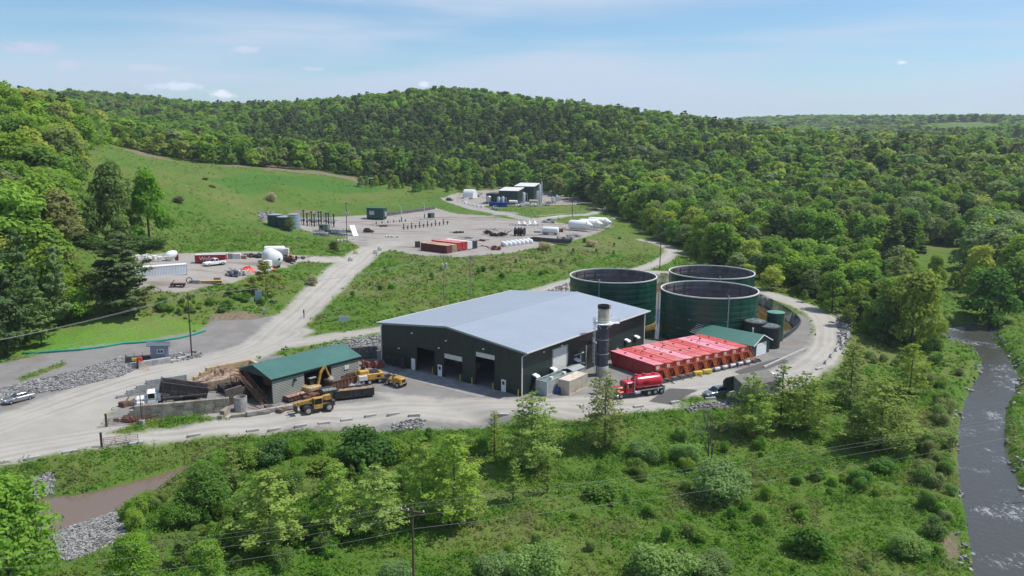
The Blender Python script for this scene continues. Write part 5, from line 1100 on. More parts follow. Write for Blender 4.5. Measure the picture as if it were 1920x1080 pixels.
# ================================================================ open shed and loading area
def zo(zx, zy, ox=160, oy=600, s=3.0): return (ox+zx/s, oy+zy/s)      # notes taken from enlarged survey prints
SW = M('weathered_siding', (.20,.25,.22), .7, nscale=.8, namt=.15, stripes=('z', .28, .05), dirt=((.33,.28,.25), .5, .9)); TEAL = M('shed_roof_green', (.055,.15,.125), .45, stripes=('x', .45, .04), nscale=.3, namt=.1)
sy = math.radians(50.2); so_ = (-40.2, 132.64, 0); t = thing('open_shed', 'long open shed with a green metal roof and weathered pale green siding', 'shed', so_, sy)
SL, SD, SE, SHR = 18.5, 9.9, 4.45, 5.9
m = MB()
for a, b in ((0, 6.4), (12.3, SL)): m = MB(); m.box(a, b, 0, .12, 0, SE-.25); m.build('front_wall', SW, t)
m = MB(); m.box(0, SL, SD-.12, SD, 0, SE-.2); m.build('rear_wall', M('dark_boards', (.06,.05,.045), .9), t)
m = MB(); m.box(SL-.12, SL, .12, SD-.12, 0, SE-.2); m.add([(SL-.12,.0,SE-.2),(SL-.12,SD,SE-.2),(SL-.12,SD/2,SHR-.15)], [(0,1,2)]); m.build('end_wall', SW, t)
for s in (0, 1):
    m = MB(); ye, yr = (-.4, SD/2) if s == 0 else (SD+.4, SD/2); ze_ = SE-.1; m.add([(-.5,ye,ze_),(SL+.5,ye,ze_),(SL+.5,yr,SHR),(-.5,yr,SHR),(-.5,ye,ze_+.1),(SL+.5,ye,ze_+.1),(SL+.5,yr,SHR+.1),(-.5,yr,SHR+.1)], [(0,1,2,3),(4,5,6,7),(0,4,5,1),(1,5,6,2),(2,6,7,3),(3,7,4,0)]); m.build('roof', TEAL, t)
m = MB(); m.box(-.3,SL+.4,-.18,-.06,SE-.5,SE-.12); m.add([(-.35,0,SE-.1),(-.35,SD,SE-.1),(-.35,SD/2,SHR-.02),(-.30,0,SE-.1),(-.30,SD,SE-.1),(-.30,SD/2,SHR-.02)], [(0,1,2),(5,4,3),(0,3,4,1),(1,4,5,2),(2,5,3,0)]); m.build('fascia', M('dark_teal', (.015,.06,.05), .5), t)
m = MB(); [m.box(x-.12, x+.12, y-.12, y+.12, 0, SE) for x in (.12, 6.5, 12.2, SL-.3) for y in (.3, SD-.4)]; m.build('posts', M('dark_boards'), t)
m = MB(); m.box(15.2,16.2,-.12,-.01,2.6,3.3); m.build('notice_board', OFFW, t); m = MB(); m.box(4.2,4.6,-.4,-.01,3.0,3.4); m.build('flood_light', BLK, t)
# concrete block walls
def blockwall(name, label, p0, p1, h, mt, steps=None, th=.75, z0=None, cat='wall'):
    L_ = math.hypot(p1[0]-p0[0], p1[1]-p0[1]); m = MB(); bh = .62; n = int(round(h/bh)); k = 0
    for r in range(n):
        xa, xb = (steps(r, n, L_) if steps else (0, L_)); x = xa - (.8 if r % 2 else 0)
        while x < xb-.05:
            a, b = max(x, xa)+.012, min(x+1.6, xb)-.012
            if b-a > .1: m.bev(a, b, -th/2+.01*((k*7) % 3), th/2-.01*((k*5) % 3), r*bh, (r+1)*bh-.012, .03)
            x += 1.6; k += 1
    z = min(gz(*p0), gz(*p1)) if z0 is None else z0
    return solo(m, name, mt, label, cat, (p0[0], p0[1], z-.1), yaw(p0, p1))
GB = M('grey_block', (.33,.335,.33), .9, nscale=1, namt=.12, dirt=((.22,.21,.2), .7, .4), bump=.02); BB = M('stained_block', (.34,.30,.24), .9, nscale=1.2, namt=.2, dirt=((.14,.11,.085), .7, .8), bump=.02); WB_ = M('bleached_board', (.46,.34,.21), .85, nscale=1.2, namt=.15, dirt=((.30,.21,.13), .6, .6))
blockwall('block_wall', 'stepped grey concrete block wall behind the raised dump truck', (-67.7,134.9), (-58.2,141.5), 2.5, GB, lambda r, n, L_: (r*1.6, L_))
blockwall('block_wall', 'long stained concrete block wall in front of the dump truck', (-62.2,123.6), (-46.3,128.9), 2.4, BB, lambda r, n, L_: ((n-1-r)*0+r*.9, L_))
blockwall('block_wall', 'short stained wall end turning towards the lower road', (-46.3,128.3), (-46.6,125.2), 1.3, BB, lambda r, n, L_: (0, L_-r*.8))
blockwall('block_wall', 'low stained block wall in front of the steel stairs', (-45.2,126.3), (-39.6,128.6), .62, BB)
blockwall('block_wall', 'low row of blocks along the road left of the yellow telehandler', (-42.9,127.0), (-35.0,131.9), .62, CONC, z0=.0)
blockwall('block_wall', 'tan bleached block wall along the back of the soil bay', (-58.6,142.6), (-49.6,151.3), 2.5, WB_, lambda r, n, L_: (r*1.2, L_))
blockwall('block_wall', 'tan end wall between the soil bay and the open shed', (-49.8,151.3), (-45.7,146.6), 2.5, WB_)
blockwall('block_wall', 'leaning dirty tan wall holding the soil heap at the front', (-54.4,138.2), (-47.6,144.6), 1.9, M('dirty_tan', (.34,.27,.19), .9, nscale=1, namt=.2, dirt=((.12,.08,.06), .7, .8)))
def heap(cx, cy, rx, ry, h, mt, name, label, cat, seed=1, rz=0, z=None):
    R = np.random.RandomState(seed); m = MB(); n = 26; vs = [(0,0,h)]; K = 9
    for k in range(1, K+1):
        for i in range(n):
            a = 2*PI*i/n; u = k/K; zz = h*(1-u**1.5)*(1+.35*R.normal()*(1-u)*.7)+.12*R.normal()*(1-u); vs.append((rx*u*math.cos(a)*(1+.08*R.normal()), ry*u*math.sin(a)*(1+.08*R.normal()), max(zz, -.2) if k < K else -.3))
    fs = [(0, 1+i, 1+(i+1) % n) for i in range(n)]+[(1+(k-1)*n+i, 1+k*n+i, 1+k*n+(i+1) % n, 1+(k-1)*n+(i+1) % n) for k in range(1, K) for i in range(n)]
    m.add(vs, fs); return solo(m, name, mt, label, cat, (cx, cy, gz(cx, cy) if z is None else z), rz, None, False)
heap(-53.2, 143.9, 5.2, 2.9, 2.0, M('mixed_soil', (.25,.17,.125), .98, nscale=1.5, namt=.5, dirt=((.42,.34,.25), .8, .5), bump=.2, bscale=2), 'soil_heap', 'heap of brown soil and pale rubble inside the tan walled bay', 'heap', 4, math.radians(44), .5)
# stairs, hopper and concrete pipe by the shed end
t = thing('steel_stairs', 'rusty steel stairway with handrails leaning down beside the open shed', 'stairs', (-46.8,135.8,0), math.radians(-38))
RS = M('rusty_rail', (.22,.12,.07), .8, dirt=((.10,.05,.03), 2, .6)); m = MB()
for y in (0, 1.1): m.tube([(0,y,3.6),(6.2,y,.1)], .12, 4)
for k in range(15): m.box(.1+k*.4,.45+k*.4,.02,1.08,3.5-k*.235,3.55-k*.235)
m.build('flight', RS, t); m = MB()
for y in (0, 1.1):
    m.tube([(-2.6,y,4.6),(0,y,4.6),(6.2,y,1.1)], .06, 5); m.tube([(-2.6,y,4.1),(0,y,4.1),(6.2,y,.6)], .045, 5)
    for k in range(6): m.cyl((k*1.2,y,3.6-k*.68),(k*1.2,y,4.6-k*.68),.045,n=5)
m.build('handrail', RS, t); m = MB(); m.box(-2.6,0,0,1.1,3.5,3.6); [m.cyl((x,y,0),(x,y,3.5),.08,n=5) for x in (-2.5,-.1) for y in (0,1.1)]; m.build('landing', RS, t)
m = MB(); m.lathe([(1.05,-.1),(1.05,2.3),(.95,2.3),(.95,.2)], 20, cap0=False, cap1=False); solo(m, 'concrete_pipe', CONC, 'upright grey concrete pipe ring at the foot of the steel stairs', 'pipe', (-44.6,129.4,0))
m = MB(); m.add([(0,0,0),(3,0,0),(3,.3,0),(0,.3,0),(-.4,-.6,3),(2.6,-.8,3.2),(2.6,-.5,3.2),(-.4,-.3,3)], [(0,3,2,1),(4,5,6,7),(0,1,5,4),(1,2,6,5),(2,3,7,6),(3,0,4,7)]); m.add([(3.3,.5,0),(4.6,1,0),(4.6,1.2,0),(3.3,.7,0),(3.0,0,2.6),(4.3,.4,2.3),(4.3,.6,2.3),(3.0,.2,2.6)], [(0,3,2,1),(4,5,6,7),(0,1,5,4),(1,2,6,5),(2,3,7,6),(3,0,4,7)])
solo(m, 'steel_plate', M('dirty_plate', (.17,.14,.115), .8, dirt=((.08,.06,.05), 1, .7)), 'dirty leaning steel plates left of the upright concrete pipe', 'plates', (-47.6,131.2,0), math.radians(50))
t = thing('hopper', 'orange rusty steel hopper in the shade at the shed gable', 'hopper', (-43.2,139.5,1.0), math.radians(50)); m = MB(); loft(m, [(0,[(-1.3,1.6),(1.3,1.6),(1.0,0),(-1.0,0)]),(2.4,[(-1.3,2.6),(1.3,2.6),(1.0,.6),(-1.0,.6)])]); m.build('bin', M('orange_rust', (.36,.12,.05), .8, dirt=((.15,.06,.03), 1, .6)), t); m = MB(); [m.cyl((x,y,-1),(x,y,.5),.1,n=5) for x in (.2,2.2) for y in (-1,1)]; m.build('stand', RUST, t)
# raised dump truck
t = thing('dump_truck', 'white cab dump truck with its dark body raised in the loading bay', 'truck', (-57.0,131.6,0), math.radians(203))
BR = M('dump_body_brown', (.055,.045,.042), .6, nscale=1, namt=.3, dirt=((.11,.09,.08), .8, .6))
m = MB(); m.box(-4.6,3.2,-.45,.45,.8,1.1); m.build('chassis', M('greenish_black', (.03,.035,.03), .6), t)
m = MB(); m.bev(2.0,3.6,-1.15,1.15,1.05,2.9,.15); m.bev(1.5,2.0,-1.0,1.0,1.3,2.6,.1); cb = m.build('cab', WHT, t)
m = MB(); m.box(3.61,3.64,-1.0,1.0,2.0,2.7); m.box(2.4,3.4,-1.175,-1.16,1.9,2.7); m.box(2.4,3.4,1.16,1.175,1.9,2.7); m.build('windows', GLASS, cb)
m = MB(); m.bev(3.6,5.3,-.8,.8,1.1,2.05,.18); m.bev(4.0,5.2,-1.2,-.8,1.0,1.45,.1); m.bev(4.0,5.2,.8,1.2,1.0,1.45,.1); m.build('hood', WHT, t); m = MB(); m.bev(5.2,5.55,-1.2,1.2,.5,.9,.05); m.box(5.31,5.36,-.6,.6,1.1,1.85); m.build('bumper', SILV, t)
tt = Matrix.Translation((-4.4,0,1.15)) @ Matrix.Rotation(math.radians(-15), 4, 'Y'); m = MB()
pr = [(-1.25,.0),(1.25,.0),(1.3,.35),(1.3,1.75),(1.2,1.75),(1.15,.4),(1.1,.15),(-1.1,.15),(-1.15,.4),(-1.2,1.75),(-1.3,1.75),(-1.3,.35)]; m.prism(pr, -1.2, 6.2, tt); m.box(6.2,6.35,-1.3,1.3,0,2.1,tt)
for x in np.arange(-.9, 6.2, 1.35): m.box(x,x+.16,-1.42,-1.3,.1,1.8,tt); m.box(x,x+.16,1.3,1.42,.1,1.8,tt)
m.box(-1.2,6.3,-1.46,-1.3,1.75,1.88,tt); m.box(-1.2,6.3,1.3,1.46,1.75,1.88,tt); m.build('dump_body', BR, t); m = MB(); m.cyl((.9,0,1.1),(1.6,0,3.3),.16,n=8); m.build('hoist_ram', SILV, t)
m = MB(); m.bev(-.6,1.0,-1.2,-.6,.6,1.2,.05); m.bev(-.4,1.2,.6,1.2,.6,1.2,.05); m.build('fuel_tank', M('olive_tank', (.22,.23,.17), .5), t)
for x in (-3.6,-2.3,4.5):
    for s in (-1,1): wheel(t, x, s*.98, .54, .45 if x < 0 else .3)
# excavator in the shed opening
t = thing('excavator', 'beige and grey excavator reaching over a rusty skip in the shed opening', 'excavator', (-34.9,138.3,0), math.radians(52)); t.scale = (.86,.86,.86); BG = M('excavator_beige', (.45,.32,.17), .5, dirt=((.22,.15,.09), 1.5, .5))
for s in (-1,1): m = MB(); m.prism([(-1.9,.35),(-1.6,0),(1.6,0),(1.9,.35),(1.6,.75),(-1.6,.75)], s*1.1-.3, s*1.1+.3, axis='y'); m.build('track', RUB, t)
m = MB(); m.bev(-1.8,1.4,-1.3,1.3,.95,1.75,.15); m.bev(-2.1,-1.0,-1.3,1.3,1.0,2.1,.3); m.build('house', BG, t, True)
m = MB(); m.bev(-.3,1.3,.25,1.25,1.75,3.1,.1); cb = m.build('cab', GLASS, t); m = MB(); m.bev(-.35,1.35,.2,1.3,3.1,3.2,.04); m.build('cab_roof', M('grey_roof', (.3,.3,.3), .6), cb)
m = MB(); TFl = lambda pts, w0, w1: [m.box(0,(Vector(b)-Vector(a)).length,-w,w,-w,w, Matrix.Translation(a) @ (Vector(b)-Vector(a)).to_track_quat('X','Z').to_matrix().to_4x4()) for (a, b), w in zip(zip(pts[:-1], pts[1:]), (w0, w1))]
TFl([(1.2,-.3,1.7),(1.9,-.3,4.0),(3.1,-.3,5.2)], .22, .2); m.build('boom', YEL, t); m = MB(); TFl([(3.1,-.3,5.2),(4.3,-.3,2.6)], .16, .16); m.build('stick', YEL, t)
m = MB(); m.lathe([(.1,.9),(.35,.7),(.8,.2),(.85,-.1),(.5,-.55),(.1,-.7)], 10, Matrix.Translation((4.4,-.3,2.0))); m.build('grapple', M('worn_steel', (.28,.25,.22), .6), t)
# telehandler
a, b = G(630,765), G(558,777); t = thing('telehandler', 'yellow telehandler with its long boom lowered beside the open shed', 'telehandler', ((a.x+b.x)/2,(a.y+b.y)/2,(a.z+b.z)/2), yaw(a, b))
m = MB(); m.bev(-2.6,2.3,-.7,.7,.7,1.35,.1); m.bev(-2.9,-2.2,-.95,.95,.8,1.8,.15); m.build('chassis', M('dark_frame', (.04,.035,.03), .6), t)
m = MB(); bt = Matrix.Translation((-2.4,-.15,2.2)) @ Matrix.Rotation(math.radians(4), 4, 'Y'); m.bev(0,5.6,-.28,.28,-.28,.28,.03,bt); m.box(5.6,6.3,-.2,.2,-.2,.2,bt); m.add([(0,-.35,-.6),(1.2,-.35,-.4),(1.2,-.35,.3),(0,-.35,.3),(0,.35,-.6),(1.2,.35,-.4),(1.2,.35,.3),(0,.35,.3)], [(0,1,2,3),(7,6,5,4),(0,4,5,1),(1,5,6,2),(2,6,7,3),(3,7,4,0)], bt); m.build('boom', YEL, t)
m = MB(); m.bev(-.6,.9,.2,1.15,.8,1.5,.05); m.bev(-.6,-.5,.2,1.15,1.5,2.5,.03); m.bev(-.62,.85,.18,1.17,2.48,2.58,.03); [m.cyl((.85,y,1.5),(.75,y,2.5),.05,n=5) for y in (.25,1.1)]; cb = m.build('cab', YEL, t); m = MB(); m.bev(-.49,.8,.24,1.12,1.5,2.47,.04); m.build('windows', GLASS, cb)
m = MB(); m.bev(-1.9,.2,-1.2,-.7,.8,1.7,.1); m.build('engine_cover', YEL, t)
m = MB(); m.box(3.5,3.7,-.8,.8,.5,1.7); [m.box(3.7,4.9,y-.08,y+.08,.5,.58) for y in (-.5,.5)]; m.cyl((3.6,-.15,1.6),(3.5,-.15,1.9),.1); m.build('fork_carriage', M('dark_frame'), t)
for x in (-1.75,1.85):
    for s in (-1,1): wheel(t, x, s*1.0, .72, .5, M('grey_rim', (.35,.32,.27), .7))
# skips
def skip(px, py, ang, L_, label, mt, fill=None, h=1.6, W_=2.3, loc=None):
    g = loc or G(px, py); t = thing('skip', label, 'skip', (g[0], g[1], 0 if loc is None else loc[2]), ang); m = MB()
    m.box(0,L_,0,W_,.2,.3); m.box(0,L_,0,.08,.3,h); m.box(0,L_,W_-.08,W_,.3,h); m.box(0,.08,.08,W_-.08,.3,h); m.box(L_-.08,L_,.08,W_-.08,.3,h)
    for x in np.arange(.3, L_-.1, .75): m.box(x,x+.12,-.1,-.005,.25,h-.05); m.box(x,x+.12,W_+.005,W_+.1,.25,h-.05)
    m.box(-.05,L_+.05,-.12,-.0,h,h+.1); m.box(-.05,L_+.05,W_+.0,W_+.12,h,h+.1); m.build('body', mt, t)
    m = MB(); [m.box(0,L_,y,y+.15,0,.19) for y in (.6,1.5)]; m.build('skid_rails', BLK, t)
    if fill:
        R = np.random.RandomState(int(L_*10)); m = MB(); n = 12; vs = [(L_*i/n*.98+.06, .1+(W_-.2)*j/4, h-.35+.22*R.rand()+.28*math.sin(PI*j/4)) for i in range(n+1) for j in range(5)]; m.add(vs, [(i*5+j, (i+1)*5+j, (i+1)*5+j+1, i*5+j+1) for i in range(n) for j in range(4)]); m.build('load', fill, t)
    return t
BKS = M('black_skip', (.03,.028,.026), .7, dirt=((.10,.07,.05), 1.2, .6)); LOAD = M('brown_load', (.34,.21,.12), .95, nscale=1, namt=.35, dirt=((.2,.17,.15), .5, .7), bump=.1)
a = G(628.5,753); b = G(697,745); skip(0,0, yaw(a, b), 6.8, 'black skip full of brown soil beside the road in front of the shed', BKS, LOAD, 1.5, loc=(a.x,a.y,0))
a = G(624,735); skip(0,0, math.radians(46), 6.5, 'empty rusty open skip under the excavator arm', RUST, None, 1.6, loc=(a.x-.2,a.y+.3,0))
a = G(652,726); skip(0,0, math.radians(46), 6.2, 'low rusty brown skip behind the black one near the shed corner', M('brown_skip', (.13,.05,.035), .8, dirt=((.3,.25,.22), 1.3, .4)), None, 1.2, loc=(a.x+1.2,a.y+1.6,0))
a = G(600,757); skip(0,0, math.radians(33), 2.6, 'short grey black skip behind the telehandler rear wheel', M('grey_skip', (.09,.09,.085), .7), M('ash', (.2,.2,.19), .9), 1.7, loc=(a.x+.6,a.y+.8,0))
a = G(536,757); skip(0,0, math.radians(50), 7.0, 'long low rusty skip with mixed scrap behind the telehandler', RUST, M('scrap', (.30,.20,.15), .9, nscale=1.5, namt=.6), .9, 2.0, loc=(a.x+.5,a.y+.2,0))
for i, (px, py) in enumerate(((660,727),(672,724))): heap(*G(px, py)[:2], 1.0, .7, .7, M('bag_white'), 'white_bag', 'White plastic bag between the skips, %s of two' % ('left' if i == 0 else 'right'), 'bag', 20+i)
# two yellow machines on the yard
a = G(694,718); t = thing('wood_chipper', 'bulky yellow machine with a black chute and white tank next to the shed end', 'machine', (a.x, a.y, 0), math.radians(28)); Y2 = M('bright_yellow', (.58,.32,.035), .5, nscale=1, namt=.15, dirt=((.2,.12,.05), 2, .7))
m = MB(); m.bev(-2.6,2.4,-1.0,1.0,.9,2.0,.12); m.bev(-2.2,-.4,-.9,.9,2.0,2.7,.15); m.build('body', Y2, t); m = MB(); m.bev(-.2,1.6,-.9,.9,2.02,2.2,.04); m.lathe([(.4,0),(.4,.6),(.2,.7)], 12, Matrix.Translation((-1.2,.2,2.65))); m.build('engine_deck', BLK, t)
m = MB(); m.bev(-2.5,-.9,-1.4,-1.02,1.0,1.9,.1); m.build('side_tank', OFFW, t); m = MB(); m.box(2.4,4.0,-.5,.5,.9,1.1); m.cyl((4.0,0,1.0),(4.6,0,.5),.08); m.box(1.0,1.7,-1.015,-1.0,1.2,1.6); m.build('drawbar', BLK, t)
for x in (-1.6,-.4,1.6): [wheel(t, x, s*.95, .48, .35) for s in (-1,1)]
a = G(740,722); t = thing('compact_loader', 'small yellow wheeled loader with an open roll bar on the yard', 'loader', (a.x, a.y, 0), math.radians(140))
m = MB(); m.bev(-2.4,-.2,-.75,.75,.7,1.75,.15); m.bev(-.2,1.3,-.6,.6,.7,1.2,.1); m.build('body', Y2, t); m = MB(); m.box(-2.43,-2.405,-.4,.4,1.0,1.5); m.build('grille', BLK, t)
m = MB(); [m.cyl((x,y,1.2),(x,y,2.5),.06,n=5) for x in (-.3,.8) for y in (-.6,.6)]; [m.tube([(-.3,y,2.5),(.8,y,2.5)], .06, 5) for y in (-.6,.6)]; [m.tube([(x,-.6,2.5),(x,.6,2.5)], .06, 5) for x in (-.3,.8)]; m.build('roll_bar', BLK, t); m = MB(); m.bev(-.1,.5,-.3,.3,1.2,1.4,.05); m.bev(-.2,0,-.3,.3,1.3,1.9,.05); m.build('seat', BLK, t)
m = MB(); m.box(1.3,2.3,-.5,-.35,.5,.9); m.box(1.3,2.3,.35,.5,.5,.9); m.box(2.3,2.5,-.9,.9,.2,1.0); [m.box(2.5,3.6,y-.06,y+.06,.2,.27) for y in (-.4,.4)]; m.build('loader_arm', M('dark_frame'), t)
for x in (-1.7,1.0): [wheel(t, x, s*.85, .5, .38) for s in (-1,1)]
blockwall('retaining_wall', 'dark block retaining wall between the open shed and the warehouse corner', (-33.5,158.3), (-27.0,159.5), 2.4, M('dark_block', (.09,.09,.09), .9, nscale=1, namt=.2))
# ================================================================ kerb blocks along the lower road
kb = [(3,868),(60,860),(131,848),(255,833),(364,817),(474,808),(515,806),(564,799),(608,794),(650,788),(695,780),(738,777),(777,780),(943,779),(1197,763),(1266,755),(1332,748),(1536,692)]
pv = MB(); pv.bev(-.95,.95,-.3,.3,-.35,.32,.04); k0 = None
nm_ = ['at the left edge of the picture','second from the left edge','third from the left edge','at the foot of the red gate','just right of the red gate','below the block wall end','right of that below the stairs','in front of the telehandler forks','below the telehandler','right of the telehandler wheel','below the black skip','right of the black skip','above the stone filled bank','between the two pale trees','right of the red tanker truck','left of the SUV','below the SUV','at the bend below the white barrier']
for i, (px, py) in enumerate(kb):
    g = G(px, py); an = math.radians([34,33,32,30,28,26,26,26,26,26,24,22,14,2,22,24,14,35][i]); sc = 1.25 if i in (3, 12) else 1
    if k0 is None: k0 = solo(pv, 'kerb_block', CONCL, 'Pale concrete kerb block '+nm_[i], 'block', g, an, 'concrete kerb blocks along the lower road')
    else: dup(k0, g, an, 'Pale concrete kerb block '+nm_[i], None, (1, 1, sc))
bp = [(1549,681),(1559,668),(1569,656),(1579,643),(1589,632)]; k0 = None
for i in range(5):
    a = G(bp[i][0]-4, bp[i][1]+6); b = G(bp[i][0]+5, bp[i][1]-6); an = yaw(a, b)
    if k0 is None: m = MB(); m.prism([(-.3,-.3),(.3,-.3),(.27,.15),(.12,.4),(.09,1.05),(-.09,1.05),(-.12,.4),(-.27,.15)], -1.75, 1.75); k0 = solo(m, 'road_barrier', CONCL, '', 'barrier', (a+b)/2, an, 'white concrete road barriers on the right bend')
    else: k1 = dup(k0, (a+b)/2, an)
    (k0 if i == 0 else k1)['label'] = 'White concrete road barrier on the right bend, '+['nearest the viewer of five','second nearest of five','middle of five','second farthest of five','farthest of five'][i]
# red gate, posts, lone pole by the wall
a = G(191,838); t = thing('farm_gate', 'rusty red tube gate with a thick dark post on the lower road edge', 'gate', a, math.radians(22)); m = MB(); m.lathe([(.17,-.3),(.17,2.2)], 10); m.build('post', M('dark_post', (.06,.04,.035), .9), t)
m = MB(); [m.tube([(.3,0,z),(4.9,0,z)], .035, 5) for z in (.25,.5,.75,1.0,1.3)]; [m.cyl((x,0,.25),(x,0,1.3),.035,n=5) for x in (.3,1.8,3.3,4.9)]; m.build('leaf', M('red_tube', (.16,.07,.06), .7), t)
a = G(200,800); t = thing('farm_gate', 'folded red tube gate and post beside the long block wall', 'gate', a, math.radians(18)); m = MB(); m.lathe([(.17,-.3),(.17,2.1)], 10); m.build('post', M('dark_post'), t)
m = MB(); [m.tube([(.3,0,z),(6.0,0,z)], .035, 5) for z in (.25,.5,.75,1.0,1.3)]; [m.cyl((x,0,.25),(x,0,1.3),.035,n=5) for x in (.3,2.2,4.1,6.0)]; m.box(1.0,1.8,-.06,-.04,.7,1.2); m.build('leaf', M('red_tube'), t)
a = G(267,800); t = thing('signal_post', 'thin brown pole with a concrete foot in front of the long block wall', 'pole', a, 0); m = MB(); m.bev(-.35,.35,-.35,.35,-.2,1.1,.05); m.build('foot', CONC, t); m = MB(); m.cyl((0,0,1.1),(0,0,5.2),.08,n=6); m.cyl((.25,0,1.1),(.25,0,4.0),.05,n=5); m.tube([(0,0,4.2),(9,3.4,4.3)], .06, 5); m.build('mast', M('brown_pole', (.14,.08,.055), .8), t)
# ================================================================ gatehouse
a = G(284,680); t = thing('gatehouse', 'small grey blue hut with a sloping dark roof and a white window', 'hut', (a.x, a.y, a.z+.5), math.radians(24)); LB = M('grey_blue_siding', (.21,.25,.31), .6, stripes=('z', .2, .015)); 
m = MB(); m.add([(0,0,0),(3.2,0,0),(3.2,2.8,0),(0,2.8,0),(0,0,2.75),(3.2,0,2.45),(3.2,2.8,2.45),(0,2.8,2.75)], [(0,3,2,1),(4,5,6,7),(0,1,5,4),(1,2,6,5),(2,3,7,6),(3,0,4,7)]); m.build('walls', LB, t)
m = MB(); m.add([(-.7,-.4,2.85),(3.6,-.4,2.45),(3.6,3.2,2.45),(-.7,3.2,2.85),(-.7,-.4,3.0),(3.6,-.4,2.6),(3.6,3.2,2.6),(-.7,3.2,3.0)], [(0,3,2,1),(4,5,6,7),(0,1,5,4),(1,2,6,5),(2,3,7,6),(3,0,4,7)]); m.build('roof', M('slate', (.10,.115,.14), .7), t)
m = MB(); m.box(1.1,2.3,-.06,-.01,1.15,1.95); w_ = m.build('window', WHT, t); m = MB(); m.box(1.22,1.66,-.075,-.061,1.27,1.83); m.box(1.74,2.18,-.075,-.061,1.27,1.83); m.build('panes', GLASS, w_); m = MB(); m.box(-.06,-.01,.6,1.5,.05,2.1); m.build('door', M('grey_door', (.16,.19,.23), .5), t)
m = MB(); m.box(-4.6,-.02,.2,2.6,-.15,.0); [m.cyl((x,y,0),(x,y,1.05),.04,n=5) for x in (-4.5,-3,-1.5) for y in (.25,2.5)]; m.tube([(-.1,.25,1.05),(-4.5,.25,1.05),(-4.5,2.5,1.05)], .04, 5); m.box(-4.5,-.1,.22,.26,.0,.95); m.build('deck', M('dark_deck', (.05,.055,.07), .7), t)
p0, p1 = G(235,692), G(330,678); blockwall('block_wall', 'low pale block wall under the gatehouse', (p0.x,p0.y), (p1.x,p1.y), 1.24, M('stone_block', (.36,.355,.34), .9, nscale=1, namt=.25, bump=.03), lambda r, n, L_: (r*.8, L_-r*1.0))
p0, p1 = G(331,677), G(358,670); blockwall('block_wall', 'short pale block wall between the gatehouse and the dark pole', (p0.x,p0.y+.6), (p1.x,p1.y+.4), .62, CONCL)
a = G(258,691); t = thing('barrier_arm', 'red and yellow barrier motor with a pink striped arm beside the gatehouse', 'barrier', a, math.radians(15)); m = MB(); m.bev(-.9,0,-.2,.2,1.6,2.1,.05); m.build('yellow_box', YELP, t); m = MB(); m.bev(0,.9,-.35,.35,1.3,2.2,.1); m.build('red_box', M('signal_red', (.5,.03,.02), .5), t); m = MB(); m.cyl((0,0,-.2),(0,0,1.6),.1); m.build('pedestal', BLK, t); m = MB(); m.cyl((.4,-.3,1.6),(2.6,-1.2,-.6),.07,n=6); m.build('arm', M('pink_arm', (.55,.25,.2), .6), t)
# ================================================================ poles and wires
PW = M('pole_wood', (.075,.055,.042), .9, nscale=1, namt=.3); PWL = M('pole_wood_pale', (.26,.22,.18), .9, nscale=1, namt=.2)
def pole(loc, h, label, arms=1, mt=PW, ang=0, kit=None, r=.16):
    t = thing('utility_pole', label, 'pole', loc, ang, 'utility poles'); m = MB(); m.cyl((0,0,-1),(0,0,h), r, r*.65, 10); m.build('post', mt, t)
    for k in range(arms):
        z = h-.5-k*1.3; m = MB(); m.box(-1.3,1.3,-.07,.07,z,z+.14); m.cyl((-.6,-.05,z),(0,-.12,z-.7),.03,n=4); m.cyl((.6,-.05,z),(0,-.12,z-.7),.03,n=4); ar = m.build('crossarm', mt, t)
        m = MB(); [m.lathe([(.06,0),(.09,.08),(.05,.22)], 8, Matrix.Translation((x,0,z+.14))) for x in (-1.2,-.45,1.2)]; m.build('insulators', OFFW, ar)
    if kit:
        m = MB(); [m.lathe([(.3,0),(.33,.1),(.33,1.0),(.2,1.1)], 14, Matrix.Translation((x,-.3,h-kit))) for x in (-.5,.5)]; m.build('transformer', STEEL, t)
    return t
g1, g2, g3, g4 = G(360,672), G(833,567), G(882,561), G(1237,506)
pole(g1, 13.2, 'Tall dark wooden pole beside the gatehouse', 1, PW, .9); pole(g2, 12.2, 'Wooden pole with two grey transformers behind the warehouse', 1, PWL, .5, 3.2); pole(g3, 11.6, 'Pale pole with two cross arms right of the transformer pole', 2, PWL, .3)
pole(g4, 12, 'Bare wooden pole by the winding gravel road above the tanks', 0, PW)
g5 = G(651,455); pole(g5, 14.5, 'Wooden pole at the pipe yard left of the upper pad', 1, PW, .8, 4.6); g6 = G(1073,408); pole(g6, 11.5, 'Wooden pole behind the white silos', 0, PW)
gf = Vector((-9.6, 77, gz(-9.6, 77))); hf = U(773, 952, 7.6); gf = Vector((hf[0], hf[1], gz(*hf))); pole(gf, 7.6-gf.z, 'Reddish wooden pole rising from the near meadow at the bottom', 1, M('pole_red', (.11,.06,.04), .9), -.25)
def wire(pts, sag, label, r=.015):
    m = MB(); path = []
    for a, b in zip(pts[:-1], pts[1:]):
        a, b = Vector(a), Vector(b)
        for k in range(17):
            t_ = k/16; p = a.lerp(b, t_); p.z -= 4*sag*t_*(1-t_); path.append(p)
    m.tube(path, r, 4); return solo(m, 'overhead_wire', M('wire', (.22,.22,.22), .6), label, 'wire', (0,0,0), 0, 'overhead wires')
le = U(-60, 700, 11.5); lp = pole((le[0]-18, le[1]-9, gz(le[0]-18, le[1]-9)), 13, 'Wooden pole beyond the left edge', 1, PW, .9)
LP = Vector((le[0]-18, le[1]-9, gz(le[0]-18, le[1]-9)+12.7))
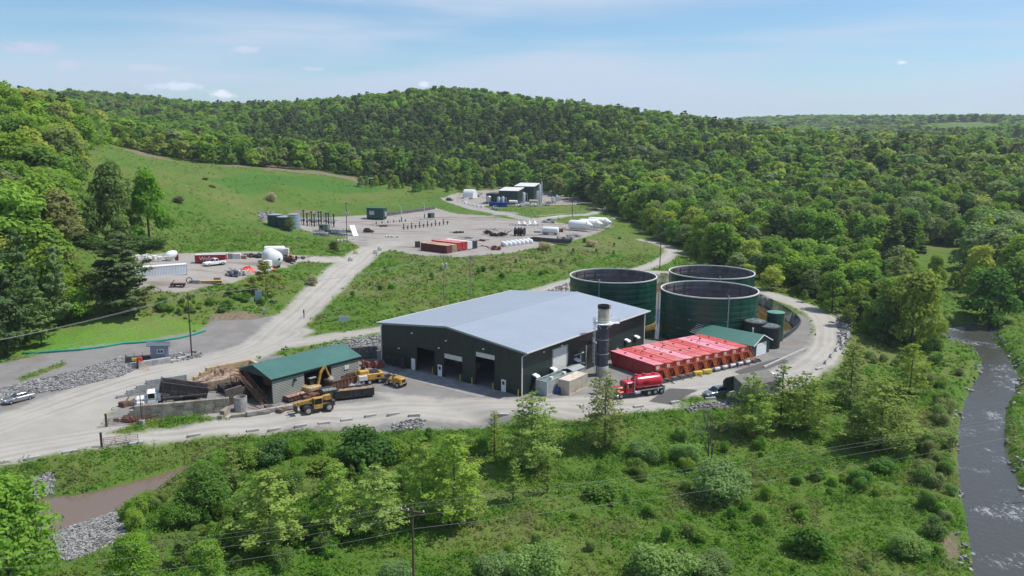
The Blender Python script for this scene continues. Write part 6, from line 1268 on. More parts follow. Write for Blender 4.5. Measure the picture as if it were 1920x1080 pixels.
for k, (dx, dz, lb) in enumerate(((-1.2,0,'left'),(-.4,0,'middle'),(1.2,0,'right'))):
    o = Vector((math.cos(.9)*dx, math.sin(.9)*dx, 0)); o2 = Vector((math.cos(.5)*dx, math.sin(.5)*dx, 0)); o3 = Vector((math.cos(.3)*dx, math.sin(.3)*dx, 0))
    wire([LP+o, g1+o+Vector((0,0,12.9)), g2+o2+Vector((0,0,11.9)), g3+o3+Vector((0,0,11.3))], 1.3, 'Upper power line from the gatehouse pole to the transformer pole, %s strand' % lb)
wire([LP-Vector((0,0,3)), g1+Vector((0,0,9.6)), g2+Vector((0,0,8.6)), g3+Vector((0,0,8.0))], 1.5, 'Lower thicker cable below the power lines at the gatehouse pole')
wire([g3+Vector((0,0,11.3)), g4+Vector((0,0,11.5))], 2.2, 'Power line from the double arm pole to the winding road pole'); wire([g3+Vector((0,0,8.5)), g4+Vector((0,0,9))], 2.2, 'Lower cable from the double arm pole to the winding road pole')
ra_ = Vector((*U(2010, 770, 8), 8)); rp = Vector((ra_.x, ra_.y, gz(ra_.x, ra_.y))); pole(rp, 8.4-rp.z, 'Wooden pole beyond the river at the right edge', 1, PW, -.2)
lf = Vector((*U(-80, 1060, 7.2), 7.2)); lq = Vector((lf.x, lf.y, gz(lf.x, lf.y))); pole(lq, 7.6-lq.z, 'Wooden pole beyond the lower left edge', 1, PW, -.2)
for k, (dx, lb) in enumerate(((-1.2,'rear'),(-.4,'middle'),(1.2,'front'))):
    o = Vector((math.cos(-.25)*dx*.2, math.sin(-.25)*dx-.0, 0))+Vector((dx*.25, -dx*.8, 0))
    wire([lq+o+Vector((0,0,7.4-lq.z)), gf+o+Vector((0,0,7.4-gf.z)), rp+o+Vector((0,0,8.2-rp.z))], .9, 'Power line across the near meadow, %s strand' % lb, .010)
wire([lq+Vector((0,0,5.4-lq.z)), gf+Vector((0,0,5.3-gf.z)), rp+Vector((0,0,6-rp.z))], 1.1, 'Lowest cable across the near meadow below the power lines', .013)
# signs
def sign(px, py, w_, h_, z0, label, mt=WHT, ang=.05, body=None, tsz=.3):
    g = G(px, py); t = thing('sign_board', label, 'sign', g, ang); m = MB(); m.box(-w_/2,w_/2,-.04,.04,z0,z0+h_); p = m.build('panel', mt, t); m = MB(); [m.box(x-.05,x+.05,.045,.14,-.3,z0+h_) for x in (-w_*.35,w_*.35)]; m.build('posts', M('sign_post', (.2,.2,.2), .7), t)
    if body: text(p, body, tsz, Matrix.Translation((0,-.05,z0+h_*.45)) @ Matrix.Rotation(PI/2,4,'X'), M('sign_ink', (.03,.04,.07), .6), .005)
    return t
sign(485,566,1.6,2.6,.2,'tall pale blue grey notice board on the grass left of the uphill road', M('pale_panel', (.42,.48,.56), .5)); sign(470,566,1.5,.8,.1,'small white sign left of the tall notice board', WHT)
sign(645,605,2.4,1.1,.4,'white sign on the grass behind the warehouse drive', M('sign_white', (.62,.64,.72), .6), .1); sign(570,597,.3,.9,1.2,'thin dark marker board on the right side of the uphill road', M('dark_frame')); sign(495,592,.6,.6,1.3,'small marker post on the left side of the uphill road', M('sign_white'))
a = G(60,662); m = MB(); pts = [G(x, y)+Vector((0,0,.2)) for x, y in [(45,664),(70,663),(110,660),(150,657),(190,652),(230,645),(262,643),(300,640),(335,635),(360,629),(385,621)]]; m.tube(pts, .28, 7); solo(m, 'silt_sock', M('silt_green', (.02,.24,.16), .7), 'bright green silt sock lying along the foot of the grassy mound', 'sock')
# upright markers on the uphill road
for i, (px, py) in enumerate(((657,489),(667,476),(704,476),(712,470))):
    g = G(px, py); m = MB(); m.bev(-.6,.6,-.4,.4,-.1,.9,.05); m.bev(-.5,.1,-.35,.35,.9,1.3,.05); solo(m, 'concrete_block', CONCL if i != 1 else M('blk_y', (.45,.40,.18), .8), 'Pale block marking the uphill road mouth at the pad, '+['lower left','upper left','lower right','upper right'][i], 'block', g, .5, 'pale blocks at the pad entrance')
# ================================================================ upper pad
def junk(px, py, sx, sy, sz, n, seed, mt, name, label, cat, pipes=0, ang=0):
    g = G(px, py); R = np.random.RandomState(seed); m = MB()
    for i in range(n):
        a, b, c = R.uniform(.35, 1.4, 3); x, y = R.uniform(-sx/2, sx/2), R.uniform(-sy/2, sy/2); m.bev(-a/2, a/2, -b/2, b/2, 0, min(c, sz), .06, Matrix.Translation((x, y, R.uniform(-.1, max(.05, sz-c)*.4))) @ Matrix.Rotation(R.uniform(0, 3), 4, 'Z') @ Matrix.Rotation(R.uniform(-.25, .25), 4, 'X'))
    for i in range(pipes):
        x, y = R.uniform(-sx/2, sx/2), R.uniform(-sy/2, sy/2); l = R.uniform(1, 3.5); a = R.uniform(0, 3); m.cyl((x, y, R.uniform(.1, sz*.7)), (x+l*math.cos(a), y+l*math.sin(a), R.uniform(.1, sz)), R.uniform(.05, .14), n=6)
    return solo(m, name, mt, label, cat, g, ang)
g = G(703,412); t = thing('equipment_shelter', 'dark green box shelter with a pale panel on the back of the upper pad', 'shelter', g, math.radians(-12)); m = MB(); m.bev(-4,4,0,5,.6,5.2,.1); m.build('body', M('shelter_green', (.010,.065,.048), .45, stripes=('xy', .4, .02)), t)
m = MB(); m.bev(-4.2,4.2,-.3,5.3,5.2,5.4,.04); m.build('roof', M('teal_roof'), t); m = MB(); m.box(-2.6,-.3,-.06,-.01,2.2,4.0); m.build('panel', M('pale_panel2', (.42,.46,.46), .5), t); m = MB(); [m.box(x-.2,x+.2,.2,4.8,-.3,.6) for x in (-3.5,0,3.5)]; m.build('skid', BLK, t); m = MB(); m.bev(4.02,4.6,1,3,1.5,3.5,.1); m.build('air_unit', STEEL, t)
gA = M('pipe_galv', (.40,.42,.45), .4, .5)
for i, (px, py, r, h, lb, c) in enumerate(((516,425,2.7,4.6,'Dark green round tank, leftmost of the three at the pipe yard',0),(534,430,2.9,4.8,'Dark green round tank, middle of the three at the pipe yard',0),(551,427,2.5,5.4,'Blue grey round tank, rightmost of the three at the pipe yard',1))):
    g = G(px, py); t = thing('round_tank', lb, 'tank', g, 0, 'round tanks at the pipe yard'); m = MB(); m.lathe([(r,-.3),(r,h)], 28, cap1=False); m.build('shell', M('dark_tank', (.02,.05,.048), .5) if not c else M('blue_tank', (.22,.32,.36), .4, stripes=('z', 1.2, .04)), t, True); m = MB(); m.lathe([(r+.05,h),(r*.4,h+.3),(.1,h+.4)], 28); m.build('lid', M('tank_lid', (.25,.30,.31), .5), t, True)
R2 = np.random.RandomState(12)
for i in range(14):
    px = 566+i*4.6+R2.uniform(-1,1); py = 424-R2.uniform(0, 3)+i*.15; g = G(px, py); m = MB(); h = R2.uniform(5.2,6.4); m.cyl((0,0,-.3),(0,0,h),.28 if i % 3 else .16,n=8); m.box(-.45,.45,-.3,.3,h-.5,h-.1); m.box(-.4,.4,-.4,.4,1.5,2.4); m.cyl((0,0,2.8),(1.6,.2,2.8),.1,n=6)
    solo(m, 'standpipe', M('dark_standpipe', (.035,.05,.045), .5) if i % 3 else gA, 'Tall standpipe right of the three round tanks, number %d from the left' % (i+1), 'pipe', g, R2.uniform(-.3,.3), 'standpipes at the pipe yard')
for i in range(9):
    px = 598+(i % 5)*13+R2.uniform(-3,3); py = 436+(i//5)*6+R2.uniform(-1.5,1.5); g = G(px, py); m = MB()
    for k in range(3): m.cyl((-2.4,k*.7,.5+.3*(k%2)),(2.4,k*.7,.5+.3*(k%2)),.13,n=6)
    for k in range(4): x = -2+k*1.3; m.cyl((x,-.2,.5),(x,-.2,1.5),.09,n=6); m.lathe([(.3,0),(.3,.06)], 8, Matrix.Translation((x,-.2,1.5))); m.box(x-.15,x+.15,-.1,1.6,.2,.4)
    solo(m, 'valve_skid', [gA, M('dark_standpipe'), M('blue_pipe', (.12,.2,.28), .4)][i % 3], ['Grey','Dark green','Blue'][i % 3]+' valve skid in the pipe yard, number %d of nine' % (i+1), 'valves', g, math.radians(-25+R2.uniform(-12,12)), 'valve skids in the pipe yard')
g = G(606,434); t = thing('equipment_box', 'olive green box unit in the middle of the pipe yard', 'box', g, -.3); m = MB(); m.bev(-2,2,0,2,.2,2.8,.06); m.build('body', M('olive_box', (.11,.17,.13), .5), t); m = MB(); m.box(-1.2,-.2,-.05,-.01,.5,2.3); m.build('door', BLK, t)
g = G(672,443); t = thing('loading_ramp', 'white sloping ramp propped beside the pole on the upper pad', 'ramp', g, math.radians(115)); m = MB(); m.add([(0,0,.1),(5.5,0,3.6),(5.5,2,3.6),(0,2,.1),(0,0,.25),(5.5,0,3.8),(5.5,2,3.8),(0,2,.25)], [(0,3,2,1),(4,5,6,7),(0,1,5,4),(1,2,6,5),(2,3,7,6),(3,0,4,7)]); m.build('deck', WHT, t); m = MB(); [m.cyl((5.3,y,0),(5.3,y,3.6),.08) for y in (.1,1.9)]; [m.cyl((3,y,0),(3,y,2.0),.08) for y in (.1,1.9)]; m.build('legs', OFFW, t)
g = G(668,456); m = MB()
for k in range(6): m.cyl((k*.9,0,-.2),(k*.9,0,2.4),.06,n=5); m.cyl((k*.9,2,-.2),(k*.9,2,2.4),.06,n=5)
for z in (1.2,2.3): m.tube([(0,0,z),(4.5,0,z)], .07, 5); m.tube([(0,2,z),(4.5,2,z)], .07, 5)
solo(m, 'pipe_rack', OFFW, 'white open pipe rack beside the wooden pole at the pipe yard', 'rack', g, -.4)
for i, (px, py) in enumerate(((753,416),(796,410))):
    g = G(px, py); t = thing('light_pole', 'Slim light pole on the back of the upper pad, %s of two' % ('left' if i == 0 else 'right'), 'pole', g, 0, 'light poles on the upper pad'); m = MB(); m.cyl((0,0,-.3),(0,0,2.2),.22,n=8); m.build('base', PW, t); m = MB(); m.cyl((0,0,2.2),(0,0,6.8),.15,.1,8); m.cyl((0,0,6.7),(-.9,0,7.3),.07); m.build('mast', OFFW, t); m = MB(); m.bev(-1.5,-.8,-.2,.2,7.2,7.4,.04); m.build('lamp', STEEL, t)
g = G(801,411); t = thing('generator', 'green grey generator cabinet beside the right light pole', 'generator', (g.x+.8,g.y,g.z), .1); m = MB(); m.bev(-.6,2.6,0,1.6,.2,2.9,.06); m.build('body', M('grey_green', (.14,.19,.17), .5), t); m = MB(); m.box(-.4,1.0,-.05,-.01,.4,2.6); m.build('louvre', BLK, t)
for i, px in enumerate((792,806,812)): block(px, 412, 2.0, .8, .7, .2, OFFW, 'concrete_block', 'White block around the generator on the upper pad, %s of three' % ['left','middle','right'][i], 'block', 'white blocks at the generator')
t = None
for i in range(12):   # wellheads in the long cellar
    f = i/11; px = 757+f*82; py = 431-f*10; g = G(px, py); m = MB(); m.cyl((0,0,-.2),(0,0,1.5 if i % 2 else 2.6),.2,n=8); m.lathe([(.4,0),(.4,.12)], 10, Matrix.Translation((0,0,.8))); m.box(-.7,.7,-.1,.1,.9,1.1); m.lathe([(.32,0),(.32,.12)], 10, Matrix.Translation((0,0,1.4 if i % 2 else 2.5)))
    solo(m, 'wellhead', M('dark_well', (.03,.035,.035), .5), 'Dark wellhead in the upper pad row, number %d of twelve from the left' % (i+1), 'wellhead', g, R2.uniform(0,1), 'wellheads on the upper pad')
for i in range(12):
    f = i/11; px = 700+f*60; py = 420-f*5; g = G(px, py); m = MB(); m.cyl((0,0,-.2),(0,0,1.0),.18,n=8); m.bev(-.3,.3,-.3,.3,.0,.4,.04); solo(m, 'marker_bollard', BLK if i % 2 else OFFW, ('Black' if i % 2 else 'White')+' short marker before the dark green shelter, number %d from the left' % (i+1), 'bollard', g, 0, 'short markers before the green shelter')
# plastic fence and dark retaining strip at the back of the pad
p0, p1 = G(724,405), G(815,392); L_ = (p1-p0).length; m = MB(); R3 = np.random.RandomState(4)
for i in range(24): x = L_*i/24; m.bev(x, x+L_/24-.05, -.4, .4, -.6, 1.5+.15*R3.rand(), .08)
solo(m, 'retaining_wall', M('dark_stone_wall', (.13,.125,.13), .95, nscale=1, namt=.3, bump=.05), 'long dark grey retaining wall behind the upper pad', 'wall', p0, yaw(p0, p1))
# black pipe stack, reels, vehicles parts
g = G(996,452); m = MB()
for k in range(9): m.cyl((-1,k*.42,.3+.36*(k % 3)),(15.5,k*.42-.5,.3+.36*(k % 3)),.21,n=8)
solo(m, 'pipe_stack', M('black_pipe'), 'stack of long black pipes on the upper pad', 'pipes', g, math.radians(-30))
for i, px in enumerate((969,980)):
    g = G(px, 440+i*.3+2); t = thing('cable_reel', 'Black upright reel beside the pipe stack, %s of two' % ('left' if i == 0 else 'right'), 'reel', g, math.radians(70), 'black reels'); m = MB(); T_ = Matrix.Translation((0,0,1.7)) @ Matrix.Rotation(PI/2,4,'X'); m.lathe([(1.7,-.75),(1.7,-.65)], 20, T_); m.lathe([(1.7,.65),(1.7,.75)], 20, T_); m.build('flanges', BLK, t); m = MB(); m.lathe([(1.1,-.64),(1.1,.64)], 20, T_); m.build('coil', RUB, t)
DK = M('dark_machine', (.035,.03,.03), .7, nscale=1, namt=.5)
junk(916,439,3.5,2,2.6,10,1,DK,'machinery_part','dark machine parts on the pad left of the white bags, farthest left','machinery',5); junk(930,443,4,2,1.8,10,2,DK,'machinery_part','dark low machine parts on the pad, middle heap','machinery',4); junk(942,443,3.5,2,2.6,12,3,DK,'machinery_part','dark machine parts just behind the white bulk bags','machinery',5)
junk(1048,435,5,2.5,2.4,14,4,RUST,'machinery_part','rusty brown machine on the pad left of the white silos','machinery',6); junk(925,468,5,2,1.6,8,5,M('maroon'),'scrap_steel','dark red scrap steel between the black box and the bags','scrap',9)
junk(1075,444,5,2,.9,10,6,M('mix_grey', (.25,.25,.25), .6, nscale=1, namt=.7),'scrap_steel','grey scrap below the white silos at the pad edge','scrap',8); junk(1060,448,6,2,1.0,16,7,M('mix_grey'),'scrap_steel','tangle of grey pipes at the right end of the pipe stack','scrap',14); junk(985,423,14,3,.8,14,8,M('mix_pale', (.45,.43,.42), .7, nscale=1, namt=.5),'pipe_pile','long pale pile of pipes and timber behind the black reels','pipes',26,-.15)
g = G(1032,440); t = thing('tank_trailer', 'white low tank trailer right of the black pipe stack', 'trailer', g, math.radians(-18)); m = MB(); m.lathe([(.3,-3.4),(1.1,-3.2),(1.25,-2.8),(1.25,2.8),(1.1,3.2),(.3,3.4)], 20, Matrix.Translation((0,0,1.9)) @ Matrix.Rotation(PI/2,4,'Y')); m.build('tank', WHT, t, True); m = MB(); m.box(-3.6,3.6,-1,1,.5,.8); m.build('frame', STEEL, t); [wheel(t, x, s*.9, .45, .3) for x in (-2.4,-1.4,2) for s in (-1,1)]
for i in range(4): g = G(972+i*10, 420-.4*i); m = MB(); m.cyl((0,0,0),(0,0,1.6),1.1,.1,8); solo(m, 'white_cover', WHT, 'Small pointed white cover behind the pad, number %d from the left' % (i+1), 'cover', g, 0, 'white covers behind the pad')
g = G(783,464); m = MB(); m.bev(-.9,.9,-.5,.5,-.1,2.2,.05); solo(m, 'steel_box', M('brown_box', (.10,.06,.055), .8), 'small brown steel box left of the maroon container', 'box', g, .2)
g = G(792,466); m = MB(); [m.bev(-.6+i*1.2,.45+i*1.2,-.5,.5,-.1,1.3,.06) for i in range(2)]; solo(m, 'water_totes', OFFW, 'pair of white water totes beside the maroon container', 'totes', g, .2)
# small lot
junk(273,489,7,3,2.0,16,11,OFFW,'scrap_pile','white scrap and pipes behind the long white container','scrap',14); g = G(320,489); t = thing('mixer_drum', 'white mixer drum lying behind the long white container', 'drum', g, .6); m = MB(); m.lathe([(.5,-1.6),(1.1,-.9),(1.3,0),(1.0,1.2),(.5,1.9)], 16, Matrix.Translation((0,0,1.5)) @ Matrix.Rotation(1.2,4,'Y')); m.build('drum', WHT, t, True); m = MB(); m.box(-1,1,-.7,.7,0,.6); m.build('stand', OFFW, t)
block(328.5,488,1.7,1.5,2.2,.3,M('maroon'),'steel_crate','dark red crate right of the white mixer drum','crate')
for i, (px, w_) in enumerate(((433,1.4),(445,2.0),(455,2.2))): block(px,485,w_,1.3,1.5 if i < 2 else 1.0,.1,[M('grey_block'),OFFW,M('tan_box')][i],'storage_crate',['Grey','White','Tan and white'][i]+' crate in the middle of the small gravel lot','crate')
junk(472,482,5,1.6,1.0,14,12,DK,'scrap_pile','black scrap along the back of the small lot','scrap',8); m = MB(); m.lathe([(.2,0),(.8,.3),(.9,.8),(.5,1.4),(.1,1.5)], 14); solo(m, 'teal_drum', M('teal', (.06,.30,.30), .4), 'round teal drum at the back of the small lot', 'drum', G(488,482), 0, None, True)
junk(538,490,5,2.5,2.6,12,13,DK,'machinery_part','black machinery right of the big white tank','machinery',4); junk(543,487,2,1,2.4,5,14,M('rust_orange', (.45,.18,.08), .7),'machinery_part','orange brown engine on the black machinery','machinery',2); junk(560,484,9,1,.4,6,15,DK,'steel_beam','long dark beams on the ground right of the black machinery','beams',6)
heap(*G(463,508)[:2], 2.4,1.3,1.1,M('orange_plastic', (.75,.10,.04), .5, nscale=1, namt=.2),'orange_fencing','crumpled orange plastic fencing at the edge of the small lot','fencing',31); heap(*G(505,505)[:2],1.8,.8,.6,M('orange_plastic'),'orange_fencing','small strip of orange fencing below the upright white tank','fencing',32)
junk(438,518,3.2,1.8,2.0,12,16,M('mix_dark', (.12,.14,.16), .6, nscale=1.2, namt=.9),'scrap_pile','dark and white scrap pile at the front edge of the small lot','scrap',8); junk(455,516,2.5,1.4,1.3,8,17,M('mix_white', (.55,.58,.62), .6, nscale=1, namt=.3),'scrap_pile','white and blue scrap right of the dark scrap pile','scrap',6)
g = G(395,532); t = thing('timber_stack', 'curved stack of pale timber planks on the small lot edge', 'timber', g, .12); m = MB(); [m.prism([(-2.9+.4*abs(0),z),(2.6,z+.05),(2.9,z+.22),(-2.6,z+.2)], -.5, .5, axis='y') for z in (.05,.33,.6)]; m.build('planks', M('timber', (.55,.36,.20), .8), t); block(408,528,1.6,1.0,1.1,.1,TANB,'wooden_crate','small wooden crate behind the curved timber stack','crate')
t = thing('wheeled_frame', 'dark red wheeled steel frame at the front left of the small lot', 'frame', G(338,538), .1); m = MB(); m.box(-2.2,1.2,-.6,.6,.5,.9); m.cyl((-2,0,.8),(-1.2,0,1.8),.08); m.lathe([(.75,-.1),(.75,.1),(.6,.1),(.6,-.1)], 16, Matrix.Translation((2.2,0,1.6)) @ Matrix.Rotation(PI/2,4,'X'), False, False); m.build('frame', M('maroon'), t); [wheel(t, x, s*.6, .4, .2) for x in (-1.6,.6) for s in (-1,1)]
block(366,531,2.6,.9,.8,.05,M('grey_block'),'storage_crate','grey low crate between the wheeled frame and the timber stack','crate')
# ================================================================ compressor station
SG = M('station_green', (.016,.034,.030), .5, stripes=('xy', .4, .02)); SGL = M('station_green_lit', (.05,.085,.078), .5, stripes=('xy', .4, .02))
def shed(name, label, loc, ang, w_, d_, h1, h2, mt, roofm, part_door=None):   # mono pitch box
    t = thing(name, label, 'building', loc, ang); m = MB(); m.add([(0,0,-.3),(w_,0,-.3),(w_,d_,-.3),(0,d_,-.3),(0,0,h1),(w_,0,h1),(w_,d_,h2),(0,d_,h2)], [(4,5,6,7),(0,1,5,4),(1,2,6,5),(2,3,7,6),(3,0,4,7)]); m.build('walls', mt, t)
    m = MB(); m.add([(-.3,-.3,h1),(w_+.3,-.3,h1),(w_+.3,d_+.3,h2),(-.3,d_+.3,h2),(-.3,-.3,h1+.25),(w_+.3,-.3,h1+.25),(w_+.3,d_+.3,h2+.25),(-.3,d_+.3,h2+.25)], [(0,3,2,1),(4,5,6,7),(0,1,5,4),(1,2,6,5),(2,3,7,6),(3,0,4,7)]); m.build('roof', roofm, t)
    if part_door: m = MB(); m.box(part_door[0],part_door[1],-.08,-.01,0,part_door[2]); m.build('door', M('brown_door', (.10,.04,.035), .7), t)
    return t
an = math.radians(-14); g = G(935,383); gb = Vector((g.x, g.y, g.z))
shed('compressor_building', 'dark green hall with a white roof in front at the compressor station', gb, an, 10.5, 14, 7.2, 8.2, M('station_green'), OFFW, (4.0,6.5,3.5))
shed('compressor_building', 'taller dark green hall behind at the right of the compressor station', gb+Vector((8.5,16,0)), an, 11.0, 15, 8.6, 9.6, M('station_green'), OFFW)
shed('compressor_building', 'lower dark green block at the left of the compressor station halls', gb+Vector((-6.8,3.6,0)), an, 6.6, 10, 5.2, 5.2, M('station_green'), M('station_green'))
g = G(1012,383); 
for i, (px, py, h, r) in enumerate(((1012,384,11,.62),(1015.5,382,12,.32))):
    g = G(px, py); m = MB(); m.lathe([(r,-.2),(r,h-.5),(r*.6,h-.1),(.05,h)], 16); solo(m, 'vertical_column', SILV, ['thick','slim'][i]+' tall silver column right of the compressor halls', 'column', g, 0, None, True)
for i, (px, py, h, r) in enumerate(((917,382,4.4,1.3),(935,385,4.6,.9),(943,385,4.8,.8),(982,383,6.5,.9),(1008,383,7.2,.8),(1036,380,3.4,.7),(1044,378,3.8,.8),(1048,378,3.2,.6))):
    g = G(px, py); t = thing('separator_vessel', 'Silver upright vessel at the compressor station, number %d of eight from the left' % (i+1), 'vessel', g, 0, 'silver vessels at the station'); m = MB(); m.lathe([(r*.5,-.2),(r*.5,.8),(r,1.1),(r,h-.6),(r*.7,h-.15),(.1,h)], 16); m.build('shell', M('vessel_silver', (.5,.54,.58), .35, .3), t, True); m = MB(); m.tube([(r,0,h-1),(r+.9,0,h-.6),(r+1,0,.4)], .14, 6); m.build('pipe', M('vessel_silver'), t)
for i, (px, py, c) in enumerate(((1000,385,'cream_vessel'),(962,386,'white_paint'))):
    g = G(px, py); t = thing('horizontal_vessel', ['cream horizontal vessel on legs right of the halls','white horizontal canopy vessel in front of the first hall'][i], 'vessel', g, -.2); m = MB(); m.lathe([(.3,-2.4),(.8,-2.1),(.8,2.1),(.3,2.4)], 14, Matrix.Translation((0,0,2.2)) @ Matrix.Rotation(PI/2,4,'Y')); m.build('shell', M(c, (.52,.42,.30), .5), t, True); m = MB(); [m.box(x-.15,x+.15,-.5,.5,-.2,1.5) for x in (-1.5,1.5)]; m.build('legs', STEEL, t)
for i, (px, py, s) in enumerate(((990,386,1),(1022,386,2),(973,388,3),(1032,382,4),(1005,388,5))): junk(px, py, 5, 2.5, 2.2, 7, 40+s, gA if s % 2 else M('mix_grey'), 'process_piping', ['Grey','Pale','Bright','Dull','Low'][i]+' process piping cluster at the compressor station, number %d' % (i+1), 'piping', 12)
g = G(917,387); t = thing('blue_container', 'long blue container in front of the compressor station', 'container', g, an); container(t, 9.5, M('royal_blue', (.012,.05,.28), .5), 2.4, 2.2)
g = G(872,371); t = thing('dome_tent', 'white fabric dome tent with a sloping stair beside it at the station', 'tent', g, math.radians(-20)); m = MB(); m.prism([(2.9*math.cos(a_), 5.0*math.sin(a_)**.8) for a_ in np.linspace(0, PI, 13)], 0, 6.5); m.build('cover', WHT, t); m = MB(); m.prism([(2.6*math.cos(a_), 4.6*math.sin(a_)**.8) for a_ in np.linspace(0, PI, 13)], -.06, -.02); m.build('end_panel', M('blue_grey'), t); t.rotation_euler.z = math.radians(-115)+PI/2*1.0
m = MB(); m.add([(0,0,0),(3.6,0,5.4),(3.6,1.2,5.4),(0,1.2,0),(0,0,.3),(3.6,0,5.7),(3.6,1.2,5.7),(0,1.2,.3)], [(0,3,2,1),(4,5,6,7),(0,1,5,4),(1,2,6,5),(2,3,7,6),(3,0,4,7)]); m.cyl((3.5,.6,0),(3.5,.6,5.4),.12); solo(m, 'access_stair', M('tan_top'), 'tan sloping stair beside the white dome tent', 'stair', G(857,374), .05)
junk(893,369,7,2,2.8,8,50,BLK,'process_unit','black and white process units between the dome tent and the halls','units',10)
for i in range(9): px, py = [(868,377),(872,374.5),(877,373),(883,372),(873,381),(880,384),(888,386),(896,388),(904,389)][i]; block(px, py, 1.6, .9, .9, .3*i, WHT, 'white_block', 'White block edging the station drive, number %d from the left end' % (i+1), 'block', 'white blocks edging the station drive')
# chain link fence round the station
fp = [G(*p) for p in [(822,369),(845,381),(870,389),(900,396),(950,404),(985,410),(1010,413),(1060,409),(1100,401),(1120,392)]]
t = thing('chain_link_fence', 'thin chain link fence along the lower edge of the compressor station', 'fence', (0,0,0)); m = MB()
for a, b in zip(fp[:-1], fp[1:]):
    n = max(2, int((b-a).length/4))
    for k in range(n): p = a.lerp(b, k/n); z = gz(p.x, p.y); m.cyl((p.x,p.y,z-.2),(p.x,p.y,z+2.2),.05,n=5)
m.build('posts', STEEL, t); m = MB(); [m.cyl((a.x,a.y,gz(a.x,a.y)+h), (b.x,b.y,gz(b.x,b.y)+h), .03, n=4) for a, b in zip(fp[:-1], fp[1:]) for h in (.2,1.2,2.1)]; m.build('rails', STEEL, t)
g = G(1337,470); t = thing('dome_tent', 'dark blue rounded tent where the spur track meets the wood', 'tent', g, .3); m = MB(); m.prism([(2.2*math.cos(a_), 3.6*math.sin(a_)**.7) for a_ in np.linspace(0, PI, 11)], 0, 4); m.build('cover', M('navy_tarp', (.012,.02,.05), .5), t); t.rotation_euler.z = 1.9; m = MB(); m.prism([(1.9*math.cos(a_), 3.2*math.sin(a_)**.7) for a_ in np.linspace(0, PI, 11)], -.08, -.02); m.build('end_panel', M('pale_tarp', (.2,.26,.35), .5), t)
# hut on the meadow top
g = Vector((*W(698,488), 0)); g.z = gz(g.x, g.y); t = thing('hunting_blind', 'small dark hut at the top edge of the meadow', 'hut', g, .2); m = MB(); m.box(-1.8,1.8,-1.5,1.5,-.2,3.2); m.build('walls', M('dark_boards'), t); m = MB(); m.prism([(-2,3.2),(2,3.2),(0,3.9)], -2, 2); m.build('roof', M('slate'), t)

junk(470,742,3.5,2.5,2.6,14,61,M('mud_steel', (.12,.075,.05), .85, nscale=1, namt=.5),'scrap_steel','brown tangled steel under the stairs beside the open shed','scrap',12,.5)
junk(432,733,3,2,1.8,10,62,DK,'machinery_part','dark machinery at the tail of the raised dump truck','machinery',7,.3)
junk(330,742,5,1.6,1.4,10,63,M('mix_dark2', (.10,.085,.07), .8, nscale=1, namt=.6),'machinery_part','dark hoses and frames between the dump truck and the block wall','machinery',10,.2)
junk(497,700,4,2.4,2.2,9,64,RUST,'scrap_steel','rusty scrap at the back corner of the open shed','scrap',5,.6)
junk(250,790,3,1.2,.9,8,65,RUST,'scrap_steel','small rusty frame pile at the near end of the long block wall','scrap',6,.2)
junk(700,688,4,1.5,1.5,10,66,M('mix_red', (.20,.06,.04), .7, nscale=1, namt=.6),'scrap_pile','red and brown bits by the dark retaining wall','scrap',6,.2)
R9 = np.random.RandomState(91)
for i, (px, py, sx, mt, lb) in enumerate([(830,452,5,'mix_pale','pale plates left of the wellhead end'),(880,447,4,'mix_grey','grey plates in the middle of the pad'),(735,445,5,'mix_pale','pale mats near the pad entrance'),(905,452,3,'maroon','dark red frame behind the white box'),(1015,436,5,'mix_grey','grey beams right of the reels'),(860,437,4,'dark_machine','low black frame right of the wellheads'),(640,452,4,'mix_pale','white frames below the valve skids'),(720,425,3,'dark_machine','black frame in front of the green shelter')]):
    junk(px, py, sx, 1.6, .7, 7, 70+i, M(mt), 'steel_parts', 'Low '+lb+' on the upper pad', 'parts', 5, R9.uniform(-.4,.4))

for i, (px, py, sx, sy_, sz, mt, lb) in enumerate([(405,722,3.5,2,1.6,'mud_steel','brown debris against the front of the soil bay'),(455,728,3,2,2.2,'rusty_steel','rusty frames left of the hopper'),(310,748,4,1,1.0,'dark_machine','black hoses along the truck side'),(515,770,3,1,.7,'mud_steel','muddy bits at the shed corner'),(590,750,3,1.5,1.2,'rusty_steel','rusty offcuts behind the telehandler cab'),(420,700,4,1.5,1.4,'bleached_board','loose pale boards on top of the soil bay'),(350,735,4,1.6,1.5,'mix_dark2','dark frames under the raised dump body'),(240,760,2,1,.8,'mud_steel','small mud brown heap at the white cab')]):
    junk(px, py, sx, sy_, sz, 9, 90+i, M(mt), 'scrap_steel', lb[0].upper()+lb[1:], 'scrap', 7, R9.uniform(-.2,.8))
# ================================================================ single trees and shrubs
def T1(key, px, py, top, col, label, wide=1., name='tree', cat='tree', group=None, w=None, vi=None, loc=None):
    g = loc if loc is not None else G(px, py); h = pxh(g, py-top)/math.cos(.25)*.97
    if w: wide = (w/F*math.hypot(g.y, H-g.z))/(h*{'broad':.78,'mid':.78,'lush':.82,'pin':.5,'slim':.3,'pine':.58,'open':.66,'shrub':1.12,'fineshrub':1.12,'pinemid':.45}[key])
    return tree(key, g, h, col, name, label, cat, group, wide, vi=vi)
PO = (.125,.17,.04); PY_ = (.17,.20,.045)
T1('pin', 997, 878, 735, PO, 'Layered olive tree in young leaf right of the near road, tallest beside the cream container', w=120)
T1('pin', 1133, 842, 698, (.12,.14,.045), 'Layered tree in young leaf in front of the exhaust stack', w=100)
T1('slim', 927, 850, 768, (.12,.165,.035), 'Slim young tree left of the tallest layered olive tree', w=36)
T1('pin', 852, 985, 812, (.15,.21,.04), 'Tall yellow green tree right of centre in the near meadow, thickest of its clump', w=135)
